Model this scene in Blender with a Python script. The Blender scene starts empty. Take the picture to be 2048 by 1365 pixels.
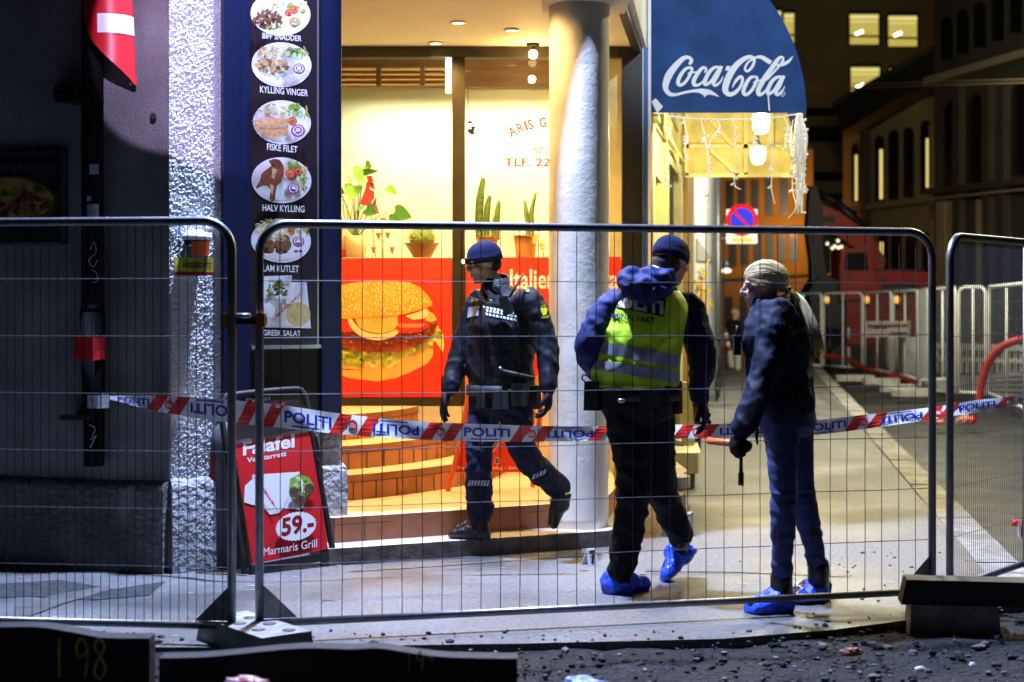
import bpy, bmesh, math, random
from mathutils import Vector as V, Matrix, noise
from mathutils.bvhtree import BVHTree
random.seed(7)
SC = bpy.context.scene
COL = SC.collection
R = math.radians
F = 3129.0                       # focal length in photograph pixels
CAMZ = 1.5

# ------------------------------------------------------------------ camera, world, lamps
cam_d = bpy.data.cameras.new("camera")
cam = bpy.data.objects.new("camera", cam_d); COL.objects.link(cam)
cam.location = (0, 0, CAMZ); cam.rotation_euler = (R(90), 0, 0)
cam_d.sensor_width = 36; cam_d.lens = 36 * F / 2048
cam_d.shift_y = -67.5 / 2048
cam_d.clip_start = 0.05; cam_d.clip_end = 2000
cam_d.dof.use_dof = True; cam_d.dof.focus_distance = 9.0; cam_d.dof.aperture_fstop = 2.3
SC.camera = cam
SC.view_settings.view_transform = 'Standard'; SC.view_settings.look = 'None'
SC.view_settings.exposure = 0.0; SC.view_settings.gamma = 1.0

w = bpy.data.worlds.new("World"); SC.world = w; w.use_nodes = True
nt = w.node_tree
sky = nt.nodes.new('ShaderNodeTexSky'); sky.sky_type = 'NISHITA'; sky.sun_disc = False
sky.sun_elevation = R(-4); sky.sun_rotation = R(200)
nt.links.new(sky.outputs[0], nt.nodes['Background'].inputs[0])
nt.nodes['Background'].inputs[1].default_value = 0.006

def lamp(name, kind, loc, energy, col, target=None, size=0.05, spot=None, blend=0.3, sy=None):
    d = bpy.data.lights.new(name, kind); d.energy = energy; d.color = col
    if kind == 'AREA':
        d.shape = 'RECTANGLE'; d.size = size; d.size_y = sy or size
    else:
        d.shadow_soft_size = size
    if kind == 'SPOT':
        d.spot_size = R(spot); d.spot_blend = blend
    o = bpy.data.objects.new(name, d); COL.objects.link(o); o.location = loc
    if target is not None:
        o.rotation_euler = (V(target) - V(loc)).to_track_quat('-Z', 'Y').to_euler()
    return o

COLD = (0.47, 0.60, 1.0); WARM = (1.0, 0.62, 0.22); SODIUM = (1.0, 0.36, 0.03); GREENISH = (1.0, 0.87, 0.40)
lamp("facade_floodlight", 'SPOT', (-0.86, 8.86, 6.7), 7200, COLD, (-0.55, 8.0, 0), 0.13, 118, 0.5)
lamp("corner_floodlight", 'SPOT', (-1.70, 7.35, 3.25), 125, (0.66, 0.54, 1.0), (-1.745, 8.75, 3.05), 0.015, 47, 0.10)
for px, py, Yd in ((916, 11, 10.9), (1023, 40, 11.2), (871, 81, 11.75)):
    lamp("soffit_spot", 'SPOT', ((px-1024)/F*Yd, Yd, 3.46), 155, WARM, ((px-1024)/F*Yd, Yd-0.1, 0), 0.04, 150, 0.8)
lamp("soffit_spot", 'SPOT', (-1.2, 10.6, 3.46), 230, WARM, (-1.0, 10.6, 0), 0.04, 150, 0.8)
lamp("soffit_spot", 'SPOT', (-0.05, 9.78, 3.46), 95, WARM, (0.05, 9.75, 0), 0.04, 150, 0.8)
lamp("window_tube_glow", 'AREA', (-0.25, 12.2, 3.08), 27, (0.97, 1.0, 0.82), (-0.25, 12.5, 2.0), 2.0, sy=0.08)
lamp("awning_bulb_glow", 'POINT', (2.14, 13.6, 2.98), 165, GREENISH, size=0.05)
lamp("awning_bulb_glow", 'POINT', (2.36, 15.5, 2.92), 60, GREENISH, size=0.05)
lamp("side_facade_glow", 'POINT', (4.4, 23.0, 5.0), 900, (1.0, 0.9, 0.6), size=0.2)
lamp("lantern_and_fill", 'POINT', (5.2, 24.5, 7.5), 1500, (0.95, 0.92, 0.72), size=0.2)
lamp("lantern_and_fill", 'POINT', (5.6, 14.0, 6.5), 1700, (1.0, 0.88, 0.50), size=0.2)  # added fill to brighten the right pavement and kerb, lamp unseen
lamp("site_floodlight", 'POINT', (8.5, 22.0, 6.0), 500, (0.85, 0.95, 0.85), size=0.2)
lamp("sodium_lantern", 'POINT', (10.9, 61.0, 5.0), 340, SODIUM, size=0.3)
lamp("sodium_lantern", 'POINT', (13.6, 45.5, 3.2), 330, SODIUM, size=0.3)
lamp("pendant_glow", 'POINT', (0.155, 11.8, 3.28), 14, WARM, size=0.03)
lamp("lantern_and_fill", 'POINT', (3.0, -9.0, 7.0), 16, (1.0, 0.85, 0.7), size=0.3)  # added warm fill from behind the camera, no lantern known there
lamp("awning_fill_spot", 'SPOT', (3.6, 4.5, 6.5), 2600, (0.70, 0.82, 1.0), (1.45, 12.6, 4.1), 0.1, 22, 0.6)  # added cold fill aimed at the awning front, its source unseen
lamp("torch_beam", 'SPOT', (0.95, 7.35, 1.9), 42, (0.82, 0.87, 1.0), (1.20, 7.66, 0), 0.01, 24, 0.8)

# ------------------------------------------------------------------ materials
MATS = {}
def mat(name, col, rough=0.6, metal=0.0, var=0.0, vs=8.0, bump=0.0, bs=60.0, emit=0.0, ecol=None,
        spec=0.5, alpha=None, stretch=None, col2=None, trans=0.0, det=4.0, bdist=0.02, thr=None, bdet=3.0, big=None, wet=0.0):
    m = bpy.data.materials.new(name); m.use_nodes = True; MATS[name] = m
    n = m.node_tree.nodes; l = m.node_tree.links; b = n['Principled BSDF']
    c = (*col, 1)
    b.inputs['Base Color'].default_value = c
    b.inputs['Roughness'].default_value = rough; b.inputs['Metallic'].default_value = metal
    b.inputs['Specular IOR Level'].default_value = spec
    if trans: b.inputs['Transmission Weight'].default_value = trans
    tc = n.new('ShaderNodeTexCoord'); src = tc.outputs['Object']
    if stretch:
        mp = n.new('ShaderNodeMapping'); mp.inputs['Scale'].default_value = stretch
        l.new(src, mp.inputs[0]); src = mp.outputs[0]
    if var or col2:
        t = n.new('ShaderNodeTexNoise'); t.inputs['Scale'].default_value = vs; t.inputs['Detail'].default_value = det
        l.new(src, t.inputs['Vector'])
        rp = n.new('ShaderNodeValToRGB')
        lo, hi = thr or (0.3, 0.7)
        rp.color_ramp.elements[0].position = lo; rp.color_ramp.elements[1].position = hi
        if col2:
            rp.color_ramp.elements[0].color = c; rp.color_ramp.elements[1].color = (*col2, 1)
        else:
            rp.color_ramp.elements[0].color = tuple(x*(1-var) for x in col) + (1,)
            rp.color_ramp.elements[1].color = tuple(min(1, x*(1+var)) for x in col) + (1,)
        l.new(t.outputs['Fac'], rp.inputs[0]); l.new(rp.outputs[0], b.inputs['Base Color'])
    if big:                                   # broad patches of dirt and damp
        t3 = n.new('ShaderNodeTexNoise'); t3.inputs['Scale'].default_value = big[0]; t3.inputs['Detail'].default_value = 5; t3.inputs['Roughness'].default_value = 0.6
        l.new(src, t3.inputs['Vector'])
        r3 = n.new('ShaderNodeValToRGB'); r3.color_ramp.elements[0].position = 0.38; r3.color_ramp.elements[1].position = 0.62
        k = 1-big[1]; r3.color_ramp.elements[0].color = (k, k, k, 1); r3.color_ramp.elements[1].color = (1, 1, 1, 1); l.new(t3.outputs['Fac'], r3.inputs[0])
        mx = n.new('ShaderNodeMix'); mx.data_type = 'RGBA'; mx.blend_type = 'MULTIPLY'; mx.inputs[0].default_value = 1.0
        l.new(b.inputs['Base Color'].links[0].from_socket, mx.inputs[6]); l.new(r3.outputs[0], mx.inputs[7]); l.new(mx.outputs[2], b.inputs['Base Color'])
        if wet:
            mr = n.new('ShaderNodeMapRange'); mr.inputs[1].default_value = 0.35; mr.inputs[2].default_value = 0.6; mr.inputs[3].default_value = rough-wet; mr.inputs[4].default_value = rough
            l.new(t3.outputs['Fac'], mr.inputs[0]); l.new(mr.outputs[0], b.inputs['Roughness'])
    if bump:
        t2 = n.new('ShaderNodeTexNoise'); t2.inputs['Scale'].default_value = bs; t2.inputs['Detail'].default_value = bdet; t2.inputs['Roughness'].default_value = 0.65 if bdet > 3 else 0.5
        l.new(src, t2.inputs['Vector'])
        bp = n.new('ShaderNodeBump'); bp.inputs['Strength'].default_value = bump; bp.inputs['Distance'].default_value = bdist
        l.new(t2.outputs['Fac'], bp.inputs['Height']); l.new(bp.outputs[0], b.inputs['Normal'])
    if emit:
        b.inputs['Emission Color'].default_value = (*(ecol or col), 1); b.inputs['Emission Strength'].default_value = emit
    return m

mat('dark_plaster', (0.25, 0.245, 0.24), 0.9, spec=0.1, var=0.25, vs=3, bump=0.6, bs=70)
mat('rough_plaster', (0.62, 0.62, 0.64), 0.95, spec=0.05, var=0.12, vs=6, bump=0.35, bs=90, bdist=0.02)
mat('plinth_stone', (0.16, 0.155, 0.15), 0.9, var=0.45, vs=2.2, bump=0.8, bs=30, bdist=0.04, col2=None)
mat('rough_stone', (0.36, 0.36, 0.37), 0.95, var=0.2, vs=4, bump=1.0, bs=22, bdist=0.05)
mat('pillar_plaster', (0.78, 0.74, 0.66), 0.85, var=0.14, vs=3, spec=0.1, bump=0.32, bs=22, bdist=0.012, bdet=6, big=(1.3, 0.25))
mat('soffit_paint', (0.7, 0.62, 0.45), 0.7, var=0.04, vs=1.2)
mat('pavement_asphalt', (0.165, 0.165, 0.165), 0.75, big=(0.9, 0.5), wet=0.35, var=0.35, vs=38, bump=0.5, bs=120, bdist=0.012, det=8)
mat('road_asphalt', (0.03, 0.03, 0.026), 0.6, big=(0.7, 0.5), wet=0.3, var=0.5, vs=30, bump=0.8, bs=70, bdist=0.02, det=8)
mat('granite_kerb', (0.34, 0.33, 0.31), 0.85, big=(1.6, 0.45), var=0.3, vs=14, bump=0.3, bs=60)
mat('patch_light', (0.27, 0.27, 0.27), 0.8, var=0.3, vs=25)
mat('stain_dark', (0.10, 0.095, 0.09), 0.6, var=0.4, vs=12)
mat('gravel_grey', (0.035, 0.035, 0.037), 0.9, var=0.6, vs=20, bump=0.6, bs=50)
mat('gravel_ground', (0.022, 0.022, 0.023), 0.95, var=0.6, vs=25, bump=1.0, bs=45, bdist=0.05, det=8)
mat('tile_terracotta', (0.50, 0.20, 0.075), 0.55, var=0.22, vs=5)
mat('tile_shade', (0.36, 0.14, 0.06), 0.55, var=0.25, vs=5)  # darker terracotta tone for platform front, step nosings and brick
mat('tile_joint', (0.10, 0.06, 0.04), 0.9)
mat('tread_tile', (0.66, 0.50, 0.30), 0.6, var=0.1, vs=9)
mat('slab_edge', (0.16, 0.13, 0.11), 0.85, var=0.4, vs=12, bump=0.3)
mat('slab_top', (0.42, 0.39, 0.34), 0.75, var=0.15, vs=14)
mat('cream_wall', (0.68, 0.62, 0.48), 0.8, var=0.1, vs=5)
mat('black_frame', (0.012, 0.012, 0.014), 0.35)
mat('brown_frame', (0.022, 0.016, 0.006), 0.4, var=0.3, vs=10)
mat('navy_paint', (0.006, 0.011, 0.05), 0.35, var=0.2, vs=3, stretch=(1, 1, 0.15))
mat('blue_paint', (0.03, 0.10, 0.36), 0.4, var=0.2, vs=4)
mat('white_paint', (0.72, 0.74, 0.78), 0.5, var=0.12, vs=6)
mat('menu_dark', (0.022, 0.014, 0.02), 0.3)
mat('steel_trim', (0.6, 0.62, 0.66), 0.3, metal=0.8)
mat('zinc', (0.20, 0.205, 0.225), 0.42, metal=0.85, var=0.2, vs=20)
mat('wire', (0.035, 0.037, 0.05), 0.6)
mat('clamp_orange', (0.55, 0.2, 0.02), 0.4)
mat('rubber_black', (0.008, 0.008, 0.009), 0.6, var=0.3, vs=8)
mat('concrete', (0.3, 0.3, 0.29), 0.9, var=0.3, vs=9, bump=0.5, bs=40)
mat('black_steel', (0.007, 0.0065, 0.006), 0.75, var=0.5, vs=6, bump=0.4, bs=18)
mat('spray_yellow', (0.42, 0.40, 0.04), 0.7, var=0.5, vs=20)
mat('spray_red', (0.10, 0.006, 0.006), 0.8)
mat('white', (0.82, 0.82, 0.82), 0.5)
mat('tape_white', (0.85, 0.85, 0.86), 0.35)
mat('tape_red', (0.72, 0.03, 0.02), 0.35)
mat('tape_blue', (0.02, 0.025, 0.38), 0.35)
mat('sign_red', (0.60, 0.015, 0.02), 0.4)
mat('letter_red', (0.30, 0.03, 0.006), 0.5)
mat('bright_red', (0.80, 0.035, 0.012), 0.5)
mat('dark_red', (0.25, 0.006, 0.010), 0.45)
mat('no_red', (0.62, 0.003, 0.006), 0.7, spec=0.1)
mat('no_blue', (0.02, 0.03, 0.62), 0.7, spec=0.1)
mat('sign_yellow', (0.9, 0.45, 0.02), 0.5)
mat('awning_blue', (0.020, 0.072, 0.24), 0.7, spec=0.2, big=(2.5, 0.3), var=0.15, vs=4, bump=0.06, bs=160)
mat('awning_lamplit', (0.66, 0.54, 0.22), 0.7, var=0.2, vs=6)  # yellow lamplight put into the cloth colour of the inner panels
mat('frame_yellow', (0.68, 0.58, 0.28), 0.5)
mat('logo_white', (0.80, 0.84, 0.88), 0.6)
mat('lamp_white', (1, 1, 1), 0.5, emit=6.0, ecol=(1.0, 0.98, 0.86))
mat('lamp_warm', (1, 0.9, 0.6), 0.5, emit=9.0, ecol=(1.0, 0.82, 0.42))
mat('lamp_soft', (0.9, 0.85, 0.7), 0.5, emit=1.3, ecol=(1.0, 0.9, 0.6))
mat('cord_glow', (0.85, 0.85, 0.8), 0.5, emit=0.30, ecol=(1.0, 0.97, 0.82))  # faint emission put into the whole cord so it looks front-lit
mat('tube_white', (1, 1, 1), 0.5, emit=7.0, ecol=(0.96, 1.0, 0.86))
mat('backdrop', (0.76, 0.79, 0.52), 0.8)
mat('wood_brown', (0.15, 0.075, 0.02), 0.5, var=0.3, vs=4, stretch=(1, 1, 6))
mat('louver_metal', (0.6, 0.5, 0.3), 0.25, metal=0.9)
mat('leaf_green', (0.16, 0.42, 0.02), 0.5, var=0.3, vs=10)
mat('leaf_dark', (0.06, 0.22, 0.02), 0.5, var=0.3, vs=10)
mat('stem_green', (0.05, 0.12, 0.02), 0.6)
mat('cactus_green', (0.12, 0.20, 0.025), 0.7, var=0.35, vs=30)
mat('cactus_spine', (0.55, 0.48, 0.10), 0.7)
mat('pot_beige', (0.80, 0.50, 0.24), 0.7)
mat('pot_terracotta', (0.55, 0.20, 0.045), 0.7, var=0.12, vs=8)
mat('pot_brown', (0.33, 0.12, 0.02), 0.6)
mat('flag_red', (0.65, 0.02, 0.015), 0.7)
mat('flag_navy', (0.015, 0.02, 0.10), 0.7)
mat('petal_orange', (0.85, 0.30, 0.03), 0.6, var=0.3, vs=20)
mat('petal_pink', (0.75, 0.12, 0.15), 0.6)
mat('petal_yellow', (0.85, 0.62, 0.05), 0.6)
# food print inks
mat('ink_bun', (0.80, 0.36, 0.03), 0.5, var=0.22, vs=7)
mat('ink_bun_low', (0.85, 0.48, 0.10), 0.5, var=0.12, vs=7)
mat('ink_sesame', (0.92, 0.72, 0.34), 0.5)
mat('ink_patty', (0.30, 0.045, 0.012), 0.5, var=0.6, vs=28)
mat('ink_patty_hi', (0.62, 0.22, 0.10), 0.5)
mat('ink_tomato', (0.75, 0.03, 0.01), 0.5, var=0.25, vs=12)
mat('ink_onion', (0.90, 0.66, 0.30), 0.5)
mat('ink_onion_deep', (0.78, 0.46, 0.08), 0.5, var=0.15, vs=12)
mat('ink_lettuce', (0.45, 0.55, 0.02), 0.5, var=0.5, vs=30)
mat('ink_lettuce_lt', (0.78, 0.74, 0.16), 0.5, var=0.2, vs=30)
mat('ink_lettuce_dk', (0.10, 0.20, 0.01), 0.5)
mat('ink_fries', (0.72, 0.62, 0.28), 0.5, var=0.25, vs=40)
mat('ink_fries2', (0.62, 0.48, 0.16), 0.5, var=0.25, vs=40)
mat('ink_meat', (0.20, 0.09, 0.035), 0.5, var=0.5, vs=60)
mat('ink_meat_lt', (0.50, 0.32, 0.15), 0.5, var=0.35, vs=60)
mat('ink_fish', (0.62, 0.34, 0.15), 0.5, var=0.3, vs=40)
mat('ink_chicken', (0.16, 0.045, 0.02), 0.5, var=0.5, vs=40)
mat('ink_green', (0.22, 0.42, 0.06), 0.5, var=0.3, vs=50)
mat('ink_green_dk', (0.06, 0.16, 0.02), 0.5)
mat('ink_cucumber', (0.55, 0.75, 0.35), 0.5)
mat('ink_purple', (0.28, 0.03, 0.22), 0.5)
mat('ink_pickle', (0.36, 0.36, 0.06), 0.5, var=0.3, vs=40)
mat('ink_black', (0.012, 0.012, 0.012), 0.5)
mat('ink_plate', (0.78, 0.79, 0.84), 0.45)
mat('ink_falafel', (0.10, 0.05, 0.03), 0.6, var=0.4, vs=60)
mat('ink_carrot', (0.75, 0.22, 0.02), 0.5)
mat('ink_bread', (0.62, 0.50, 0.20), 0.5, var=0.15, vs=30)
mat('ink_orange', (0.80, 0.25, 0.01), 0.5, var=0.3, vs=3)
mat('pizza_cheese', (0.40, 0.28, 0.06), 0.5, var=0.6, vs=14)
mat('pizza_dark', (0.14, 0.05, 0.02), 0.5, var=0.5, vs=14)
mat('sticker', (0.5, 0.5, 0.55), 0.4, var=0.4, vs=30)
# people
mat('skin', (0.66, 0.38, 0.27), 0.5, var=0.08, vs=25)
mat('skin_fair', (0.74, 0.48, 0.40), 0.45, var=0.06, vs=25)
mat('navy_cloth', (0.0035, 0.0045, 0.012), 0.62, spec=0.3, var=0.25, vs=8, bump=0.12, bs=300)
mat('navy_jacket', (0.0026, 0.007, 0.028), 0.7, spec=0.25, var=0.25, vs=8, bump=0.12, bs=200)
mat('navy_trousers', (0.007, 0.009, 0.034), 0.75, spec=0.25, var=0.25, vs=8, bump=0.12, bs=300)
mat('black_cloth', (0.006, 0.0055, 0.005), 0.75, spec=0.2, var=0.3, vs=8, bump=0.12, bs=300)
mat('beanie_navy', (0.006, 0.009, 0.045), 0.9, spec=0.2, var=0.15, vs=30, bump=0.3, bs=160)
mat('royal_blue', (0.010, 0.018, 0.11), 0.7, spec=0.3, var=0.2, vs=10)
mat('hivis', (0.60, 1.0, 0.02), 0.55, var=0.10, vs=9)
mat('reflective', (0.40, 0.42, 0.50), 0.35, metal=0.3, var=0.15, vs=30)
mat('jeans', (0.045, 0.062, 0.19), 0.8, var=0.35, vs=12, bump=0.15, bs=350)
mat('shoe_cover', (0.03, 0.10, 0.85), 0.35, var=0.2, vs=25, bump=0.5, bs=45)
mat('leather', (0.012, 0.012, 0.013), 0.3, var=0.3, vs=20, bump=0.2, bs=80)
mat('glove', (0.008, 0.008, 0.011), 0.75, spec=0.2, bump=0.2, bs=120)
mat('hair_blond', (0.80, 0.62, 0.32), 0.45, var=0.35, vs=30)
mat('short_hair', (0.05, 0.03, 0.02), 0.8, var=0.3, vs=60, bump=0.3, bs=200)
mat('pipe_black', (0.006, 0.006, 0.006), 0.9, spec=0.1)
mat('hair_under', (0.60, 0.46, 0.24), 0.6, var=0.3, vs=30)
mat('stubble', (0.46, 0.25, 0.17), 0.7)
mat('eye_dark', (0.03, 0.02, 0.02), 0.2)
mat('reflect_yellow', (0.65, 0.72, 0.03), 0.5)
mat('tool_orange', (0.85, 0.14, 0.015), 0.45)
mat('tool_black', (0.01, 0.01, 0.01), 0.4)
# background
mat('far_plaster', (0.42, 0.32, 0.16), 0.85, var=0.15, vs=0.6)
mat('far_dark', (0.05, 0.042, 0.028), 0.85, var=0.2, vs=0.6)
mat('far_trim', (0.34, 0.27, 0.16), 0.85)
mat('roof_dark', (0.012, 0.011, 0.01), 0.85)
mat('window_dark', (0.012, 0.011, 0.010), 0.2)
mat('window_lit', (0.1, 0.09, 0.03), 0.5, emit=0.55, ecol=(1.0, 0.78, 0.16))
mat('window_lit_top', (0.1, 0.09, 0.03), 0.5, emit=0.85, ecol=(1.0, 0.88, 0.34))
mat('window_slit', (0.8, 0.7, 0.3), 0.5, emit=0.8, ecol=(1.0, 0.80, 0.26))
mat('white_wall', (0.62, 0.63, 0.62), 0.8, var=0.12, vs=2)
mat('grey_wall', (0.33, 0.33, 0.31), 0.8, var=0.2, vs=2)
mat('yellow_wall', (0.62, 0.55, 0.28), 0.8, var=0.25, vs=3)
mat('brown_wood', (0.32, 0.17, 0.03), 0.6, var=0.3, vs=8, stretch=(4, 4, 0.4))
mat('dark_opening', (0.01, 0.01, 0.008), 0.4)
mat('graffiti_yellow', (0.85, 0.52, 0.04), 0.6)
mat('digger_red', (0.30, 0.012, 0.006), 0.45, var=0.3, vs=2)
mat('digger_black', (0.008, 0.007, 0.006), 0.5)
mat('hose_red', (0.36, 0.025, 0.010), 0.5)
mat('container_grey', (0.06, 0.075, 0.08), 0.6, var=0.2, vs=1)
mat('bag_white', (0.6, 0.58, 0.48), 0.7, var=0.2, vs=5)
mat('board_pink', (0.45, 0.37, 0.36), 0.6)
mat('plastic_blue', (0.35, 0.45, 0.65), 0.3, var=0.4, vs=20)
mat('plastic_pink', (0.65, 0.05, 0.12), 0.3, col2=(0.7, 0.6, 0.6), vs=18)
mat('bin_grey', (0.10, 0.10, 0.11), 0.6, var=0.3, vs=6)
mat('cone_lamp', (0.1, 0.8, 0.9), 0.4, emit=0.8, ecol=(0.1, 0.8, 0.9))
mat('amber_lamp', (0.9, 0.5, 0.1), 0.4, emit=0.7, ecol=(1.0, 0.5, 0.1))
mat('head_lens', (0.8, 0.8, 1.0), 0.3, emit=4.0, ecol=(0.75, 0.72, 1.0))

# window glass: a clear pane that mirrors a little
g = bpy.data.materials.new('window_glass'); g.use_nodes = True; MATS['window_glass'] = g
gn = g.node_tree.nodes; gl = g.node_tree.links; gn.clear()
go = gn.new('ShaderNodeOutputMaterial'); gm = gn.new('ShaderNodeMixShader'); gt = gn.new('ShaderNodeBsdfTransparent'); gg = gn.new('ShaderNodeBsdfGlossy')
gg.inputs['Roughness'].default_value = 0.02; gm.inputs[0].default_value = 0.05
gl.new(gt.outputs[0], gm.inputs[1]); gl.new(gg.outputs[0], gm.inputs[2]); gl.new(gm.outputs[0], go.inputs[0])

# ------------------------------------------------------------------ mesh helpers
def W(px, py, Y):                # the point at depth Y behind a photograph pixel
    return V(((px-1024)/F*Y, Y, CAMZ-(py-615)/F*Y))
def G(px, py, z=0.0):            # the point at height z behind a photograph pixel
    return W(px, py, (CAMZ-z)*F/(py-615))

class MB:
    def __init__(s): s.v = []; s.f = []; s.m = []; s.sm = []
    def add(s, vs, fs, m, smooth=False):
        b = len(s.v); s.v += [V(x) for x in vs]
        for f in fs:
            s.f.append([b+i for i in f]); s.m.append(m); s.sm.append(smooth)
    def box(s, c, d, m, rot=None, taper=1.0):
        c = V(c); x, y, z = (k/2 for k in d)
        vs = [V((sx*x*(taper if sz > 0 else 1), sy*y*(taper if sz > 0 else 1), sz*z)) for sz in (-1, 1) for sy in (-1, 1) for sx in (-1, 1)]
        if rot is not None: vs = [rot @ p for p in vs]
        s.add([c+p for p in vs], [(0,2,3,1),(4,5,7,6),(0,1,5,4),(2,6,7,3),(0,4,6,2),(1,3,7,5)], m)
    def quad(s, a, b, c, d, m): s.add([a, b, c, d], [(0,1,2,3)], m)
    def prism(s, pts, vec, m):   # a polygon pushed along vec
        n = len(pts); vec = V(vec); p = [V(q) for q in pts]
        fs = [tuple(range(n-1, -1, -1)), tuple(range(n, 2*n))] + [(i, (i+1) % n, n+(i+1) % n, n+i) for i in range(n)]
        s.add(p+[q+vec for q in p], fs, m)
    def beam(s, a, b, w_, h_, m, up=(0,0,1)):
        a = V(a); b = V(b); t = (b-a).normalized(); u = V(up)
        x = t.cross(u)
        if x.length < 1e-4: x = t.cross(V((0,1,0)))
        x.normalize(); u = x.cross(t)
        q = [x*w_/2+u*h_/2, -x*w_/2+u*h_/2, -x*w_/2-u*h_/2, x*w_/2-u*h_/2]
        s.prism([a+k for k in q], b-a, m)
    def tube(s, pts, r, m, n=8, cap=True, smooth=True):
        pts = [V(p) for p in pts]; k = len(pts)
        rs = r if isinstance(r, (list, tuple)) else [r]*k
        ref = None; rings = []
        for i in range(k):
            t = (pts[min(i+1, k-1)]-pts[max(i-1, 0)])
            t = t.normalized() if t.length > 1e-9 else V((0,0,1))
            if ref is None:
                ref = t.cross(V((0,0,1)) if abs(t.z) < 0.9 else V((0,1,0))).normalized()
            ref = (ref - t*ref.dot(t)); ref = ref.normalized() if ref.length > 1e-6 else t.orthogonal().normalized()
            bi = t.cross(ref)
            rings += [pts[i]+(ref*math.cos(2*math.pi*j/n)+bi*math.sin(2*math.pi*j/n))*rs[i] for j in range(n)]
        fs = [(i*n+j, i*n+(j+1) % n, (i+1)*n+(j+1) % n, (i+1)*n+j) for i in range(k-1) for j in range(n)]
        s.add(rings, fs, m, smooth)
        if cap:
            b = len(s.v)-len(rings)
            s.f.append([b+j for j in range(n-1, -1, -1)]); s.m.append(m); s.sm.append(False)
            s.f.append([b+(k-1)*n+j for j in range(n)]); s.m.append(m); s.sm.append(False)
    def lathe(s, c, prof, m, n=20, axis=None, smooth=True):   # prof: (radius, height)
        c = V(c); vs = []
        for r_, z in prof:
            vs += [c+V((r_*math.cos(2*math.pi*j/n), r_*math.sin(2*math.pi*j/n), z)) for j in range(n)]
        k = len(prof)
        fs = [(i*n+j, i*n+(j+1) % n, (i+1)*n+(j+1) % n, (i+1)*n+j) for i in range(k-1) for j in range(n)]
        fs += [tuple(range(n-1, -1, -1)), tuple((k-1)*n+j for j in range(n))]
        s.add(vs, fs, m, smooth)
    def ball(s, c, r, m, ax=None, nu=12, nv=8):
        c = V(c); r = (r, r, r) if not isinstance(r, (tuple, list)) else r
        ax = ax or (V((1,0,0)), V((0,1,0)), V((0,0,1)))
        vs = [c+ax[2]*r[2]]
        for i in range(1, nv):
            a = math.pi*i/nv
            for j in range(nu):
                b = 2*math.pi*j/nu
                vs.append(c+ax[0]*r[0]*math.sin(a)*math.cos(b)+ax[1]*r[1]*math.sin(a)*math.sin(b)+ax[2]*r[2]*math.cos(a))
        vs.append(c-ax[2]*r[2])
        fs = [(0, 1+j, 1+(j+1) % nu) for j in range(nu)]
        for i in range(nv-2):
            fs += [(1+i*nu+j, 1+(i+1)*nu+j, 1+(i+1)*nu+(j+1) % nu, 1+i*nu+(j+1) % nu) for j in range(nu)]
        e = len(vs)-1; o = 1+(nv-2)*nu
        fs += [(e, o+(j+1) % nu, o+j) for j in range(nu)]
        s.add(vs, fs, m, True)
    def loft(s, rings, m, cap=True, smooth=True):
        n = len(rings[0]); k = len(rings)
        vs = [p for r_ in rings for p in r_]
        fs = [(i*n+j, i*n+(j+1) % n, (i+1)*n+(j+1) % n, (i+1)*n+j) for i in range(k-1) for j in range(n)]
        if cap: fs += [tuple(range(n-1, -1, -1)), tuple((k-1)*n+j for j in range(n))]
        s.add(vs, fs, m, smooth)
    def limb(s, pts, rad, m, n=14, sub=4):     # rounded, tapering, smooth through its joints
        P, Rr = spline(pts, rad, sub)
        a, b = P[0], P[-1]; ta = (P[0]-P[1]).normalized(); tb = (P[-1]-P[-2]).normalized()
        pre = [(a+ta*Rr[0]*c_, Rr[0]*q) for c_, q in ((0.95, 0.25), (0.8, 0.6), (0.45, 0.89))]
        post = [(b+tb*Rr[-1]*c_, Rr[-1]*q) for c_, q in ((0.45, 0.89), (0.8, 0.6), (0.95, 0.25))]
        al = pre+list(zip(P, Rr))+post
        s.tube([q[0] for q in al], [q[1] for q in al], m, n)
    def join(s, o):
        s.add(o.v, o.f, None)
        s.m[-len(o.f):] = o.m; s.sm[-len(o.f):] = o.sm

def spline(pts, rad, sub=4):
    pts = [V(p) for p in pts]; n = len(pts); P = []; Q = []
    for i in range(n-1):
        p0 = pts[max(i-1, 0)]; p1 = pts[i]; p2 = pts[i+1]; p3 = pts[min(i+2, n-1)]
        for j in range(sub):
            t = j/sub
            P.append(0.5*((2*p1)+(p2-p0)*t+(2*p0-5*p1+4*p2-p3)*t*t+(3*p1-p0-3*p2+p3)*t**3)); Q.append(rad[i]*(1-t)+rad[i+1]*t)
    P.append(pts[-1]); Q.append(rad[-1]); return P, Q

def mesh_obj(name, mb, parent=None, origin=None, smooth_all=None):
    me = bpy.data.meshes.new(name)
    o3 = V(origin) if origin is not None else V((0,0,0))
    me.from_pydata([tuple(p-o3) for p in mb.v], [], mb.f)
    names = []
    for q in mb.m:
        if q not in names: names.append(q)
    for q in names: me.materials.append(MATS[q])
    idx = {q: i for i, q in enumerate(names)}
    me.polygons.foreach_set('material_index', [idx[q] for q in mb.m])
    me.polygons.foreach_set('use_smooth', [bool(x) for x in mb.sm])
    me.update()
    o = bpy.data.objects.new(name, me); COL.objects.link(o)
    if parent is not None: o.parent = parent
    return o

def low(mb):                      # the middle of the base of a mesh
    xs = [p.x for p in mb.v]; ys = [p.y for p in mb.v]; zs = [p.z for p in mb.v]
    return V(((min(xs)+max(xs))/2, (min(ys)+max(ys))/2, min(zs)))

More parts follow.
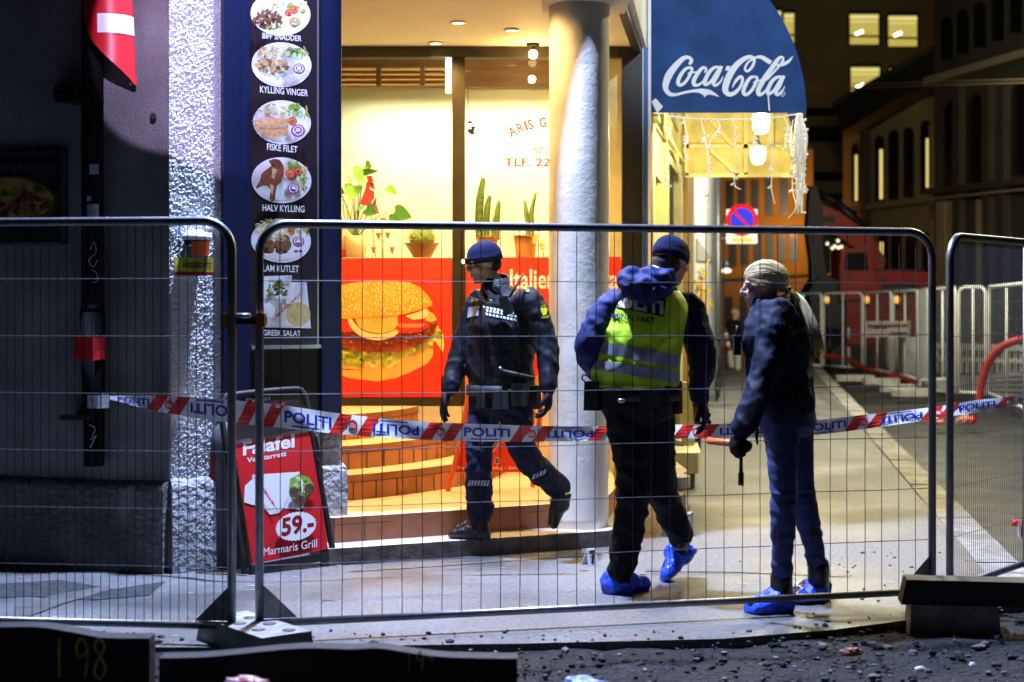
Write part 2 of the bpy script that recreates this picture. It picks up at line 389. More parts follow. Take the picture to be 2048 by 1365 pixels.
def tag(o, label=None, cat=None, group=None, kind=None):
    if label: o['label'] = label
    if cat: o['category'] = cat
    if group: o['group'] = group
    if kind: o['kind'] = kind
    return o
def struct(name, mb): return tag(mesh_obj(name, mb), kind='structure')
def stuff(name, mb, label, cat): return tag(mesh_obj(name, mb), label, cat, kind='stuff')
def single(name, mb, label, cat, group=None):
    o3 = low(mb); o = mesh_obj(name, mb, None, o3); o.location = o3
    return tag(o, label, cat, group)
class Thing:
    def __init__(s, name, label, cat, loc, group=None):
        s.o = bpy.data.objects.new(name, None); COL.objects.link(s.o); s.o.empty_display_size = 0.1
        s.loc = V(loc); s.o.location = s.loc; tag(s.o, label, cat, group)
    def part(s, name, mb, parent=None, label=None):
        o = mesh_obj(name, mb, parent or s.o, s.loc)
        if label: o['label'] = label
        return o
def kids(o): return [c for c in bpy.data.objects if c.parent == o]
def dup(root, loc, label, rotz=0.0, group=None):
    r_ = root.copy(); COL.objects.link(r_); r_.location = loc; r_.rotation_euler = (0, 0, rotz); r_['label'] = label
    if group: r_['group'] = group
    for ch in kids(root):
        c = ch.copy(); COL.objects.link(c); c.parent = r_
        for g_ in kids(ch):
            d = g_.copy(); COL.objects.link(d); d.parent = c
    return r_

# lettering in Blender's own font, as flat glyph outlines scaled to a unit box
_tc = {}
def glyphs(s, bold=0.0):
    if (s, bold) in _tc: return _tc[(s, bold)]
    cu = bpy.data.curves.new('t', 'FONT'); cu.body = s; cu.size = 1; cu.resolution_u = 3; cu.offset = bold; cu.fill_mode = 'FRONT'
    ob = bpy.data.objects.new('t', cu); COL.objects.link(ob)
    bpy.context.view_layer.update()
    me = ob.evaluated_get(bpy.context.evaluated_depsgraph_get()).to_mesh()
    vs = [v.co.copy() for v in me.vertices]; fs = [tuple(p.vertices) for p in me.polygons]
    ob.to_mesh_clear(); bpy.data.objects.remove(ob); bpy.data.curves.remove(cu)
    x0 = min(p.x for p in vs); x1 = max(p.x for p in vs)
    r_ = ([((p.x-x0)/(x1-x0), p.y/0.70) for p in vs], fs); _tc[(s, bold)] = r_
    return r_
def letter(mb, m, s, fn, bold=0.0):        # fn(a, b): a runs 0..1 along the text, b 0 baseline .. 1 cap height
    vs, fs = glyphs(s, bold); mb.add([fn(a, b) for a, b in vs], fs, m)

class Plane:
    def __init__(s, o, u, up=(0,0,1)):
        s.o = V(o); s.u = V(u).normalized(); n = V(up).cross(s.u)
        if n.dot(s.o-V((0,0,CAMZ))) > 0: n = -n
        s.n = n.normalized(); s.v = s.n.cross(s.u); s.v = s.v if s.v.z > 0 else -s.v
    def hit(s, px, py, off=0.0):
        d = V(((px-1024)/F, 1, -(py-615)/F)); c = V((0,0,CAMZ)); o = s.o+s.n*off
        return c+d*((o-c).dot(s.n)/d.dot(s.n))
    def at(s, px, z, off=0.0):              # the point of the plane over pixel column px at height z
        p = s.hit(px, 615, off); return V((p.x, p.y, z))
    def box(s, mb, px0, px1, z0, z1, o0, o1, m):
        a, b, c, d = s.at(px0, z0, o0), s.at(px1, z0, o0), s.at(px1, z1, o0), s.at(px0, z1, o0)
        mb.prism([a, b, c, d], s.n*(o1-o0), m)
class Art:                                  # print on a plane: flat shapes, each layer a hair above the last
    def __init__(s, pl, base=0.004, step=0.0007): s.p = pl; s.off = base; s.step = step; s.mb = MB()
    def poly(s, pts, m, keep=False):
        if not keep: s.off += s.step
        s.mb.add([s.p.hit(x, y, s.off) for x, y in pts], [tuple(range(len(pts)))], m)
    def ell(s, cx, cy, rx, ry, m, rot=0.0, keep=False, n=20, jit=0.0):
        c_, q = math.cos(rot), math.sin(rot); pts = []
        for i in range(n):
            a = 2*math.pi*i/n; k = 1+random.uniform(-jit, jit)
            x, y = rx*math.cos(a)*k, ry*math.sin(a)*k
            pts.append((cx+x*c_-y*q, cy+x*q+y*c_))
        s.poly(pts, m, keep)
    def text(s, t, x0, y0, x1, y1, h, m, bold=0.0):
        s.off += s.step
        letter(s.mb, m, t, lambda a, b: s.p.hit(x0+(x1-x0)*a, y0+(y1-y0)*a-h*b, s.off), bold)
    def stroke(s, pts, m, ws, sub=5, close=False):
        ws = ws if isinstance(ws, (list, tuple)) else [ws]*len(pts)
        P, Q = spline([V((x, y, 0)) for x, y in pts], ws, sub); L = []; Rr = []
        for i, p in enumerate(P):
            t = (P[min(i+1, len(P)-1)]-P[max(i-1, 0)]).normalized(); nn = V((-t.y, t.x, 0))
            o = s.off+s.step*(1+i/len(P)); a = p+nn*Q[i]/2; b = p-nn*Q[i]/2
            L.append(s.p.hit(a.x, a.y, o)); Rr.append(s.p.hit(b.x, b.y, o))
        n = len(P); s.off += 2*s.step
        s.mb.add(L+Rr, [(i, i+1, n+i+1, n+i) for i in range(n-1)], m)

# ------------------------------------------------------------------ ground
def kx(Y): return 3.02+(Y-9.54)*0.159
mb = MB(); mb.quad((-90,-4,-0.12), (90,-4,-0.12), (90,260,-0.12), (-90,260,-0.12), 'road_asphalt'); struct('road', mb)
mb = MB()
near = [(-6,6.95), (-1.2,6.9), (0.05,6.98), (0.95,7.08), (1.5,7.28), (2.1,7.62), (2.75,8.0)]
far = [(kx(Y)-0.25, Y) for Y in (8.0, 12, 20, 30, 45)] + [(3.0, 45), (-6, 45)]
mb.prism([(x, y, -0.3) for x, y in near+far], (0,0,0.3), 'pavement_asphalt'); pav = mb
for i in range(170):                        # gum, paint flecks and small wear marks
    x = random.uniform(-3, 2.3); y = random.uniform(7.05, 10) if x < 0.6 else random.uniform(7.9, 13)
    r_ = random.uniform(0.004, 0.02); a0 = random.random()*6
    pts = [(x+r_*1.6*math.cos(a0+k)*random.uniform(.6,1.2), y+r_*math.sin(a0+k)*random.uniform(.6,1.2), 0.003) for k in (0,1,2,3,4,5)]
    mb.add(pts, [tuple(range(6))], 'patch_light' if random.random() < 0.75 else 'stain_dark')
def groundpoly(pts, m, z): pav.add([G(x, y, z) for x, y in pts], [tuple(range(len(pts)))], m)
groundpoly([(0,1168),(120,1160),(230,1178),(330,1163),(300,1190),(190,1200),(120,1198),(60,1192),(0,1196)], 'gravel_grey', 0.004)
groundpoly([(30,1212),(120,1188),(215,1172),(225,1178),(130,1206),(60,1232),(20,1236)], 'stain_dark', 0.006)
if 0: groundpoly([(60,1240),(200,1192),(300,1170),(322,1172),(210,1201),(95,1244)], 'patch_light', 0.008)
if 0: groundpoly([(1375,1196),(1430,1158),(1520,1150),(1600,1160),(1690,1172),(1760,1200),(1700,1212),(1600,1205),(1500,1198)], 'gravel_grey', 0.004)
groundpoly([(700,1141),(900,1128),(1120,1112),(1205,1108),(1205,1110),(1120,1115),(900,1131),(700,1144)], 'stain_dark', 0.004)
groundpoly([(1290,1139),(1480,1141),(1700,1150),(1700,1152),(1480,1143),(1290,1141)], 'stain_dark', 0.009)
groundpoly([(1640,790),(1665,800),(1690,815),(1705,832),(1700,833),(1682,819),(1655,806),(1636,796)], 'stain_dark', 0.004)
groundpoly([(1845,1000),(1950,1120),(1990,1175),(1960,1170),(1925,1115),(1840,1012)], 'stain_dark', 0.004)
struct('pavement', mb)
mb = MB()
Y = 8.02
while Y < 44:
    L = min(1.0+random.uniform(-.1,.2), 44.4-Y)
    a, b = V((kx(Y)-0.24, Y, -0.3)), V((kx(Y+L)-0.24, Y+L-0.012, -0.3)); q = V((0.24, 0, 0)); d = random.uniform(-.006,.006)
    mb.prism([a, a+q, b+q, b], (0,0,0.305+d), 'granite_kerb'); Y += L
struct('kerb', mb)
# loose gravel in front of the pavement
mb = MB(); nx, ny = 110, 46; vs = []
for j in range(ny+1):
    for i in range(nx+1):
        x = -5+10*i/nx; y = 3.2+5.2*j/ny
        vs.append((x, y, -0.035+0.03*noise.noise(V((x*3, y*3, 0)))+0.022*noise.noise(V((x*11, y*11, 3)))))
mb.add(vs, [(j*(nx+1)+i, j*(nx+1)+i+1, (j+1)*(nx+1)+i+1, (j+1)*(nx+1)+i) for j in range(ny) for i in range(nx)], 'gravel_ground', True)
struct('ground', mb)
mb = MB()
def pebble(x, y, z, r_, m):
    b = bmesh.new(); bmesh.ops.create_icosphere(b, subdivisions=1, radius=1)
    k = V((random.uniform(.7,1.3), random.uniform(.7,1.3), random.uniform(.45,.8)))
    vs = [V((x+v.co.x*r_*k.x*random.uniform(.8,1.15), y+v.co.y*r_*k.y*random.uniform(.8,1.15), z+v.co.z*r_*k.z)) for v in b.verts]
    mb.add(vs, [tuple(v.index for v in f.verts) for f in b.faces], m); b.free()
for i in range(1900):
    x = random.uniform(-2.6, 2.9); y = random.uniform(6.0, 7.25+max(0, x-0.9)*0.45)
    z = -0.02 if y < 6.95+max(0, x-0.6)*0.4 else 0.004
    if z > 0 and random.random() < 0.6: continue
    pebble(x, y, z, random.choice((.004,.005,.006,.008,.010,.013,.022))*random.uniform(.7,1.2), random.choice(('gravel_grey','gravel_grey','gravel_ground','stain_dark')))
for i in range(60):
    x = random.uniform(1.3, 2.9); pebble(x, random.uniform(7.6, 9.6), 0.004, random.choice((.005,.008,.012)), 'stain_dark')
stuff('gravel', mb, 'loose grey gravel and grit along the broken pavement edge', 'gravel')

# ------------------------------------------------------------------ corner building with the grill
A = V((-1.941, 8.85, 0)); B = V((-1.03, 9.45, 0))
PP = Plane(A, B-A); LW = Plane(A, (1.08, -0.35, 0))
bld = Thing('corner_building', 'white plastered corner building with grill window, round pillar and tiled entrance steps', 'building', (-0.6, 10.4, 0))
lw = V((-1.08, 0.35, 0)).normalized()
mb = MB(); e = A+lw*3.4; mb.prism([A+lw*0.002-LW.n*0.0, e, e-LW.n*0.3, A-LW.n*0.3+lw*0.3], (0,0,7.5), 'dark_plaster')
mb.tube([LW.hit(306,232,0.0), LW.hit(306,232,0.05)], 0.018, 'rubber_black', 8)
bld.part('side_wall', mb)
mb = MB(); mb.prism([A, B, B-PP.n*0.25, A-PP.n*0.25-lw*0.1], (0,0,7.5), 'rough_plaster'); 
gu = PP.u; L = (PP.at(441,0)-A).length; nx, nz = int(L/.0042), 780; vs = []     # trowelled rough cast, real relief
for j in range(nz+1):
    for i in range(nx+1):
        q = A+gu*(L*i/nx); z = 0.45+(3.75-0.45)*j/nz; p = V((L*i/nx, 0, z))
        h = 0.005+0.0055*noise.noise(V((p.x*62, 0, p.z*54)))+0.005*noise.noise(V((p.x*125, 5, p.z*110)))+0.004*noise.noise(V((p.x*10, 9, p.z*9)))
        q = q+PP.n*max(h, .0005); vs.append((q.x, q.y, z))
mb.add(vs, [(j*(nx+1)+i, j*(nx+1)+i+1, (j+1)*(nx+1)+i+1, (j+1)*(nx+1)+i) for j in range(nz) for i in range(nx)], 'rough_plaster')
bld.part('splayed_pier', mb)
# plinths, with a worn sloping top
def plinth(pl, a, b, z, out, m):
    mb = MB(); n = 26; vs = []
    for i in range(n+1):
        p = a.lerp(b, i/n); k = noise.noise(V((p.x*5, p.y*5, 1)))
        o = out*(1+0.35*k); zt = z+0.012*noise.noise(V((p.x*9, p.y*9, 5)))
        for off, zz in ((o*1.25, -0.1), (o*1.1, 0.12), (o, zt-0.05), (o*0.8, zt-0.012), (0.0, zt+0.012), (-0.05, zt+0.012)):
            q = p+pl.n*off; vs.append((q.x, q.y, zz))
    mb.add(vs, [(i*6+j, (i+1)*6+j, (i+1)*6+j+1, i*6+j+1) for i in range(n) for j in range(5)], m, True)
    mb.add([vs[j] for j in range(6)], [tuple(range(6))], m); mb.add([vs[n*6+j] for j in range(6)], [tuple(range(6))], m)
    return mb
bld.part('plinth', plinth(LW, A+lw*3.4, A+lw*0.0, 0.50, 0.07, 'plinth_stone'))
C1 = PP.at(441, 0); C2 = PP.at(640, 0)
bld.part('plinth', plinth(PP, A, C1, 0.52, 0.06, 'rough_stone'))
mb = plinth(PP, C2, PP.at(686, 0), 0.55, 0.05, 'rough_stone')
PP.box(mb, 642, 681, 0.55, 0.78, 0.0, 0.02, 'rough_stone')
bld.part('plinth', mb, label='rough grey stone foot of the pier beside the steps')
# overhang with soffit
zs = 3.49
mb = MB(); ov = [(-1.03,9.44), (-0.95,9.15), (-0.35,9.36), (0.0,9.62), (0.45,9.80), (0.70,9.87), (0.716,10.38), (0.995,12.02), (1.2,13.4), (-2.6,13.4), (-2.6,10.2), (-1.25,9.62)]
mb.prism([(x, y, zs) for x, y in ov], (0,0,4), 'soffit_paint'); bld.part('overhang', mb)
mb = MB(); mb.prism([(0.66,10.0,zs-0.05), (0.716,10.0,zs-0.05), (0.995,12.0,zs-0.05), (0.93,12.0,zs-0.05)], (0,0,0.048), 'brown_frame')
mb.box((0.47, 10.04, zs-0.03), (0.54, 0.5, 0.06), 'pillar_plaster'); bld.part('beam', mb)
for px, py, Yd in ((916, 11, 10.9), (1023, 40, 11.2), (871, 81, 11.75)):
    mb = MB(); c = V(((px-1024)/F*Yd, Yd, zs))
    mb.lathe(c, [(0.055,-0.004), (0.055,-0.012), (0.042,-0.014), (0.04,-0.004)], 'steel_trim', 18)
    o = bld.part('soffit_light', mb); m2 = MB(); m2.lathe(c, [(0.039,-0.010), (0.039,-0.007)], 'lamp_warm', 16); bld.part('lens', m2, o)
# round pillar, slightly uneven
mb = MB(); n = 40; rings = []
for i in range(46):
    z = 0.09+(zs-0.14)*i/45; ring = []
    for j in range(n):
        a = 2*math.pi*j/n; r_ = 0.192+0.004*noise.noise(V((math.cos(a)*1.5, math.sin(a)*1.5, z*1.2)))+0.0025*noise.noise(V((math.cos(a)*6, math.sin(a)*6, z*7)))
        ring.append(V((0.43+r_*math.cos(a), 10.04+r_*math.sin(a), z)))
    rings.append(ring)
mb.loft(rings, 'pillar_plaster'); bld.part('pillar', mb)
# entrance: slab, platform, curved tiled steps
mb = MB()
def step_prism(pts, z0, z1, top, side):
    mb.prism([(x, y, z0) for x, y in pts], (0,0,z1-z0-0.004), side)
    mb.add([(x, y, z1) for x, y in pts], [tuple(range(len(pts)))], top)
    mb.add([(x, y, z1-0.004) for x, y in pts]+[(x, y, z1) for x, y in pts], [(i, (i+1) % len(pts), len(pts)+(i+1) % len(pts), len(pts)+i) for i in range(len(pts))], side)
fr = []
for i in range(25):                          # chipped front edge of the slab
    t = i/24; p = V((-1.06,9.06,0)).lerp(V((0.60,9.80,0)), t); p.y += 0.012*noise.noise(V((t*14, 0, 0)))+(0.03 if 12 <= i <= 13 else 0); fr.append((p.x, p.y))
step_prism(fr+[(0.66,9.9), (1.0,11.9), (-1.3,11.9), (-1.3,9.5)], -0.1, 0.10, 'slab_top', 'slab_edge')
bld.part('slab', mb)
mb = MB(); pf = [(-1.06,9.285), (-0.3,9.66), (0.40,10.02), (0.62,10.25), (0.74,11.0), (0.76,12.0), (-1.4,12.0), (-1.4,9.5)]
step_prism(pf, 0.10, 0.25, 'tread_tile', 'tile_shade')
d = V((0.40+1.06, 10.02-9.285, 0)); nn = V((d.y, -d.x, 0)).normalized()
for k in range(9):                           # joints of the front tiles
    p = V((-1.06,9.285,0))+d*(k/8.4); mb.add([p+nn*0.003+V((0,0,.10)), p+d.normalized()*0.007+nn*0.003+V((0,0,.10)), p+d.normalized()*0.007+nn*0.003+V((0,0,.25)), p+nn*0.003+V((0,0,.25))], [(0,1,2,3)], 'tile_joint')
p, q = V((-1.06,9.285,0)), V((0.40,10.02,0))
mb.add([p+nn*.003+V((0,0,.205)), q+nn*.003+V((0,0,.205)), q+nn*.003+V((0,0,.209)), p+nn*.003+V((0,0,.209))], [(0,1,2,3)], 'tile_joint')
bld.part('platform', mb)
CC = V((-2.62, 12.19, 0))
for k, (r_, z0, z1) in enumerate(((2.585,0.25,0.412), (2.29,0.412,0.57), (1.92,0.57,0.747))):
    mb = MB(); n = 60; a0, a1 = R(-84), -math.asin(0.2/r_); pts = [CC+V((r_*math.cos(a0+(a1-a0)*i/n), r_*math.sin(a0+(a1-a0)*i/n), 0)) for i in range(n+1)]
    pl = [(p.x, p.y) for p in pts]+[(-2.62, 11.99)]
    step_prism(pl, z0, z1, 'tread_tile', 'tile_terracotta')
    for i in range(0, n, 3):                 # upright tile joints and the nosing joint, on the riser
        p, t = pts[i], (pts[min(i+1, n)]-pts[max(i-1, 0)]).normalized(); o = (p-CC).normalized()*0.003
        mb.add([p+o+V((0,0,z0)), p+o+t*0.010+V((0,0,z0)), p+o+t*0.010+V((0,0,z1)), p+o+V((0,0,z1))], [(0,1,2,3)], 'tile_joint')
    zn = z1-0.05
    for i in range(n):
        p, q = pts[i], pts[i+1]; o = (p-CC).normalized()*0.0025; o2 = (q-CC).normalized()*0.0025
        mb.add([p+o+V((0,0,zn)), q+o2+V((0,0,zn)), q+o2+V((0,0,zn+.005)), p+o+V((0,0,zn+.005))], [(0,1,2,3)], 'tile_joint')
        o *= 1.8; o2 *= 1.8
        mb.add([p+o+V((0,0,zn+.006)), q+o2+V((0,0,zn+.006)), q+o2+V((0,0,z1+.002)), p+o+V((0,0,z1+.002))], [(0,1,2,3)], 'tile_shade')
    bld.part('stair_step', mb)
# broken stone stoop beside the platform
mb = MB()
for k, (x0, x1, y0, y1, z0, z1) in enumerate(((0.98,1.20,10.25,11.6,0.0,0.16), (1.02,1.16,10.35,11.5,0.16,0.27), (0.98,1.22,10.6,11.9,0.27,0.36))):
    pts = [(x0,y0,z0), (x1-.04,y0-.02,z0), (x1,y0+.1,z0), (x1-.03,y0+.25,z0), (x1+.02,y0+.45,z0), (x1,y1,z0), (x0,y1,z0)]
    mb.prism(pts, (0,0,z1-z0-0.012), 'slab_edge' if k == 1 else 'rough_stone')
bld.part('broken_step', mb)
mb = MB(); mb.prism([(1.10,12.9,0), (1.50,12.9,0), (1.52,13.0,0), (1.66,14.3,0), (1.2,14.3,0)], (0,0,0.13), 'slab_edge')
mb.prism([(1.10,12.86,0.132), (1.53,12.86,0.132), (1.57,13.0,0.132), (1.68,14.3,0.132), (1.2,14.3,0.132)], (0,0,0.17), 'cream_wall'); bld.part('door_step', mb)

# shop window
YW = 12.0; WP = Plane((0, YW, 0), (1, 0, 0))
def wz(py, Yd=YW): return CAMZ-(py-615)/F*Yd
def wx(px, Yd=YW): return (px-1024)/F*Yd
def wbox(mb, x0, x1, y0, y1, o0, o1, m):     # a box behind pixel rows y0..y1 on the window plane, standing o0..o1 proud
    mb.prism([(wx(x0), YW-o0, wz(y0)), (wx(x1), YW-o0, wz(y0)), (wx(x1), YW-o0, wz(y1)), (wx(x0), YW-o0, wz(y1))], (0, o0-o1, 0), m)
mb = MB(); wbox(mb, 560, 1240, 97.5, 118, -0.06, 0.08, 'brown_frame'); wbox(mb, 905, 930, 118.5, 797, -0.05, 0.05, 'brown_frame')
wbox(mb, 1243, 1283, 98, 980, -0.06, 0.085, 'black_frame'); wbox(mb, 560, 1242, 797, 812, -0.05, 0.06, 'brown_frame')
wf = bld.part('window_frame', mb)
for x0, x1 in ((560, 904.5), (930.5, 1242.5)):
    mb = MB(); mb.quad((wx(x0),YW,wz(797)), (wx(x1),YW,wz(797)), (wx(x1),YW,wz(118)), (wx(x0),YW,wz(118)), 'window_glass'); bld.part('pane', mb, wf)
mb = MB(); mb.box((wx(800), YW-0.02, (wz(812)+0.1)/2), (wx(1242)-wx(520), 0.12, wz(812)-0.1), 'cream_wall'); bld.part('window_wall', mb)
mb = MB()                                    # the little room of the display: back, side walls, ceiling, shelf
mb.quad((-2.2,12.55,0.8), (1.05,12.55,0.8), (1.05,12.55,3.48), (-2.2,12.55,3.48), 'backdrop')
mb.quad((-2.2,12.05,0.8), (-2.2,12.55,0.8), (-2.2,12.55,3.49), (-2.2,12.05,3.49), 'backdrop')
mb.quad((0.98,12.05,0.8), (0.98,12.55,0.8), (0.98,12.55,3.49), (0.98,12.05,3.49), 'backdrop')
mb.box((-0.6,12.3,wz(515)-0.012), (3.1,0.46,0.02), 'backdrop'); bld.part('display_niche', mb)
mb = MB(); mb.box((-0.6,12.44,(wz(118)+wz(172,12.4))/2+0.10), (3.1,0.06,0.36), 'wood_brown'); bld.part('display_fascia', mb)
mb = MB()
for k in range(4): mb.box((wx(770),12.30,wz(138+k*10,12.3)), (0.98,0.03,0.015), 'louver_metal', Matrix.Rotation(R(35),3,'X'))
for px in (757, 845): mb.box((wx(px,12.28),12.28,wz(153,12.28)), (0.035,0.03,0.16), 'wood_brown')
bld.part('louver', mb)
# window lettering (on the glass)
mb = MB(); yl = YW-0.004
def arc_text(s, cx, cy, rad, a0, h, m):      # letters along an arc of the sign
    vs_f = []
    total = len(s); a = a0
    for ch in s:
        if ch == ' ': a += h*0.45/rad; continue
        wd = h*{'I':0.28,'M':1.0,'A':0.9,'R':0.75,'S':0.62,'G':0.88,'L':0.6}.get(ch, 0.8)
        am = a+wd/2/rad; t = V((math.cos(am), math.sin(am))); up = V((math.sin(am), -math.cos(am)))
        base = V((cx+rad*math.sin(am), cy-rad*math.cos(am)))
        letter(mb, m, ch, lambda p, q: V((wx((base+t*(p-0.5)*wd*0.92+up*q*h).x), yl, wz((base+t*(p-0.5)*wd*0.92+up*q*h).y))), 0.03)
        a += wd*1.08/rad
arc_text('ARIS GRILL', 1099, 404, 150, -0.545, 19, 'letter_red')
def wtext(s, x0, x1, yb, h, m, b=0.0): letter(mb, m, s, lambda p, q: V((wx(x0+(x1-x0)*p), yl, wz(yb-h*q))), b)
wtext('STORGATA', 1067, 1170, 308, 13, 'letter_red', .02); wtext('TLF. 22 36 04 60', 1009, 1215, 333, 16, 'letter_red', .02)
bld.part('window_lettering', mb)
mb = MB(); mb.tube([(wx(897,12.08),12.08,wz(117,12.08)), (wx(897,12.08),12.08,wz(186,12.08))], 0.022, 'tube_white', 12)
mb.ball((wx(897,12.08),12.08,wz(117,12.08)), 0.026, 'tube_white')
bld.part('window_tube', mb)
mb = MB(); mb.tube([W(936,173,12.04), W(936,272,12.04)], 0.003, 'black_frame', 5)
for k in range(6): mb.ball(W(943+random.uniform(-6,6), 255+random.uniform(-12,12), 12.04), (0.02, 0.004, 0.012), 'black_frame', nu=6, nv=4)
single('window_ornament', mb, 'small dark ornament hanging on a rod beside the window mullion', 'ornament')
# hanging bulb under the soffit
t = Thing('pendant_bulb', 'bare warm bulb hanging on a short cord under the soffit by the pillar', 'lamp', W(1066, 76, 11.8))
mb = MB(); mb.lathe((t.loc.x, t.loc.y, zs), [(0.05,-0.018), (0.05,-0.001)], 'black_frame'); t.part('ceiling_plate', mb)
mb = MB(); mb.tube([(t.loc.x,t.loc.y,zs-.01), (t.loc.x,t.loc.y,wz(97,11.8))], 0.004, 'black_frame', 6); mb.lathe((t.loc.x,t.loc.y,wz(103,11.8)), [(0.012,0.03),(0.016,0)], 'brown_frame'); t.part('cord', mb)
mb = MB(); mb.ball((t.loc.x,t.loc.y,wz(109,11.8)), (0.034,0.034,0.036), 'lamp_warm'); t.part('bulb', mb)

# burger poster behind the lower glass
YP = 11.985; BP = Plane((0, YP, 0), (1, 0, 0))
ar = Art(BP, 0.0, 0.0006)
ar.poly([(560,517),(904,516),(904,795),(560,795)], 'bright_red')
ar.poly([(600,735),(690,741),(750,740),(800,730),(850,708),(866,690),(866,712),(855,727),(820,745),(790,757),(755,763),(700,757),(672,747),(600,740)], 'ink_bun_low')
ar.poly([(600,690),(672,698),(760,700),(820,692),(862,672),(862,712),(800,733),(740,742),(690,738),(640,735),(600,735)], 'ink_bun_low')
lt = [(600,700)]+[(672+i*9, (718+6*math.sin(i*1.7)+random.uniform(-4,4) if i < 14 else 716-(i-14)*5.5+random.uniform(-4,4))+12) for i in range(23)]+[(886,705),(888,690),(886,668),(876,655),(868,640),(850,655),(820,672),(760,690),(700,690),(600,680)]
ar.poly(lt, 'ink_lettuce_lt')
for k in range(60):
    u = random.random(); x = 665+u*218; y = (708 if u < .55 else 708-(u-.55)*95)+random.uniform(-16,14)
    ar.ell(x, y, random.uniform(3,9), random.uniform(2,6), random.choice(('ink_lettuce','ink_lettuce','ink_lettuce_lt','ink_lettuce_dk')), random.uniform(-1,1), n=7, jit=.4)
ar.poly([(600,660),(675,664),(760,668),(830,658),(868,640),(874,652),(868,668),(840,690),(800,703),(740,706),(700,700),(670,690),(600,690)], 'ink_patty')
ar.poly([(600,640),(672,640),(700,655),(740,672),(800,668),(840,655),(866,636),(874,646),(872,660),(850,676),(800,690),(740,694),(690,690),(600,684)], 'ink_patty')
for k in range(70):
    x = random.uniform(672,868); ar.ell(x, 677-(max(0,x-800)*.3)+random.uniform(-12,12), random.uniform(1,3.2), random.uniform(.8,1.8), 'ink_patty_hi', random.uniform(-1,1), n=6, jit=.3)
ar.poly([(600,638),(672,636),(700,640),(720,650),(740,660),(700,664),(672,664),(600,660)], 'ink_tomato')
ar.poly([(790,632),(830,636),(860,640),(858,655),(840,664),(810,667),(792,664),(780,650)], 'ink_tomato')
ar.poly([(795,648),(850,648),(845,655),(800,656)], 'ink_patty_hi')
ar.poly([(706,632),(795,632),(796,650),(785,662),(760,668),(735,664),(718,655)], 'ink_onion_deep')
ar.stroke([(699,636),(706,652),(725,668),(755,675),(782,670),(795,662)], 'ink_onion', [8,11,12,12,11,8])
ar.poly([(810,632),(835,625),(852,617),(858,622),(858,632),(846,638),(825,640)], 'ink_onion')
ar.poly([(858,624),(868,628),(874,640),(862,645),(850,641)], 'ink_bun_low')
ar.poly([(600,572),(675,572),(700,567),(740,562),(790,562),(820,566),(840,575),(855,590),(864,604),(865,611),(850,617),(820,626),(790,633),(740,636),(690,638),(672,638),(600,634)], 'ink_bun')
off = ar.off+0.0006; pts = []
for k in range(900):
    x = random.uniform(640,860); y = random.uniform(565,632)
    top = 572 if x < 690 else (563 if x < 820 else 563+(x-820)*1.0); bot = 636 if x < 790 else 636-(x-790)*.33
    if y < top+3 or y > bot-6 or any((x-a)**2+((y-b)*1.2)**2 < 34 for a, b in pts): continue
    pts.append((x, y))
ar.off = off
for x, y in pts: ar.ell(x, y, random.uniform(1.1,1.7), random.uniform(1.9,3.0), 'ink_sesame', random.uniform(-.7,.7), keep=True, n=7)
single('burger_poster', ar.mb, 'red window poster with a large sesame bun hamburger', 'poster')
ar = Art(BP, 0.0, 0.0006)
ar.poly([(931,516),(1242,514),(1242,795),(931,795)], 'bright_red')
ar.text('Italiensk pizza', 1020, 577, 1236, 577, 38, 'white', 0.02)
for cx, cy, r_ in ((1010,700,40), (1085,690,34), (1200,700,34)):
    ar.ell(cx, cy, r_, r_*.8, 'ink_bun'); ar.ell(cx, cy, r_*.85, r_*.68, 'pizza_cheese')
    for k in range(14): ar.ell(cx+random.uniform(-.6,.6)*r_, cy+random.uniform(-.45,.45)*r_, 5, 4, random.choice(('ink_tomato','ink_green','pizza_dark')), n=8)
ar.poly([(931,752),(1242,752),(1242,795),(931,795)], 'ink_orange')
ar.text('+', 936, 752, 944, 752, 9, 'white', 0.01)
single('pizza_poster', ar.mb, 'red window poster with white pizza lettering, partly behind the pillar', 'poster')

# ------------------------------------------------------------------ plants and pots in the window
SH = wz(515, 12.2)                            # shelf height
def pot(name, label, px, w0, w1, h, m, Yd=12.2, rim=0.0):
    t = Thing(name, label, 'potted plant', V((wx(px, Yd), Yd, SH)))
    mb = MB(); pr = [(w0, 0), (w0+(w1-w0)*.5, h*.5), (w1, h*.97), (w1+rim, h*.97), (w1+rim, h), (w1*.9, h), (w1*.88, h*.9)]
    mb.lathe(t.loc, pr, m, 24); t.part('pot', mb); return t
def leaf(mb, base, tip, wdt, m, nrm=V((0,-1,0))):     # heart shaped leaf with a folded midrib
    base, tip = V(base), V(tip); d = tip-base; s_ = d.cross(nrm).normalized(); L = d.length; nrm = s_.cross(d).normalized()
    prof = [(0,0), (-.10,.32), (.05,.5), (.3,.5), (.6,.36), (.85,.14), (1,0)]
    mid = [base+d*max(t,0.0) for t, _ in prof]; rt = [base+d*t+s_*k*wdt+nrm*0.12*k*wdt for t, k in prof]; lf = [base+d*t-s_*k*wdt+nrm*0.12*k*wdt for t, k in prof]
    n = len(prof); mb.add(mid+rt+lf, [(i, i+1, n+i+1, n+i) for i in range(n-1)]+[(i+1, i, 2*n+i, 2*n+i+1) for i in range(n-1)], m, True)
t = pot('potted_plant', 'leafy green anthurium in a pale peach pot on the window shelf', 712, 0.072, 0.098, 0.165, 'pot_beige', 12.2)
mb = MB(); top = t.loc+V((0,0,.15))
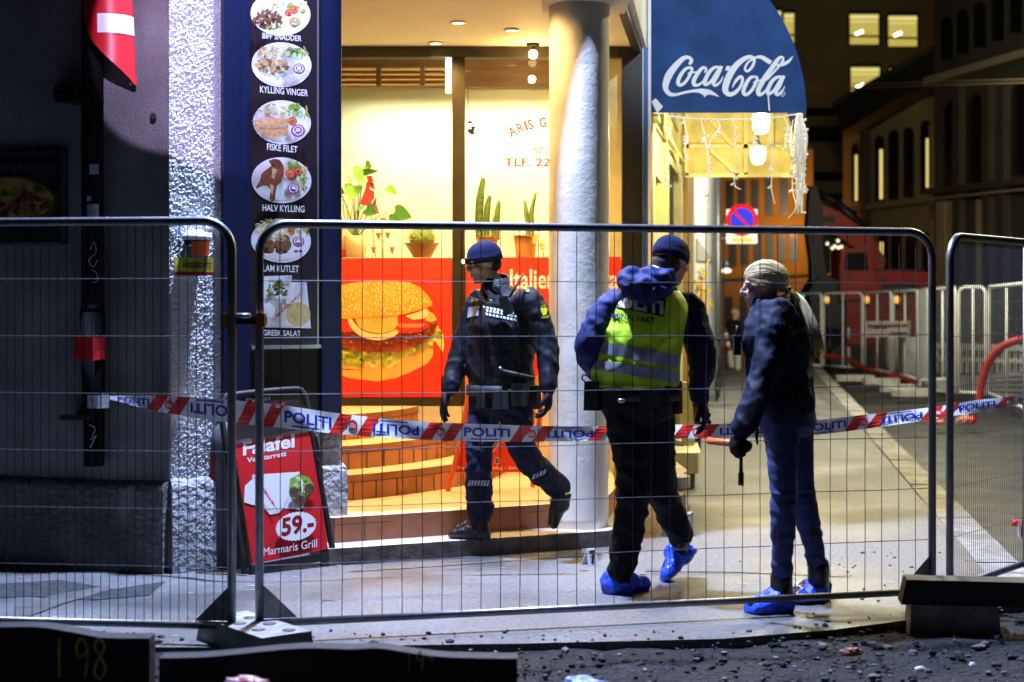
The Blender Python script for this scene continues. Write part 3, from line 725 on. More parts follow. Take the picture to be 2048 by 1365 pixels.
for k, (bx, by, tx, ty, wd, m, dy) in enumerate(((708,372,700,401,0.14,'leaf_green',0), (722,336,716,366,0.12,'leaf_green',.03), (731,332,744,335,.09,'leaf_green',.05), (728,345,758,342,.05,'leaf_dark',0),
        (733,418,755,428,.1,'leaf_dark',-.03), (722,412,718,424,.05,'leaf_dark',0), (676,380,690,388,.06,'leaf_dark',0), (790,424,824,436,.13,'leaf_dark',.02), (778,440,802,447,.10,'leaf_dark',0), (700,354,696,358,.05,'leaf_green',0), (776,375,795,390,.06,'leaf_green',.02), (727,360,726,371,.07,'leaf_green',-.02))):
    a = W(bx, by, 12.2+dy); b = W(tx, ty, 12.14+dy); leaf(mb, a, b, wd, m)
    mid = top.lerp(a, .55)+V((0,0,.05)); P_, Q_ = spline([top, mid, a], [.005,.004,.003], 6); mb.tube(P_, Q_, 'stem_green', 5)
for k in range(5): P_, Q_ = spline([top, W(684+k*6,440,12.2), W(676+k*10,385+k*8,12.2)], [.004,.003,.002], 6); mb.tube(P_, Q_, 'stem_green', 5)
t.part('foliage', mb)
t = Thing('table_flag', 'small Norwegian flag hanging on a pole behind the anthurium', 'flag', W(752, 515, 12.35))
mb = MB(); mb.tube([W(751,515,12.35), W(733,346,12.35)], .004, 'wood_brown', 6); t.part('pole', mb)
mb = MB()
def flagq(pts, m, o): mb.add([W(x, y, 12.33-o+0.01*math.sin(x*.25)) for x, y in pts], [tuple(range(len(pts)))], m)
flagq([(735,352),(744,352),(750,378),(753,410),(760,432),(752,424),(744,410),(728,412),(719,408),(730,380)], 'flag_red', 0)
flagq([(736,360),(745,366),(748,374),(735,368)], 'white', .003); flagq([(735,361),(746,369),(748,375),(736,366)], 'flag_navy', .006)
flagq([(733,371),(749,380),(749,384),(733,375)], 'white', .003)
flagq([(749,378),(753,400),(750,412),(741,408),(748,396)], 'white', .004); flagq([(750,388),(753,404),(749,413),(744,409),(750,398)], 'flag_navy', .007)
t.part('cloth', mb)
t = Thing('candle_rack', 'thin black wire rack with small terracotta cone cups on the shelf', 'rack', W(766, 515, 12.12))
mb = MB()
for xs in ((763,440,763,516), (767,440,767,516)): mb.tube([W(xs[0],xs[1],12.12), W(xs[2],xs[3],12.12)], .0022, 'black_frame', 5)
for pl in ([(747,500),(747,483),(784,483),(784,500)],): mb.tube([W(x,y,12.12) for x,y in pl], .002, 'black_frame', 5, smooth=False)
for a in ((746,500,746,516),(748,500,744,516),(784,500,784,516),(786,500,788,516),(757,478,757,484),(776,478,776,484)): mb.tube([W(a[0],a[1],12.12), W(a[2],a[3],12.12)], .002, 'black_frame', 5)
t.part('wire_frame', mb)
for px, py in ((767,440), (757,470), (775.5,469), (747,498), (784,498)):
    mb = MB(); c = W(px, py, 12.1); mb.lathe(c, [(.004,-.035), (.013,-.012), (.022,.012), (.022,.014), (.019,.014)], 'pot_terracotta', 14); t.part('cup', mb)
t = pot('potted_cactus', 'round golden barrel cactus in a wide brown bowl on the shelf', 844, 0.07, 0.135, 0.11, 'pot_brown', 12.2, .01)
mb = MB(); c = t.loc+V((0,0,.14)); mb.ball(c, (.1,.1,.085), 'cactus_green', nu=24)
for k in range(420):
    a = random.uniform(0, 6.283); b = random.uniform(-.1, 1.5); d = V((math.cos(a)*math.cos(b), math.sin(a)*math.cos(b), math.sin(b)))
    q = c+V((d.x*.1, d.y*.1, d.z*.085)); mb.tube([q, q+d*.025+V((random.uniform(-.01,.01), 0, random.uniform(-.01,.01)))], [.0022,.0006], 'cactus_spine', 3, cap=False)
t.part('cactus', mb)
def column_cactus(label, px, w0, w1, h, cols, tagged=False):
    t = pot('potted_cactus', label, px, w0, w1, h, 'pot_terracotta', 12.2, .008)
    for pts, r_ in cols:
        mb = MB(); P_, Q_ = spline([W(x, y, 12.2) for x, y in pts], [r_*.9]+[r_]*(len(pts)-2)+[r_*.55], 6)
        n = 20; s0 = len(mb.v); mb.tube(P_, Q_, 'cactus_green', n)
        for i in range(len(P_)):
            for j in range(0, n, 2): mb.v[s0+i*n+j] = P_[i]+(mb.v[s0+i*n+j]-P_[i])*0.82
        mb.ball(P_[-1], Q_[-1]*1.0, 'cactus_green'); 
        for i in range(0, len(P_), 1):
            for j in range(1, n, 4): mb.ball(mb.v[s0+i*n+j], .003, 'cactus_spine', nu=4, nv=3)
        t.part('stem', mb)
    return t
column_cactus('ribbed column cactus with three tall stems behind the policeman in the cap', 974, 0.062, 0.085, 0.16, (([(960,480),(958,440),(960,400),(966,360)], .034), ([(974,480),(973,440),(975,415),(979,395)], .026), ([(994,480),(993,455),(995,425),(998,405)], .024), ([(985,480),(986,455),(991,430)], .016)))
t = column_cactus('two thin curved cactus stems in a terracotta pot beside the pillar', 1051, 0.074, 0.092, 0.17, (([(1056,480),(1056,450),(1052,425),(1050,404)], .020), ([(1063,480),(1064,450),(1063,425),(1071,388)], .020)))
mb = MB(); mb.box(W(1070, 480, 12.08), (.04,.004,.06), 'ink_bread'); t.part('price_tag', mb)
t = Thing('flower_vase', 'vase of orange and pink flowers by the dark window post', 'vase', W(1225, 514, 12.25))
mb = MB(); mb.lathe(t.loc, [(.03,0),(.045,.08),(.03,.2),(.035,.26)], 'white', 18); t.part('vase', mb)
mb = MB()
for k in range(36):
    c = W(1231+random.uniform(-13,13), 412+random.uniform(-34,30), 12.25+random.uniform(-.08,.08))
    m = random.choice(('petal_orange','petal_orange','petal_yellow','petal_pink')); 
    for j in range(6):
        a = j*1.047+random.random(); d = V((math.cos(a), random.uniform(-.5,.2), math.sin(a))).normalized(); mb.ball(c+d*.02, (.016,.006,.012), m, nu=6, nv=4)
t.part('flowers', mb)
t = Thing('paper_cup', 'cream paper tub with red foot at the left end of the shelf', 'cup', W(683, 515, 12.3))
mb = MB(); mb.lathe(t.loc, [(.075,0),(.077,.055)], 'sign_red', 20); t.part('foot', mb)
mb = MB(); mb.lathe(t.loc, [(.077,.056),(.085,.16),(.08,.16)], 'pot_beige', 20); t.part('tub', mb)
mb = MB(); mb.tube([W(1086,497,12.1), W(1087,515,12.1)], .004, 'stem_green', 5)
for k in range(8): mb.ball(W(1086+random.uniform(-6,6), 492+random.uniform(-6,6), 12.1), (.012,.008,.012), 'petal_yellow', nu=6, nv=4)
single('yellow_flower', mb, 'tiny yellow flowers on the shelf next to the pillar', 'flower')

# ------------------------------------------------------------------ menu board on the pier
t = Thing('menu_board', 'tall dark menu board with pictures of six grill dishes and white captions', 'menu board', PP.at(560, 1.3, 0.05))
mb = MB(); ztop = 3.55; zb = wz(690, 9.25)
PP.box(mb, 441, 474, 0.53, ztop, 0.001, 0.05, 'navy_paint'); PP.box(mb, 474.5, 496, 0.53, ztop, 0.001, 0.035, 'navy_paint')
PP.box(mb, 637, 672, 0.80, ztop, 0.001, 0.05, 'navy_paint'); PP.box(mb, 497, 636, 0.80, zb-0.03, 0.001, 0.02, 'black_frame')
PP.box(mb, 672.5, 678, 0.80, ztop, 0.0, 0.03, 'black_frame')
t.part('frame', mb)
mb = MB(); PP.box(mb, 497, 635, zb, ztop, 0.002, 0.026, 'menu_dark'); panel = t.part('panel', mb)
mb = MB(); PP.box(mb, 634, 636.5, zb, ztop, 0.0265, 0.032, 'steel_trim'); PP.box(mb, 497, 636, zb-0.022, zb-0.002, 0.003, 0.05, 'steel_trim'); t.part('trim', mb)
FP = Plane(PP.o+PP.n*0.027, PP.u)
def plate(cx, cy, rx=60, ry=44):
    ar = Art(FP, 0.0, 0.0004)
    ar.ell(cx, cy, rx, ry, 'ink_plate', 0.06, n=32); ar.ell(cx, cy+1, rx*.9, ry*.86, 'white', 0.06, n=32); return ar
def blobs(ar, cx, cy, sx, sy, n, ms, r0=2, r1=5, el=1.0, rot=None):
    for k in range(n):
        a = random.random()*6.283; q = math.sqrt(random.random())
        ar.ell(cx+sx*q*math.cos(a), cy+sy*q*math.sin(a), random.uniform(r0,r1)*el, random.uniform(r0,r1)/el, random.choice(ms), random.uniform(-.9,.9) if rot is None else rot+random.uniform(-.3,.3), n=7, jit=.35)
def fries(ar, cx, cy, sx, sy, n=40):
    blobs(ar, cx, cy, sx, sy, n, ('ink_fries','ink_fries','ink_fries2'), 1.5, 3, 2.2)
def rings(ar, cx, cy, r_, ms=('ink_purple','white','ink_purple','white')):
    for k, m in enumerate(ms): ar.ell(cx, cy-k*.6, r_*(1-k*.22), r_*.9*(1-k*.22), m, n=16)
    for k in range(3): ar.ell(cx+random.uniform(-r_,r_)*.4, cy+random.uniform(-r_,r_)*.3, 2.2, 1.5, 'ink_plate', n=8)
def cukes(ar, pts):
    for x, y in pts: ar.ell(x, y, 5.4, 7, 'ink_green_dk', .3, n=14); ar.ell(x-.4, y+.6, 4.4, 6, 'ink_cucumber', .3, n=14)
def tomato(ar, cx, cy, r_): ar.ell(cx, cy, r_, r_, 'ink_tomato', n=16); ar.ell(cx, cy, r_*.78, r_*.78, 'ink_patty_hi', n=16); blobs(ar, cx, cy, r_*.5, r_*.5, 4, ('ink_tomato',), 1.2, 2)
def caption(ar, s, x0, y0, x1, y1, h): ar.text(s, x0, y0, x1, y1, h, 'white', 0.012)
def dish(name, ar):
    t.part('dish_picture', ar.mb, panel, name)
ar = plate(561, 28); fries(ar, 540, 8, 30, 16, 50); blobs(ar, 535, 40, 30, 18, 45, ('ink_meat','ink_meat','ink_chicken'), 3, 6); blobs(ar, 585, 12, 14, 9, 12, ('ink_green','ink_cucumber'), 3, 5)
tomato(ar, 588, 20, 9); tomato(ar, 577, 26, 8); blobs(ar, 605, 15, 8, 12, 10, ('ink_pickle','ink_bread'), 2, 4, 1.6); rings(ar, 590, 45, 13, ('ink_bread','ink_meat_lt','ink_bread','ink_meat_lt')); blobs(ar, 545, 55, 16, 5, 6, ('ink_green','ink_pickle'), 2, 4)
caption(ar, 'BIFF SNADDER', 525, 77, 603, 83, 11); dish('plate of dark beef strips with fries and tomato', ar)
ar = plate(563, 130, 60, 45); fries(ar, 545, 104, 30, 12, 60); blobs(ar, 590, 103, 13, 8, 14, ('ink_cucumber','ink_green'), 3, 6); cukes(ar, [(577,106),(589,110),(600,112)]); blobs(ar, 611, 108, 6, 12, 9, ('ink_pickle',), 2, 4, 1.5, 1.2)
blobs(ar, 545, 132, 32, 14, 70, ('ink_meat_lt','ink_meat','ink_meat_lt','ink_bread'), 3, 6); rings(ar, 598, 138, 12); caption(ar, 'KYLLING VINGER', 520, 185, 616, 193, 13); dish('plate of chicken wings with onion rings', ar)
ar = plate(564, 245, 58, 44); fries(ar, 550, 222, 32, 14, 60); blobs(ar, 590, 213, 10, 6, 10, ('ink_green',), 3, 6); cukes(ar, [(574,228),(590,228),(600,230)]); blobs(ar, 612, 228, 7, 12, 9, ('ink_pickle',), 2, 4, 1.5, 1.2)
tomato(ar, 585, 243, 9); ar.poly([(503,242),(530,238),(560,236),(580,238),(576,248),(545,250),(520,252)], 'ink_fish'); ar.poly([(508,252),(540,252),(577,249),(576,272),(545,276),(520,268)], 'ink_fish'); ar.poly([(515,254),(550,254),(575,252),(574,256),(550,258),(520,258)], 'ink_meat_lt')
rings(ar, 596, 262, 14); caption(ar, 'FISKE FILET', 534, 300, 595, 306, 13); dish('plate of fried fish fillet with cucumber', ar)
ar = plate(563, 361, 60, 46); blobs(ar, 585, 335, 16, 10, 22, ('ink_cucumber','ink_green','ink_bread'), 3, 6); blobs(ar, 606, 345, 8, 14, 14, ('ink_fries2',), 2, 4, 1.5); tomato(ar, 581, 348, 10); tomato(ar, 597, 343, 8); cukes(ar, [(597,358),(606,352)]); blobs(ar, 607, 366, 9, 16, 20, ('ink_pickle','ink_bread'), 2, 4)
ar.poly([(537,322),(548,318),(560,320),(567,332),(568,348),(562,365),(554,372),(551,388),(550,402),(543,404),(539,398),(541,380),(535,372),(525,372),(513,378),(512,374),(520,362),(523,348),(535,338),(543,332)], 'ink_chicken'); ar.poly([(545,335),(555,340),(550,352),(548,360),(543,355)], 'ink_meat_lt'); ar.poly([(540,368),(548,372),(545,390),(541,384)], 'ink_fish')
rings(ar, 587, 378, 12, ('ink_purple','ink_plate','ink_purple','ink_plate')); caption(ar, 'HALV KYLLING', 525, 422, 609, 425, 13); dish('plate of a dark roasted half chicken with tomato', ar)
ar = plate(562, 482, 60, 44); fries(ar, 545, 455, 38, 16, 80); blobs(ar, 585, 458, 10, 9, 12, ('ink_carrot',), 2, 5); blobs(ar, 606, 460, 12, 14, 18, ('ink_fries2','ink_pickle'), 2, 5); ar.ell(535, 494, 17, 15, 'ink_meat', .5, jit=.12); ar.ell(566, 490, 17, 19, 'ink_meat', .2, jit=.12); ar.ell(562, 476, 10, 8, 'ink_meat_lt', jit=.2); blobs(ar, 550, 490, 26, 12, 14, ('ink_meat','ink_chicken'), 2, 5)
rings(ar, 597, 484, 12); ar.ell(592, 503, 4, 3, 'ink_purple'); ar.ell(601, 503, 4, 3, 'ink_purple'); caption(ar, 'LAM KUTLET', 526, 543, 598, 545, 13); dish('plate of lamb cutlets with fries', ar)
ar = Art(FP, 0.0, 0.0004); ar.poly([(526,565),(613,565),(622,657),(521,655)], 'ink_plate'); ar.poly([(530,568),(610,568),(617,652),(526,651)], 'white'); ar.poly([(528,553),(584,551),(580,600),(526,598)], 'ink_plate'); blobs(ar, 555, 576, 22, 20, 60, ('ink_green','ink_green_dk','white','ink_black','ink_pickle','white'), 2, 5)
ar.ell(536, 623, 15, 17, 'ink_plate', n=20); ar.ell(536, 622, 13, 15, 'white', n=20); ar.ell(596, 629, 25, 24, 'ink_bread', n=24); ar.ell(590, 638, 2, 3, 'ink_meat_lt'); ar.ell(594, 612, 3, 1, 'ink_meat_lt')
ar.text('MARMARIS', 553, 636, 601, 592, 7, 'sign_red', 0.02); caption(ar, 'GRESK SALAT', 526, 671, 602, 673, 11); dish('square dish of greek salad with pita bread', ar)

# collection tub with warning plate on the pier
t = Thing('wall_tub', 'small lidded tub with red sticker above a yellow warning plate on the white pier', 'tub', PP.at(395, wz(552, 9), 0.06))
k = Plane(PP.o+PP.n*0.001, PP.u)
mb = MB(); c = PP.at(394, wz(518, 9.0), 0.085); mb.lathe(c, [(.062,0.0),(.076,.10)], 'bin_grey', 24); t.part('tub', mb)
mb = MB(); n = 24; c0 = c
mb.add([c+V((r_*math.cos(a), r_*math.sin(a), z)) for r_, z in ((.0665,.012),(.0765,.092)) for a in [R(-105)+R(95)*i/8 for i in range(9)]], [(i,i+1,9+i+1,9+i) for i in range(8)], 'tool_orange', True); t.part('sticker', mb)
mb = MB(); mb.lathe(c, [(.082,.101),(.084,.125),(.06,.145),(.02,.158),(.01,.158)], 'white_paint', 24); t.part('lid', mb)
mb = MB(); PP.box(mb, 347, 428, wz(552,8.95), wz(517,8.95), 0.075, 0.08, 'sign_yellow'); mb.m = ['spray_yellow']*len(mb.m); PP.box(mb, 347, 428, wz(552,8.95), wz(545,8.95), 0.0805, 0.082, 'dark_red'); PP.box(mb, 380, 396, wz(552,8.95), wz(520,8.95), 0.0, 0.074, 'steel_trim')
letter(mb, 'ink_black', 'ANLEGGSDRIFT', lambda a, b: PP.at(364+58*a, wz(537-10*b, 8.95), 0.083), 0.02); t.part('plate', mb)

# ------------------------------------------------------------------ things on the dark side wall
t = Thing('pizza_sign', 'dim framed pizza sign in a pale metal frame on the dark wall', 'sign', LW.hit(20, 492))
zt, z0 = LW.hit(70, 303).z, LW.hit(70, 492).z
mb = MB(); LW.box(mb, -240, 128, z0+.02, zt-.02, 0.002, 0.02, 'ink_black'); t.part('panel', mb)
mb = MB(); LW.box(mb, 128, 136, z0, zt, 0.002, 0.035, 'zinc'); LW.box(mb, -240, 127.6, zt-.025, zt, 0.002, 0.035, 'zinc'); LW.box(mb, -240, 127.6, z0, z0+.02, 0.002, 0.03, 'bin_grey'); t.part('frame', mb)
ar = Art(Plane(LW.o+LW.n*0.021, LW.u), 0, .0005); ar.ell(15, 402, 104, 50, 'pizza_dark', n=30); ar.ell(12, 400, 97, 44, 'pizza_cheese', n=30); blobs(ar, 20, 400, 85, 36, 50, ('pizza_dark','ink_meat','ink_pickle','dark_red'), 4, 10); ar.text('ensk pizza', -2, 341, 115, 337, 15, 'bin_grey', 0.01); t.part('picture', ar.mb)
t = Thing('downpipe', 'black downpipe with stickers and pale scribbles on the side wall', 'downpipe', LW.hit(185, 925, 0.08))
mb = MB(); zs2 = [6.5, wz(610,9.1), wz(625,9.1), wz(925,9.1)]; P0 = LW.hit(185, 615, 0.09)
mb.tube([(P0.x,P0.y,zs2[0]), (P0.x,P0.y,zs2[1])], .062, 'pipe_black', 16); mb.tube([(P0.x,P0.y,zs2[1]-.001), (P0.x,P0.y,zs2[2])], [.062,.07], 'pipe_black', 16); mb.tube([(P0.x,P0.y,zs2[2]), (P0.x+.01,P0.y,zs2[3])], [.07,.056], 'pipe_black', 16); t.part('pipe', mb)
for py in (211, 830):
    mb = MB(); z = wz(py, 9.1); LW.box(mb, 152, 208, z-.012, z+.012, 0.0, 0.165, 'black_frame'); t.part('bracket', mb)
dp = Plane(P0+LW.n*0.071, LW.u)
ar = Art(dp, 0, .001)
for sc in ([(180,500),(188,485),(192,505),(178,520),(186,535),(195,520)], [(182,540),(192,545),(196,560),(186,566)], [(178,850),(190,858),(182,880),(192,872),(180,895)]): ar.stroke(sc, 'sticker', 2)
t.part('scribble', ar.mb)
for x0, x1, y0, y1 in ((178,196,336,356), (170,182,398,408), (172,196,414,440), (166,208,786,812)):
    mb = MB(); z0_, z1_ = wz(y1, 9.05), wz(y0, 9.05); vs = []
    for z in (z0_, z1_):
        for i in range(7):
            px = x0+(x1-x0)*i/6; q = dp.at(px, z, 0.004); k = (px-185)/21; q -= LW.n*0.055*(1-math.sqrt(max(0,1-min(1,k*k)))); vs.append(q)
    mb.add(vs, [(i,i+1,7+i+1,7+i) for i in range(6)], 'sticker'); t.part('sticker', mb)
mb = MB(); vs = []
for z in (wz(718, 9.0), wz(700, 9.0), wz(674, 9.0)):
    for i in range(13):
        a = R(-200)+R(215)*i/12; r_ = .078+random.uniform(-.004,.006)+(0.03 if i < 3 else 0); vs.append(V((P0.x+r_*math.cos(a), P0.y+r_*math.sin(a), z+random.uniform(-.006,.006))))
mb.add(vs, [(j*13+i, j*13+i+1, (j+1)*13+i+1, (j+1)*13+i) for j in range(2) for i in range(12)], 'sign_red'); single('tape_wrap', mb, 'crumpled red tape wound round the black downpipe', 'tape')
# red and white reflective pipe guard, cut off at a slant
t = Thing('pipe_guard', 'curved red sheet with a white reflective band and slanted lower edge', 'guard', LW.hit(212, 180, 0.1))
def guard(y_top, y_bot_fn, m, rr, x0=0, x1=14):
    mb = MB(); vs = []; N = 14; q0 = LW.hit(212, 90, 0.10)
    for row in range(9):
        for i in range(x0, x1+1):
            k = i/N; a = R(205)+R(150)*k
            yb = y_bot_fn(k); yy = y_top+(yb-y_top)*row/8
            z = wz(yy, 9.0); r_ = rr*(1+0.12*(yy/180)*(k-.5))
            vs.append(V((q0.x+.012+r_*math.cos(a)+0.02*(yy/180)*k, q0.y+r_*math.sin(a), z)))
    w_ = x1-x0+1
    mb.add(vs, [(j*w_+i, j*w_+i+1, (j+1)*w_+i+1, (j+1)*w_+i) for j in range(8) for i in range(w_-1)], m, True); return mb
bot = lambda k: 20+max(0, min(1, (k+.05)))**0.62*160
t.part('sheet', guard(-60, bot, 'sign_red', .138)); 
mb = guard(45, lambda k: 82, 'white', .1405, 5, 14); t.part('band', mb)
mb = MB(); q = W(260,168,8.9); mb.ball(q, .01, 'steel_trim'); t.part('bolt', mb)
mb = MB(); LW.box(mb, 119, 150, wz(206,9.05), wz(172,9.05), 0, .05, 'brown_frame'); LW.box(mb, 115, 140, wz(194,9.05), wz(182,9.05), .051, .09, 'rubber_black'); single('junction_box', mb, 'small dark junction box left of the downpipe', 'box')
mb = MB(); c = G(452, 1138); mb.lathe((c.x, c.y+.1, 0), [(.13,0),(.13,.72),(.12,.80),(.08,.86),(.03,.88)], 'bin_grey', 22)
mb.add([V((c.x+.1315*math.cos(a), c.y+.1+.1315*math.sin(a), z)) for z in (.45,.66) for a in [R(175)+R(70)*i/6 for i in range(7)]], [(i,i+1,8+i,7+i) for i in range(6)], 'dark_red', True); single('bollard', mb, 'grey rounded bollard with dull red patch behind the falafel board', 'bollard')

# ------------------------------------------------------------------ falafel pavement board
bl, br = G(485, 1152), G(671, 1131); u = (br-bl).normalized(); nb = V((u.y, -u.x, 0)); up = (V((0,0,1))*1.0-nb*0.17).normalized()
AP = Plane(bl, u, up); 
t = Thing('pavement_board', 'red falafel price board in a black frame leaning by the pier', 'sign board', (bl+br)/2)
def ap(px, py, off=0): return AP.hit(px, py, off)
def bar(mb, a, b, w_, d, m): mb.beam(a, b, w_, d, m, up=AP.n)
mb = MB(); TL, TR = ap(447,800,.0), ap(606,792,.0)
P_, Q_ = spline([ap(489,1148), ap(462,960), ap(443,830), ap(449,799), ap(468,790), ap(585,779), ap(605,786), ap(614,812), ap(640,960), ap(670,1128)], [.018]*10, 4); mb.tube(P_, Q_, 'rubber_black', 8)
bar(mb, ap(500,1139,.0), ap(660,1112,.0), .045, .03, 'rubber_black'); bar(mb, ap(466,876), ap(626,850), .035, .03, 'rubber_black')
t.part('frame', mb)
mb = MB(); mb.prism([ap(452,800,.003), ap(606,787,.003), ap(622,846,.003), ap(464,870,.003)], -AP.n*.015, 'menu_dark'); t.part('header', mb)
ar = Art(Plane(AP.o, AP.u, AP.v), .004, .0006); ar.text('Pepsi', 492, 806, 540, 800, 9, 'reflective', .01); ar.text('MAX', 512, 826, 572, 819, 13, 'sign_red', .05); ar.ell(490, 815, 14, 12, 'sign_red'); ar.ell(490, 818, 13, 6, 'white'); ar.ell(490, 822, 12, 6, 'no_blue'); t.part('header_print', ar.mb)
mb = MB(); mb.prism([ap(469,889,.004), ap(625,863,.004), ap(656,1098,.004), ap(505,1129,.004)], -AP.n*.014, 'sign_red'); pb = t.part('poster', mb)
ar = Art(Plane(AP.o, AP.u, AP.v), .0045, .0006); ar.text('Falafel', 486, 911, 589, 894, 26, 'white', .03); ar.text('Vegetarrett', 494, 926, 573, 912, 10, 'white', .02)
ar.poly([(505,950),(600,944),(592,985),(600,1020),(500,1010)], 'ink_plate'); ar.poly([(490,972),(503,960),(560,1026),(540,1030)], 'white'); ar.poly([(490,972),(488,1005),(560,1026)], 'white'); ar.poly([(505,950),(560,1026),(575,1000),(590,960),(600,944)], 'white')
ar.poly([(580,958),(598,949),(618,955),(628,972),(616,990),(606,1018),(592,1010),(578,985)], 'ink_green'); blobs(ar, 602, 975, 16, 20, 22, ('ink_green','ink_cucumber','ink_green_dk','ink_bread'), 2, 5); ar.stroke([(592,955),(603,962),(605,985)], 'white', 3)
for x, y, r_ in ((588,985,10),(600,1003,11),(619,978,10)): ar.ell(x, y, r_, r_*1.05, 'ink_falafel')
ar.text('MARMARIS', 548, 1015, 516, 965, 10, 'sign_red', .01)
pts = []
for i in range(72):
    a = 2*math.pi*i/72; k = 1.0 if i % 2 else .93; x, y = 42*math.cos(a)*k, 29*math.sin(a)*k; pts.append((592+x*.985+y*.1, 1053-x*.17+y))
ar.poly(pts, 'white'); ar.text('59.-', 563, 1072, 628, 1060, 34, 'dark_red', .035); ar.text('Marmaris Grill', 527, 1112, 634, 1094, 16, 'white', .0)
t.part('print', ar.mb, pb)
mb = MB(); P_, Q_ = spline([ap(632,870,.01), ap(634,880,.02), ap(639,915,.02), ap(636,918,.02)], [.008]*4, 4); mb.tube(P_, Q_, 'black_frame', 6); t.part('hook', mb)

# orange framed board on the entrance platform
YB = 10.62; OP = Plane((0, YB, 0), (1, 0.05, 0), (0, 0.12, 1))
t = Thing('pavement_board', 'red board in an orange tubular frame standing behind the walking policeman', 'sign board', V((wx(985, YB), YB, .25)))
def op(px, py, off=0): return OP.hit(px, py, off)
mb = MB(); P_, Q_ = spline([op(891,1002), op(925,860), op(950,700), op(960,690), op(1060,690), op(1072,702), op(1085,780), op(1070,905)], [.017]*8, 4); mb.tube(P_, Q_, 'tool_orange', 10)
mb.tube([op(1070,900), op(1085,780)], .017, 'tool_orange', 10); mb.tube([op(1083,790,-.02)+V((0,.12,0)), V((wx(1065,YB+.2), YB+.2, .255))], .016, 'tool_orange', 10); t.part('frame', mb)
mb = MB(); mb.prism([op(950,715), op(1072,715), op(1065,945), op(908,945)], -OP.n*.012, 'bright_red'); bar2 = t.part('panel', mb)
ar = Art(Plane(OP.o, OP.u, OP.v), .001, .0006); ar.poly([(945,755),(1073,755),(1070,850),(925,850)], 'ink_orange'); ar.ell(990, 880, 9, 26, 'white', .3); ar.ell(990, 880, 8, 24, 'ink_meat', .3); ar.ell(994, 922, 5, 7, 'white'); ar.ell(994, 922, 4, 6, 'ink_meat'); ar.text('Hver dag mandag - lordag', 915, 939, 1050, 939, 7, 'white', .01); t.part('print', ar.mb, bar2)

# ------------------------------------------------------------------ street side of the building, awning
def fx(Y): return 0.995+(Y-12)*0.160          # the street facade
SF = Plane((fx(12), 12, 0), (0.160, 1, 0))
mb = MB(); mb.prism([(0.70,9.82,3.50), (0.745,9.82,3.50), (fx(12.1)+.03,12.1,3.50), (fx(12.1)-.04,12.1,3.5)], (0,0,3.5), 'white_paint')
bld.part('street_fascia', mb)
mb = MB()
def post(x0, x1, Y, z0, z1, m, d=.05): mb.prism([(wx(x0,Y),Y,z0), (wx(x1,Y),Y,z0), (wx(x1,Y),Y+d,z0), (wx(x0,Y),Y+d,z0)], (0,0,z1-z0), m)
post(1283.5, 1287, 11.93, .1, 3.48, 'white_paint'); post(1287.2, 1296, 11.93, .1, 3.48, 'blue_paint'); post(1296.2, 1302, 11.93, .1, 4.4, 'white_paint'); bld.part('corner_post', mb)
mb = MB()
def seg(Y0, Y1, z0, z1, m, o=0.0, th=.25): mb.prism([SF.o+SF.u*((Y0-12)/SF.u.y)+V((o,0,z0)), SF.o+SF.u*((Y1-12)/SF.u.y)+V((o,0,z0)), SF.o+SF.u*((Y1-12)/SF.u.y)+V((o-th,0,z0)), SF.o+SF.u*((Y0-12)/SF.u.y)+V((o-th,0,z0))], (0,0,z1-z0), m)
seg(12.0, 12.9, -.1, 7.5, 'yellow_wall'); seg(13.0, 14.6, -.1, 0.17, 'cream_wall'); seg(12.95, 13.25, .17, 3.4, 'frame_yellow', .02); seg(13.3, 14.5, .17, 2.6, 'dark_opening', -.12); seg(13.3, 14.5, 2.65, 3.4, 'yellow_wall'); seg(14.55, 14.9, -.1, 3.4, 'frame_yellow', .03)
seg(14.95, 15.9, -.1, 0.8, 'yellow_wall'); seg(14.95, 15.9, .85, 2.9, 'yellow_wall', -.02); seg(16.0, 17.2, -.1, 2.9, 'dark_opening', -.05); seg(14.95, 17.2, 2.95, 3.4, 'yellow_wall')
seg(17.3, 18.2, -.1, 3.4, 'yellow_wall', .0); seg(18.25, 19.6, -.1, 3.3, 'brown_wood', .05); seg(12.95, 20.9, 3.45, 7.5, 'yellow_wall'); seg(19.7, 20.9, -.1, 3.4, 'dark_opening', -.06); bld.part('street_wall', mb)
mb = MB(); mb.beam((fx(13.6)+.28,13.6,.2), (fx(13.6)+.28,13.6,.85), .10, .10, 'yellow_wall'); mb.beam((fx(13.9)+.33,13.9,.2), (fx(13.9)+.33,13.9,.8), .09, .09, 'brown_frame'); mb.beam((fx(14.2)+.30,14.2,.2), (fx(14.2)+.30,14.2,.82), .10, .10, 'yellow_wall'); mb.box((fx(13.9)+.2,13.9,.5), (.1,.8,.2), 'yellow_wall'); single('wooden_rail', mb, 'short weathered timber rail standing on the cream door step', 'railing')
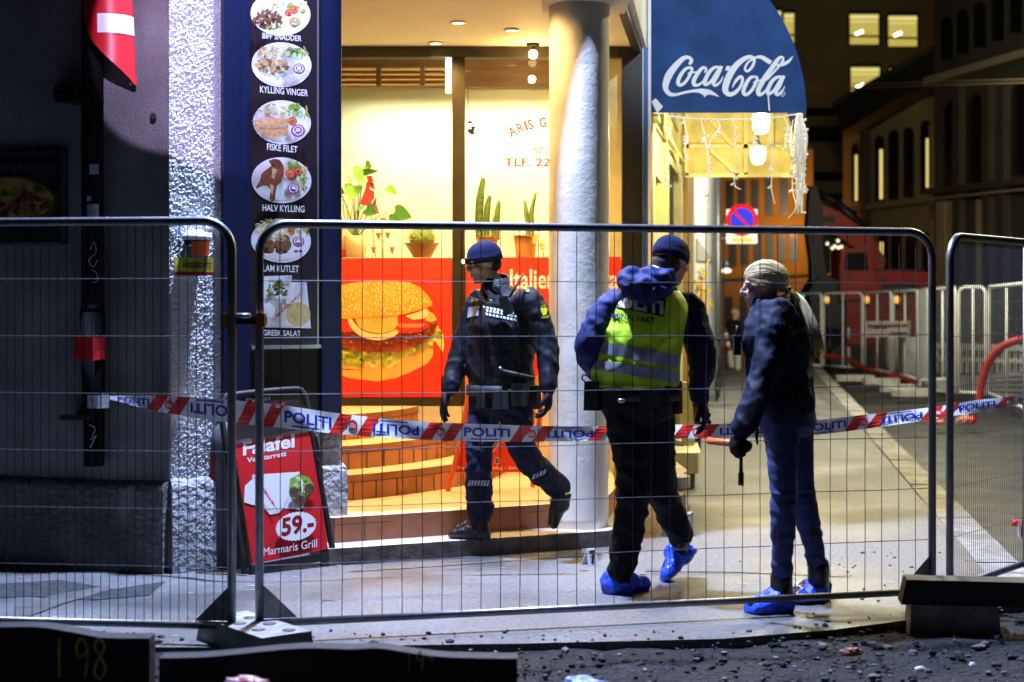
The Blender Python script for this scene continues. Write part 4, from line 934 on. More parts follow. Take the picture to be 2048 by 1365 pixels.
# neighbour with the white wall
nb_ = Thing('white_house', 'white rendered neighbouring house wall covered with yellow graffiti', 'building', (fx(26), 26, 0))
mb = MB(); seg(21.2, 31.5, -.1, 9, 'white_wall', .0, 2.5); nb_.part('wall', mb)
mb = MB(); seg(21.2, 31.5, -.1, 0.75, 'grey_wall', .03, .03); nb_.part('plinth', mb)
ar = Art(SF, .012, .002)
for k in range(26):
    x = random.gauss(1405,10); y = random.gauss(582,24); ar.stroke([(x,y),(x+random.uniform(-9,9),y+random.uniform(-12,12)),(x+random.uniform(-10,10),y+random.uniform(-16,16))], 'graffiti_yellow', random.uniform(2,5))
for s_ in ([(1388,600),(1385,580),(1390,560)], [(1403,555),(1402,600)], [(1415,570),(1410,610)], [(1396,580),(1412,582)], [(1412,605),(1409,622)]): ar.stroke(s_, 'ink_black', 1.6)
for k in range(9): ar.stroke([(random.uniform(1393,1428),random.uniform(665,690)), (random.uniform(1395,1425),random.uniform(690,715)), (random.uniform(1395,1425),random.uniform(700,760))], 'grey_wall', 1.2)
nb_.part('graffiti', ar.mb)
mb = MB(); mb.prism([SF.hit(1392,478,.0), SF.hit(1392,522,.0), SF.hit(1426,523,.0)], SF.n*.02, 'grey_wall'); nb_.part('canopy_side', mb)
t = Thing('bicycle', 'dark bicycle leaning against the white graffiti wall by the lamp post', 'bicycle', (fx(25.5)+.2, 25.5, 0))
for dy in (-.52, .52):
    mb = MB(); c = V((fx(25.5+dy)+.2, 25.5+dy, .34)); mb.tube([c+V((.05*math.sin(a)*0+.16*math.cos(a)*.33, .33*math.cos(a), .33*math.sin(a))) for a in [2*math.pi*i/24 for i in range(25)]], .02, 'rubber_black', 6)
    for i in range(8): a = math.pi*i/8; mb.tube([c+V((.05*math.cos(a), .32*math.cos(a), .32*math.sin(a))), c-V((.05*math.cos(a), .32*math.cos(a), .32*math.sin(a)))], .003, 'zinc', 4)
    t.part('wheel', mb)
mb = MB(); b0 = lambda dy, z: V((fx(25.5+dy)+.2, 25.5+dy, z))
for a, b in (((-.52,.34),(-.40,.95)), ((-.42,.8),(.05,.32)), ((-.42,.8),(.2,.82)), ((.05,.32),(.2,.95)), ((.05,.32),(.52,.34)), ((.2,.82),(.52,.34))): mb.tube([b0(*a), b0(*b)], .016, 'rubber_black', 7)
t.part('frame', mb); mb = MB(); mb.tube([b0(-.4,1.0)-V((.28,0,0)), b0(-.4,1.0)+V((.28,0,0))], .014, 'rubber_black', 7); t.part('handlebar', mb); mb = MB(); mb.ball(b0(.2,.98), (.06,.12,.04), 'rubber_black'); t.part('saddle', mb)
t = Thing('wall_lamp', 'small grey cone lamp glowing beside the white wall', 'lamp', W(1450, 545, 30.5))
mb = MB(); mb.lathe(W(1453,541,30.5), [(.13,0),(.05,.20),(.02,.22)], 'zinc', 16); mb.tube([W(1440,522,30.5), W(1453,522,30.5)], .02, 'zinc', 6); t.part('shade', mb)
mb = MB(); mb.ball(W(1453,542,30.4), (.10,.10,.05), 'lamp_soft'); t.part('bulb', mb)

YA = 12.62; AX0 = wx(1300, YA); ZB = wz(226, YA); RX = wx(1613,YA)-AX0; RZ = wz(-123,YA)-ZB; LA = 4.2
def aw(a, Yd): return V((AX0+0.16*(Yd-YA)+RX*math.cos(a), Yd, ZB+RZ*math.sin(a)))
t = Thing('awning', 'blue quarter-round awning with a white soft drink script over the side door', 'awning', (AX0+.6, YA+2, ZB))
AWP = Plane((AX0, YA, ZB), (1, 0, 0))
mb = MB(); pts = [V((AX0,YA,ZB))]+[aw(R(90)*i/28, YA) for i in range(29)]; mb.prism(pts, (0,.012,0), 'awning_blue'); side = t.part('end_panel', mb)
mb = MB(); mb.loft([[aw(R(90)*i/24, Yd)+V((.008*s,0,0)) for Yd in (YA+.013, YA+LA)] for i in range(25) for s in (0,)], 'awning_blue', cap=False); t.part('canopy', mb)
mb = MB(); pts = [V((AX0+.16*LA,YA+LA,ZB))]+[aw(R(90)*i/28, YA+LA) for i in range(29)]; mb.prism(pts, (0,.012,0), 'awning_lamplit'); t.part('end_panel', mb, label='far end panel of the awning lit yellow from inside')
mb = MB(); zl = wz(352,YA+LA); mb.prism([(AX0+.16*LA+.02,YA+LA-.02,zl), (AX0+.16*LA+RX*.98,YA+LA-.02,zl), (AX0+.16*LA+RX*.99,YA+LA-.02,ZB), (AX0+.16*LA+.02,YA+LA-.02,ZB)], (0,.01,0), 'awning_lamplit'); t.part('valance', mb)
mb = MB(); fb = lambda x, y, dY=0: W(x, y, YA+LA-.06-dY)
for a, b in (((1372,293),(1588,293)), ((1370,351),(1586,351)), ((1408,225),(1466,293)), ((1420,300),(1476,350)), ((1491,225),(1491,350)), ((1543,225),(1543,300)), ((1373,225),(1373,352)), ((1588,230),(1584,352))): mb.beam(fb(*a), fb(*b), .045, .035, 'frame_yellow', up=(0,1,0))
mb.beam((AX0+.05,YA+.05,ZB-.02), (AX0+.05+.16*LA,YA+LA,ZB-.02), .04, .04, 'frame_yellow'); mb.beam((AX0+RX-.04,YA+.05,ZB+.03), (AX0+RX-.04+.16*LA,YA+LA,ZB+.03), .04, .04, 'frame_yellow'); mb.prism([W(1309,228,13.0), W(1328,228,13.0), W(1328,278,13.0)], (0,.02,0), 'frame_yellow'); mb.prism([W(1346,300,15.5), W(1358,300,15.5), W(1358,345,15.5)], (0,.02,0), 'frame_yellow')
t.part('frame', mb)
mb = MB(); mb.prism([AWP.hit(1303,204,.02), AWP.hit(1311,197,.02), AWP.hit(1326,214,.02), AWP.hit(1314,227,.02)], (0,-.004,0), 'white_paint'); t.part('bracket_plate', mb)
ar = Art(AWP, .003, .0006)
cp = lambda L: [(1280+x/5.689, 60+y/5.689) for x, y in L]; cw = lambda L: [q/5.689 for q in L]
def st(pw): ar.stroke(cp([(a, b) for a, b, c in pw]), 'logo_white', cw([c for a, b, c in pw]), 6)
st([(560,395,26),(585,352,44),(560,318,34),(500,322,50),(410,405,70),(330,515,84),(293,620,72),(300,690,54),(350,735,46),(430,738,26)])
ar.poly(cp([(395,728),(500,700),(600,680),(700,668),(790,680),(850,715),(905,765),(850,748),(790,737),(755,745),(735,768),(715,740),(670,716),(600,712),(520,725),(440,748),(395,755)]), 'logo_white')
st([(575,430,30),(520,445,34),(460,520,44),(432,600,44),(460,630,36),(520,590,34),(575,500,34),(592,440,28),(560,425,20)]); st([(545,500,18),(575,490,22),(640,480,14)])
st([(740,490,22),(752,445,30),(715,432,34),(660,490,46),(612,580,48),(622,628,42),(680,620,28),(750,550,14)])
st([(905,425,24),(850,428,34),(790,480,44),(742,570,46),(742,622,40),(800,595,34),(860,510,34),(905,430,30)]); st([(930,412,34),(880,520,44),(835,605,42),(862,632,34),(915,590,22),(945,530,8)])
ar.poly(cp([(985,412),(1030,412),(1012,464),(968,464)]), 'logo_white')
st([(1050,660,6),(1085,590,34),(1140,535,38),(1168,565,32),(1140,650,34),(1080,715,44),(1015,735,52),(970,690,66),(985,600,76),(1040,480,74),(1120,380,64),(1210,318,48),(1275,312,38),(1300,355,34),(1270,430,32),(1220,472,30),(1195,440,26),(1230,370,24),(1310,318,26),(1380,312,44),(1440,345,52),(1490,375,50)])
st([(1300,535,30),(1250,550,36),(1195,640,46),(1178,715,44),(1210,738,36),(1270,690,36),(1320,600,36),(1332,545,28),(1300,530,20)]); st([(1290,605,18),(1320,590,22),(1385,570,14)])
st([(1440,575,18),(1530,475,24),(1610,380,28),(1630,325,26),(1600,312,30),(1560,350,46),(1490,450,56),(1400,580,60),(1345,690,54),(1360,738,44),(1420,705,26),(1455,640,10)])
st([(1555,405,26),(1620,395,42),(1690,360,36),(1742,298,4)])
st([(1615,535,24),(1560,540,34),(1500,590,44),(1455,680,46),(1460,728,40),(1515,700,34),(1570,620,34),(1612,540,30)]); st([(1638,522,34),(1590,630,44),(1545,712,42),(1572,738,34),(1622,690,20),(1648,640,6)])
a0 = [(1625+24*math.cos(2*math.pi*i/12), 730+28*math.sin(2*math.pi*i/12), 6) for i in range(13)]; st(a0); ar.text('R', 1563.5, 191, 1567.5, 191, 5, 'logo_white'); st([(1458,735,20),(1463,800,14),(1470,905,18),(1470,925,8)])
t.part('script', ar.mb, side)
def bulb(px, py, Yd, r_, label):
    t = Thing('awning_lamp', label, 'lamp', W(px, py, Yd)); c = W(px, py, Yd)
    mb = MB(); mb.lathe(c, [(r_*.55,-r_*1.15),(r_*.95,-r_*.6),(r_*1.0,r_*.4),(r_*.95,r_*1.0),(r_*.3,r_*1.15)], 'lamp_white', 20); t.part('globe', mb)
    mb = MB(); mb.lathe(c+V((0,0,r_*1.15)), [(r_*.35,0),(r_*.4,r_*.5),(r_*.1,r_*.6)], 'zinc', 12); mb.tube([c+V((0,0,r_*1.5)), V((c.x,c.y,min(ZB+.4, c.z+.35)))], .012, 'zinc', 6); t.part('socket', mb)
bulb(1522, 247, 13.3, .075, 'brightly lit white lamp hanging just below the awning edge'); bulb(1516, 311, 15.2, .075, 'second lit lamp hanging deeper under the awning')
# icicle lights
t = Thing('icicle_lights', 'white icicle light cord hanging in strands from the awning', 'string lights', W(1460, 238, YA-.02))
mb = MB(); YI = YA-.03
P_, Q_ = spline([W(x,y,YI) for x,y in ((1329,232),(1370,236),(1420,239),(1480,239),(1530,238),(1570,232),(1602,228))], [.006]*7, 5); mb.tube(P_, Q_, 'cord_glow', 5); t.part('cord', mb)
def strand(pts, nb=6, r_=.0045):
    mb = MB(); pts = [(x+random.uniform(-2,2), y) for x, y in pts]; P_, Q_ = spline([W(x,y,YI+random.uniform(-.03,.03)) for x,y in pts], [r_]*len(pts), 5); mb.tube(P_, Q_, 'cord_glow', 5)
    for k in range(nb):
        p = random.choice(P_[2:]); d = V((random.choice((-1,1))*random.uniform(.5,1), random.uniform(-.3,.3), random.uniform(-.8,.3))).normalized(); mb.tube([p, p+d*.035], .009, 'cord_glow', 6)
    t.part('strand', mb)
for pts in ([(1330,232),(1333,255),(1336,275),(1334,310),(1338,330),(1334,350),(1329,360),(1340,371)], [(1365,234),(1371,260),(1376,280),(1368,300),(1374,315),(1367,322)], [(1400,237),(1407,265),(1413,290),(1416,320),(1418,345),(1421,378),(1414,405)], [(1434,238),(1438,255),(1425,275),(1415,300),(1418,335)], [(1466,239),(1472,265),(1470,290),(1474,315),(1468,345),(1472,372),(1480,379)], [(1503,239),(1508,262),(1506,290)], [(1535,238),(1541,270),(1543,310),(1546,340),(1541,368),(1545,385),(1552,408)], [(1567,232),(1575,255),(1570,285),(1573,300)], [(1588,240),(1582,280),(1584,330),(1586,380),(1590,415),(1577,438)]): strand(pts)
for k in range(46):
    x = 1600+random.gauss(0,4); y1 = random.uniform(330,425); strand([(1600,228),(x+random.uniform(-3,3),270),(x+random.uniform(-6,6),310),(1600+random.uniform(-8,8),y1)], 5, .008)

# ------------------------------------------------------------------ lamp post with no-parking sign
t = Thing('sign_post', 'galvanised post carrying a round blue and red no parking sign', 'sign post', G(1437, 780))
b = G(1437, 780); YS = b.y; mb = MB(); mb.tube([b, b+V((-.02,0,3.9))], .062, 'zinc', 14); t.part('pole', mb)
mb = MB(); c = W(1484, 440, YS-.1)
mb.box(c+V((0,.03,-.12)), (.56,.02,.62), 'white_paint'); mb.box(W(1484,480,YS-.1)+V((0,.02,0)), (.38,.01,.07), 'sign_yellow')
for py in (452, 478): mb.tube([W(1438,py,YS-.05), W(1462,py,YS-.05)], .03, 'zinc', 8)
t.part('back_plate', mb)
mb = MB()
def disc(r_, m, o, a0=0, a1=360, n=40): mb.add([c+V((r_*math.cos(R(a0+(a1-a0)*i/n)), -o, r_*math.sin(R(a0+(a1-a0)*i/n)))) for i in range(n)], [tuple(range(n))], m)
disc(.285,'no_red',.002); disc(.215,'no_blue',.006); q = V((.707,0,-.707)); s_ = V((.707,0,.707))
mb.add([c+q*.22+s_*.022-V((0,.01,0)), c-q*.22+s_*.022-V((0,.01,0)), c-q*.22-s_*.022-V((0,.01,0)), c+q*.22-s_*.022-V((0,.01,0))], [(0,1,2,3)], 'no_red'); t.part('sign_face', mb)

# ------------------------------------------------------------------ site fence panels in front
def fence(name, label, a, b, zb, zt, nv, nh, group, tube=.0195, wire=.0019, mids=(), sag=0.0, m='zinc', wm='wire', round_=0.13, corner=(1,1)):
    a, b = V(a), V(b); t = Thing(name, label, 'fence panel', ((a.x+b.x)/2, (a.y+b.y)/2, 0), group); L = (b-a).length; u = (b-a)/L
    pt = lambda s, z, o=0.0: a+u*s+V((0,0,z))+V((u.y,-u.x,0))*o
    P = []
    for (cs, cz, q0) in ((round_, zt-round_, 180), (L-round_, zt-round_, 90)):
        P += [pt(cs+round_*math.cos(R(q0-90*i/8)), cz+round_*math.sin(R(q0-90*i/8))) for i in range(9)]
    mb = MB(); mb.tube([pt(0, 0.03)]+P+[pt(L, 0.03)], tube, m, 12)
    mb.tube([pt(0, zb), pt(L, zb)], tube*.9, m, 10)
    for s in mids: mb.tube([pt(s, zb), pt(s, zt)], tube*.75, m, 8)
    t.part('frame', mb)
    mb = MB()
    for i in range(1, nv):
        s = L*i/nv; w0 = [0.0]*7
        if sag: w0 = [random.uniform(-sag, sag) for _ in range(7)]
        n = 6 if sag else 1
        zt_ = zt-(round_-math.sqrt(max(0, round_**2-max(0, round_-min(s, L-s))**2)))
        mb.tube([pt(s+(w0[k] if 0 < k < n else 0), zb+(zt_-zb)*k/n, .004) for k in range(n+1)], wire, wm, 4, cap=False, smooth=False)
    for j in range(1, nh):
        z = zb+(zt-zb)*j/nh; mb.tube([pt(L*k/12, z+(random.uniform(-sag,sag)*.5 if sag else 0), -.004) for k in range(13)], wire*1.05, wm, 4, cap=False, smooth=False)
    t.part('mesh', mb)
    for q, (s, d) in enumerate(((0.0, 1), (L, -1))):
        if not corner[q]: continue
        mb = MB(); s0 = s+d*tube; mb.prism([pt(s0, zb+.02, -.006), pt(s0+d*.15, zb+.02, -.006), pt(s0, zb+.17, -.006)], V((u.y,-u.x,0))*.004, m); t.part('gusset', mb)
    return t
FL0 = V((-1.13, 7.0, 0)); FL1 = V((2.095, 7.80, 0))
G1 = 'mesh panels of the near site fence'
fence('site_fence', 'wide meshed fence panel spanning the middle in front of the officers', FL0, FL1, .085, 1.875, 36, 7, G1, sag=.004)
fence('site_fence', 'close wired fence panel in front of the dark wall', (-4.6, 7.35, 0), (-1.245, 6.95, 0), .085, 1.885, 84, 7, G1, wire=.0018)
fence('site_fence', 'fine meshed fence panel turning away at the right with its own middle post', (2.20, 7.86, 0), (5.0, 11.35, 0), .085, 1.86, 170, 7, G1, wire=.0014, mids=(1.02, 2.9), corner=(0,0))
mb = MB(); c = W(490, 641, 6.98); mb.box(c, (.19,.05,.035), 'rubber_black'); mb.box(c+V((-.075,-.012,0)), (.04,.055,.06), 'clamp_orange'); mb.box(c+V((.075,-.012,0)), (.04,.055,.06), 'clamp_orange'); mb.tube([c+V((-.03,-.03,.02)), c+V((.03,-.03,.02))], .012, 'steel_trim', 8); single('fence_clamp', mb, 'rusty orange clamp joining two fence posts', 'clamp')
def foot(label, c, ang, parts):
    t = Thing('ballast_block', label, 'ballast block', c, 'weights under the fence posts'); rot = Matrix.Rotation(ang, 3, 'Z')
    for nm, off, d, m in parts:
        mb = MB(); mb.box(V(c)+rot @ V(off), d, m, rot, .93)
        if m == 'concrete':
            for k in range(6): mb.lathe(V(c)+rot @ V((off[0]-d[0]*.35+d[0]*.14*k, off[1]+(.05 if k % 2 else -.05), off[2]+d[2]/2-.001)), [(.03,0),(.03,.004)], 'stain_dark', 10)
        t.part(nm, mb)
foot('pale concrete fence foot under the joined left posts', (-1.14, 6.92, -.02), R(-52), (('block', (0,0,.055), (.62,.26,.13), 'concrete'),))
foot('concrete fence foot topped by a dark rubber beam at the right post', (2.12, 7.52, -.02), R(-8), (('block', (-.02,-.1,.05), (.42,.24,.16), 'concrete'), ('beam', (.08,-.18,.19), (.70,.16,.115), 'rubber_black')))

# ------------------------------------------------------------------ police tape
TP = [(212,795,3,8.86),(250,799,8,8.85),(300,806,15,8.83),(345,811,18,8.8),(420,819,22,8.7),(470,824,23,8.6),(560,833,23,8.58),(660,846,21,8.62),(760,856,19,8.7),(860,863,18,8.76),(960,866,17.5,8.78),(1060,868,16,8.8),(1130,868,15,8.8),(1200,867,14,8.8),(1290,866,13,8.8),(1345,864,14,8.8),(1420,863,14,8.8),(1520,860,15,8.8),(1640,855,15,8.8),(1740,843,14,8.8),(1820,833,13,8.8),(1880,825,12,8.8),(1950,813,12,8.8),(2036,801,9,8.8)]
def tape_at(x, v, off=0.0):
    for i in range(len(TP)-1):
        if x <= TP[i+1][0] or i == len(TP)-2:
            a, b = TP[i], TP[i+1]; k = (x-a[0])/(b[0]-a[0]); k2 = k
            y = a[1]+(b[1]-a[1])*k2; h = a[2]+(b[2]-a[2])*k2; Yd = a[3]+(b[3]-a[3])*k2; break
    return W(x, y-h*v, Yd-off+0.015*v*math.sin(x*.011)+.004*math.sin(x*.05+v*2))
t = Thing('police_tape', 'white police barrier tape with red stripes and blue lettering across the scene', 'barrier tape', W(1100, 868, 8.8))
mb = MB(); xs = [212+i*6 for i in range(305)]; xs[-1] = 2036
mb.add([tape_at(x, v) for v in (-1,-.5,0,.5,1) for x in xs], [(j*305+i, j*305+i+1, (j+1)*305+i+1, (j+1)*305+i) for j in range(4) for i in range(304)], 'tape_white', True); t.part('band', mb)
mb = MB(); 
def stripe(x0, x1, m='tape_red'):
    n = 5; A_ = [tape_at(x0+(x1-x0)*.0-6-9*(-v), v, .002) for v in [-1+2*i/n for i in range(n+1)]]; wd = x1-x0
    for i in range(n):
        v0, v1 = -1+2*i/n, -1+2*(i+1)/n; s0, s1 = x0+11*v0, x0+11*v1
        mb.add([tape_at(s0,v0,.003), tape_at(s0+wd,v0,.003), tape_at(s1+wd,v1,.003), tape_at(s1,v1,.003)], [(0,1,2,3)], m)
for x in (302,346,484,533,669,724,850,894,1030,1074,1186,1355,1405,1535,1585,1700,1742,1851,1886,1998): mb = MB(); stripe(x, x+24); t.part('stripe', mb)
mb = MB()
for x in (338, 520, 706, 881, 1063, 1222, 1393, 1565, 1727, 1876, 2020):
    mb = MB(); mb.add([tape_at(x+9*math.cos(a), .52*math.sin(a), .003) for a in [2*math.pi*i/14 for i in range(14)]], [tuple(range(14))], 'tape_red')
    for k in range(4): mb.add([tape_at(x-5+k*3+q, w_, .005) for q, w_ in ((-.7,-.3),(.7,-.3),(.7,.25-.05*abs(k-1)),(-.7,.25-.05*abs(k-1)))], [(0,1,2,3)], 'tape_white')
    t.part('stop_mark', mb)
mb = MB()
for x0, x1, inv in ((236,298,0),(381,470,1),(569,663,0),(746,838,1),(928,1020,0),(1095,1186,1),(1250,1345,0),(1440,1528,1),(1612,1692,0),(1764,1844,1),(1918,1990,0)):
    mb = MB(); letter(mb, 'tape_blue', 'POLITI', (lambda a, b: tape_at(x0+(x1-x0)*a, -.42+.95*b, .004)) if not inv else (lambda a, b: tape_at(x1-(x1-x0)*a, .42-.95*b, .004)), .025)
    v = -.75 if not inv else .75
    mb.add([tape_at(x0+(x1-x0)*(.15+.6*i/6), v+s_*.06, .004) for s_ in (-1,1) for i in range(7)], [(i,i+1,7+i+1,7+i) for i in range(6)], 'tape_blue')
    t.part('lettering', mb)
mb = MB(); L = [(172,734,9),(178,752,10),(190,775,9),(204,790,6),(214,796,3)]
mb.add([W(x+s_*w_*.55, y-s_*w_*.35, 8.87) for s_ in (-1,1) for x,y,w_ in L], [(i,i+1,5+i+1,5+i) for i in range(4)], 'tape_white'); mb.add([W(x+s_*w_*.45, y-s_*w_*.3, 8.865) for s_ in (-1,1) for x,y,w_ in L[1:3]], [(0,1,3,2)], 'tape_red'); t.part('twisted_end', mb)
mb = MB(); mb.tube([W(2033,1040,8.84), W(2033,1052,8.84)], .03, 'tape_red', 10)
for k in range(5): mb.add([W(2036+k*4,1040+random.uniform(-4,4),8.8), W(2044+k*4,1038+random.uniform(-4,4),8.78), W(2040+k*4,1078+random.uniform(-6,6),8.8), W(2034+k*4,1066+random.uniform(-6,6),8.82)], [(0,1,2,3)], 'tape_red' if k % 2 else 'tape_white')
single('tape_knot', mb, 'loose knot of red and white tape on the right fence post', 'tape')

# ------------------------------------------------------------------ steel plates with sprayed numbers, litter in the foreground
def plate_thing(label, Yd, top, x0, x1, num, sx, sy, sh):
    t = Thing('trench_plate', label, 'steel plate', V((wx((x0+x1)/2,Yd), Yd, -.1)), 'dark steel plates lining the trench')
    P_, Q_ = spline([V((x,y,0)) for x,y in top], [1]*len(top), 4)
    pts = [W(p.x,p.y,Yd) for p in P_]+[V((wx(x1,Yd),Yd,-.15)), V((wx(x0,Yd),Yd,-.15))]
    mb = MB(); mb.prism(pts, (0,.09,0), 'black_steel'); pl = t.part('plate', mb)
    mb = MB(); ar = Art(Plane((0,Yd,0),(1,0,0)), .002, .001)
    dg = {'1': [[(.2,0),(.2,1)]], '9': [[(.85,.25),(.5,.0),(.15,.2),(.3,.45),(.75,.4),(.85,.2),(.85,.6),(.7,1)]], '8': [[(.8,.15),(.4,.0),(.2,.25),(.6,.5),(.85,.8),(.5,1.05),(.15,.85),(.4,.55),(.75,.3),(.8,.15)]], '-': [[(.1,.3),(.6,.28),(.95,.32),(.9,.5)]]}
    for k, ch in enumerate(num):
        for s_ in dg[ch]: ar.stroke([(sx+k*sh*.46+a*sh*.4, sy+b*sh) for a, b in s_], 'spray_yellow', sh*.07)
    t.part('sprayed_number', ar.mb, pl)
plate_thing('black steel trench plate sprayed with the yellow number 198', 5.5, [(-30,1256),(40,1254),(90,1256),(150,1266),(210,1276),(299,1277)], -30, 299, '198', 112, 1277, 78)
plate_thing('longer black trench plate with a faint yellow 19 at its right end', 5.35, [(318,1317),(400,1315),(470,1309),(600,1297),(700,1299),(760,1297),(830,1308),(900,1315),(1035,1318)], 318, 1035, '19-', 815, 1304, 38)
def crumple(name, label, c, r_, m, cat):
    b = bmesh.new(); bmesh.ops.create_icosphere(b, subdivisions=4, radius=1); mb = MB(); vs = []
    for v in b.verts:
        k = 1+.35*noise.noise(v.co*2.3+V(c))-.22*abs(noise.noise(v.co*5+V(c))); vs.append(V(c)+V((v.co.x*r_[0]*k, v.co.y*r_[1]*k, v.co.z*r_[2]*k)))
    mb.add(vs, [tuple(v.index for v in f.verts) for f in b.faces], m, False); b.free(); return single(name, mb, label, cat)
crumple('plastic_bag', 'crumpled pink and red plastic wrap peeking up in front of the trench plate', W(490,1372,5.1), (.075,.05,.03), 'plastic_pink', 'bag')
crumple('plastic_bag', 'pale blue plastic bag lying at the lower edge on the gravel', W(1168,1372,6.05), (.10,.06,.035), 'plastic_blue', 'bag')
crumple('paper_scrap', 'tiny white paper scrap on the dark gravel', G(1840,1338), (.022,.015,.01), 'white', 'litter'); crumple('paper_scrap', 'small white scrap farther right on the dark gravel near the fence foot', G(1945,1330), (.015,.012,.01), 'white', 'litter')
crumple('brick_piece', 'broken reddish brick piece at the pavement edge', G(1703,1305), (.05,.02,.02), 'tile_shade', 'brick')
t = Thing('evidence_marker', 'small white tent marker with a black number 7 on the pavement', 'marker', G(1181, 1129)); c = t.loc
mb = MB(); w2, d2, h2 = .042, .03, .092; rz = Matrix.Rotation(R(38), 3, 'Z')
f_ = lambda x, y, z: c+rz @ V((x,y,z))
mb.prism([f_(-w2,-d2,0), f_(w2,-d2,0), f_(w2*.72,-.005,h2), f_(-w2*.72,-.005,h2)], rz @ V((0,.003,0)), 'white'); mb.prism([f_(-w2,d2,0), f_(w2,d2,0), f_(w2*.72,-.001,h2), f_(-w2*.72,-.001,h2)], rz @ V((0,.003,0)), 'white'); t.part('tent', mb)
mb = MB(); letter(mb, 'ink_black', '7', lambda a, b: f_((a-.5)*.045, -d2*(1-(.012+.06*b)/h2*.85)-.003, .012+.066*b), .06); t.part('number', mb)

# ------------------------------------------------------------------ far site fence along the kerb
def gx(px, Y): return (px-1024)/F*Y
G2 = 'panels of the far site fence'
pts = [(1560,41),(1645,38.6),(1727,37.2),(1785,34.4),(1838,31.5),(1860,29.5),(1914,26.6),(1975,26.2),(2060,22)]
labs = ['far fence panel nearest the street end behind the ponytail', 'far fence panel with an amber lamp left of the pink sign', 'far fence panel carrying the left half of the pink sign', 'far fence panel carrying the right half of the pink sign', 'short steep far fence panel covered by a white sheet', 'narrow far fence panel right of the white sheet', 'far fence panel with grey posts beside the red hose arch', 'far fence panel cut off by the right picture edge']
for i in range(len(pts)-1):
    (x0, y0), (x1, y1) = pts[i], pts[i+1]
    fence('far_fence', labs[i], (gx(x0,y0)+.03, y0, 0), (gx(x1,y1)-.03, y1, 0), .06, 1.84, 26, 7, G2, .028, .0035, mids=(((V((gx(x1,y1),y1,0))-V((gx(x0,y0),y0,0))).length)/2,), m='white_paint', wm='zinc', corner=(0,0))
mb = MB(); a, b = V((gx(1838,31.45),31.45,.1)), V((gx(1859,29.45),29.45,.1)); mb.prism([a-V((.02,0,0)), b-V((.02,0,0)), b-V((.02,0,-1.78)), a-V((.02,0,-1.75))], (-.01,-.03,0), 'white_paint'); single('hoarding_sheet', mb, 'white hoarding sheet tied to the far fence', 'sheet')
t = Thing('fence_sign', 'pink grey sign with black fence company web address on the far fence', 'sign', W(1775, 674, 33.4))
SP = Plane(W(1730,660,33.9), W(1820,660,32.5)-W(1730,660,33.9))
mb = MB(); mb.prism([SP.hit(1732,643,.0), SP.hit(1819,642,.0), SP.hit(1820,674,.0), SP.hit(1731,675,.0)], -SP.n*.02, 'board_pink'); pl = t.part('board', mb)
ar = Art(SP, .01, .003); ar.text('byggegjerde.no', 1736, 656, 1816, 654, 8, 'ink_black', .03); ar.text('Nusteen', 1780, 670, 1815, 669, 6, 'ink_black', .05); ar.text('tlf 815', 1736, 671, 1758, 671, 3.5, 'bin_grey'); t.part('lettering', ar.mb, pl)
for k, (px, Y) in enumerate(((1654,38.2),(1734,36.8),(1794,33.8))):
    mb = MB(); c = W(px, 600, Y); mb.ball(c, (.07,.07,.09), 'amber_lamp'); mb.box(c-V((0,0,.13)), (.08,.06,.1), 'tool_black'); single('warning_lamp', mb, ('amber warning lamp on the fence post nearest the street end', 'amber warning lamp on the fence post left of the pink sign', 'amber warning lamp above the pink sign')[k], 'lamp', 'amber fence lamps')
mb = MB(); c = W(1604, 593, 40); mb.ball(c, (.06,.06,.08), 'cone_lamp'); mb.tube([c-V((0,0,.1)), c-V((0,0,.5))], .02, 'tool_black', 6); single('warning_lamp', mb, 'small turquoise lamp on the fence beside the ponytail', 'lamp')
def hose(name, label, P, r_, m, rib=0):
    P_, Q_ = spline(P, [r_]*len(P), 10); 
    if rib: Q_ = [q*(1+(.1 if i % 2 else -.05)) for i, q in enumerate(Q_)]
    mb = MB(); mb.tube(P_, Q_, m, 12); return single(name, mb, label, 'hose')
hose('red_hose', 'red plastic hose lying along the foot of the far fence', [W(1560,722,42), W(1625,716,39.5), W(1655,713,38.5), W(1690,718,38), W(1715,730,37), W(1745,744,36), W(1790,754,34), W(1826,765,32.2)], .065, 'hose_red')
hose('red_hose', 'thick red ribbed hose arching up behind the right fence', [W(1957,815,23.5), W(1963,770,23.5), W(1978,725,23.4), W(2003,695,23.2), W(2040,680,23), W(2090,678,22.6)], .058, 'hose_red', 1)
t = Thing('pallet_fence', 'row of pale timber barrier boards behind the right fence', 'barrier', W(1960, 760, 30)); mb = MB()
for y0, y1 in ((688,700),(716,724)): mb = MB(); mb.prism([W(1866,y0-2,33), W(2060,y0+3,28), W(2060,y1+3,28), W(1866,y1-2,33)], (0,.05,0), 'bag_white'); t.part('rail', mb)
mb = MB()
for k in range(16): x = 1872+k*12; Y = 33-5*(x-1866)/194+.06; mb.prism([W(x,692,Y), W(x+6,692,Y), W(x+6,746,Y), W(x,746,Y)], (0,.04,0), 'bag_white')
t.part('slat', mb)
mb = MB(); 
for k in range(5): mb.box(W(1990,752+k*9,27)+V((0,0,0)), (2.6,.2,.06), 'concrete', Matrix.Rotation(R(-4+k*2),3,'Y'))
single('plank_stack', mb, 'stack of grey planks on the ground below the timber barrier', 'planks')
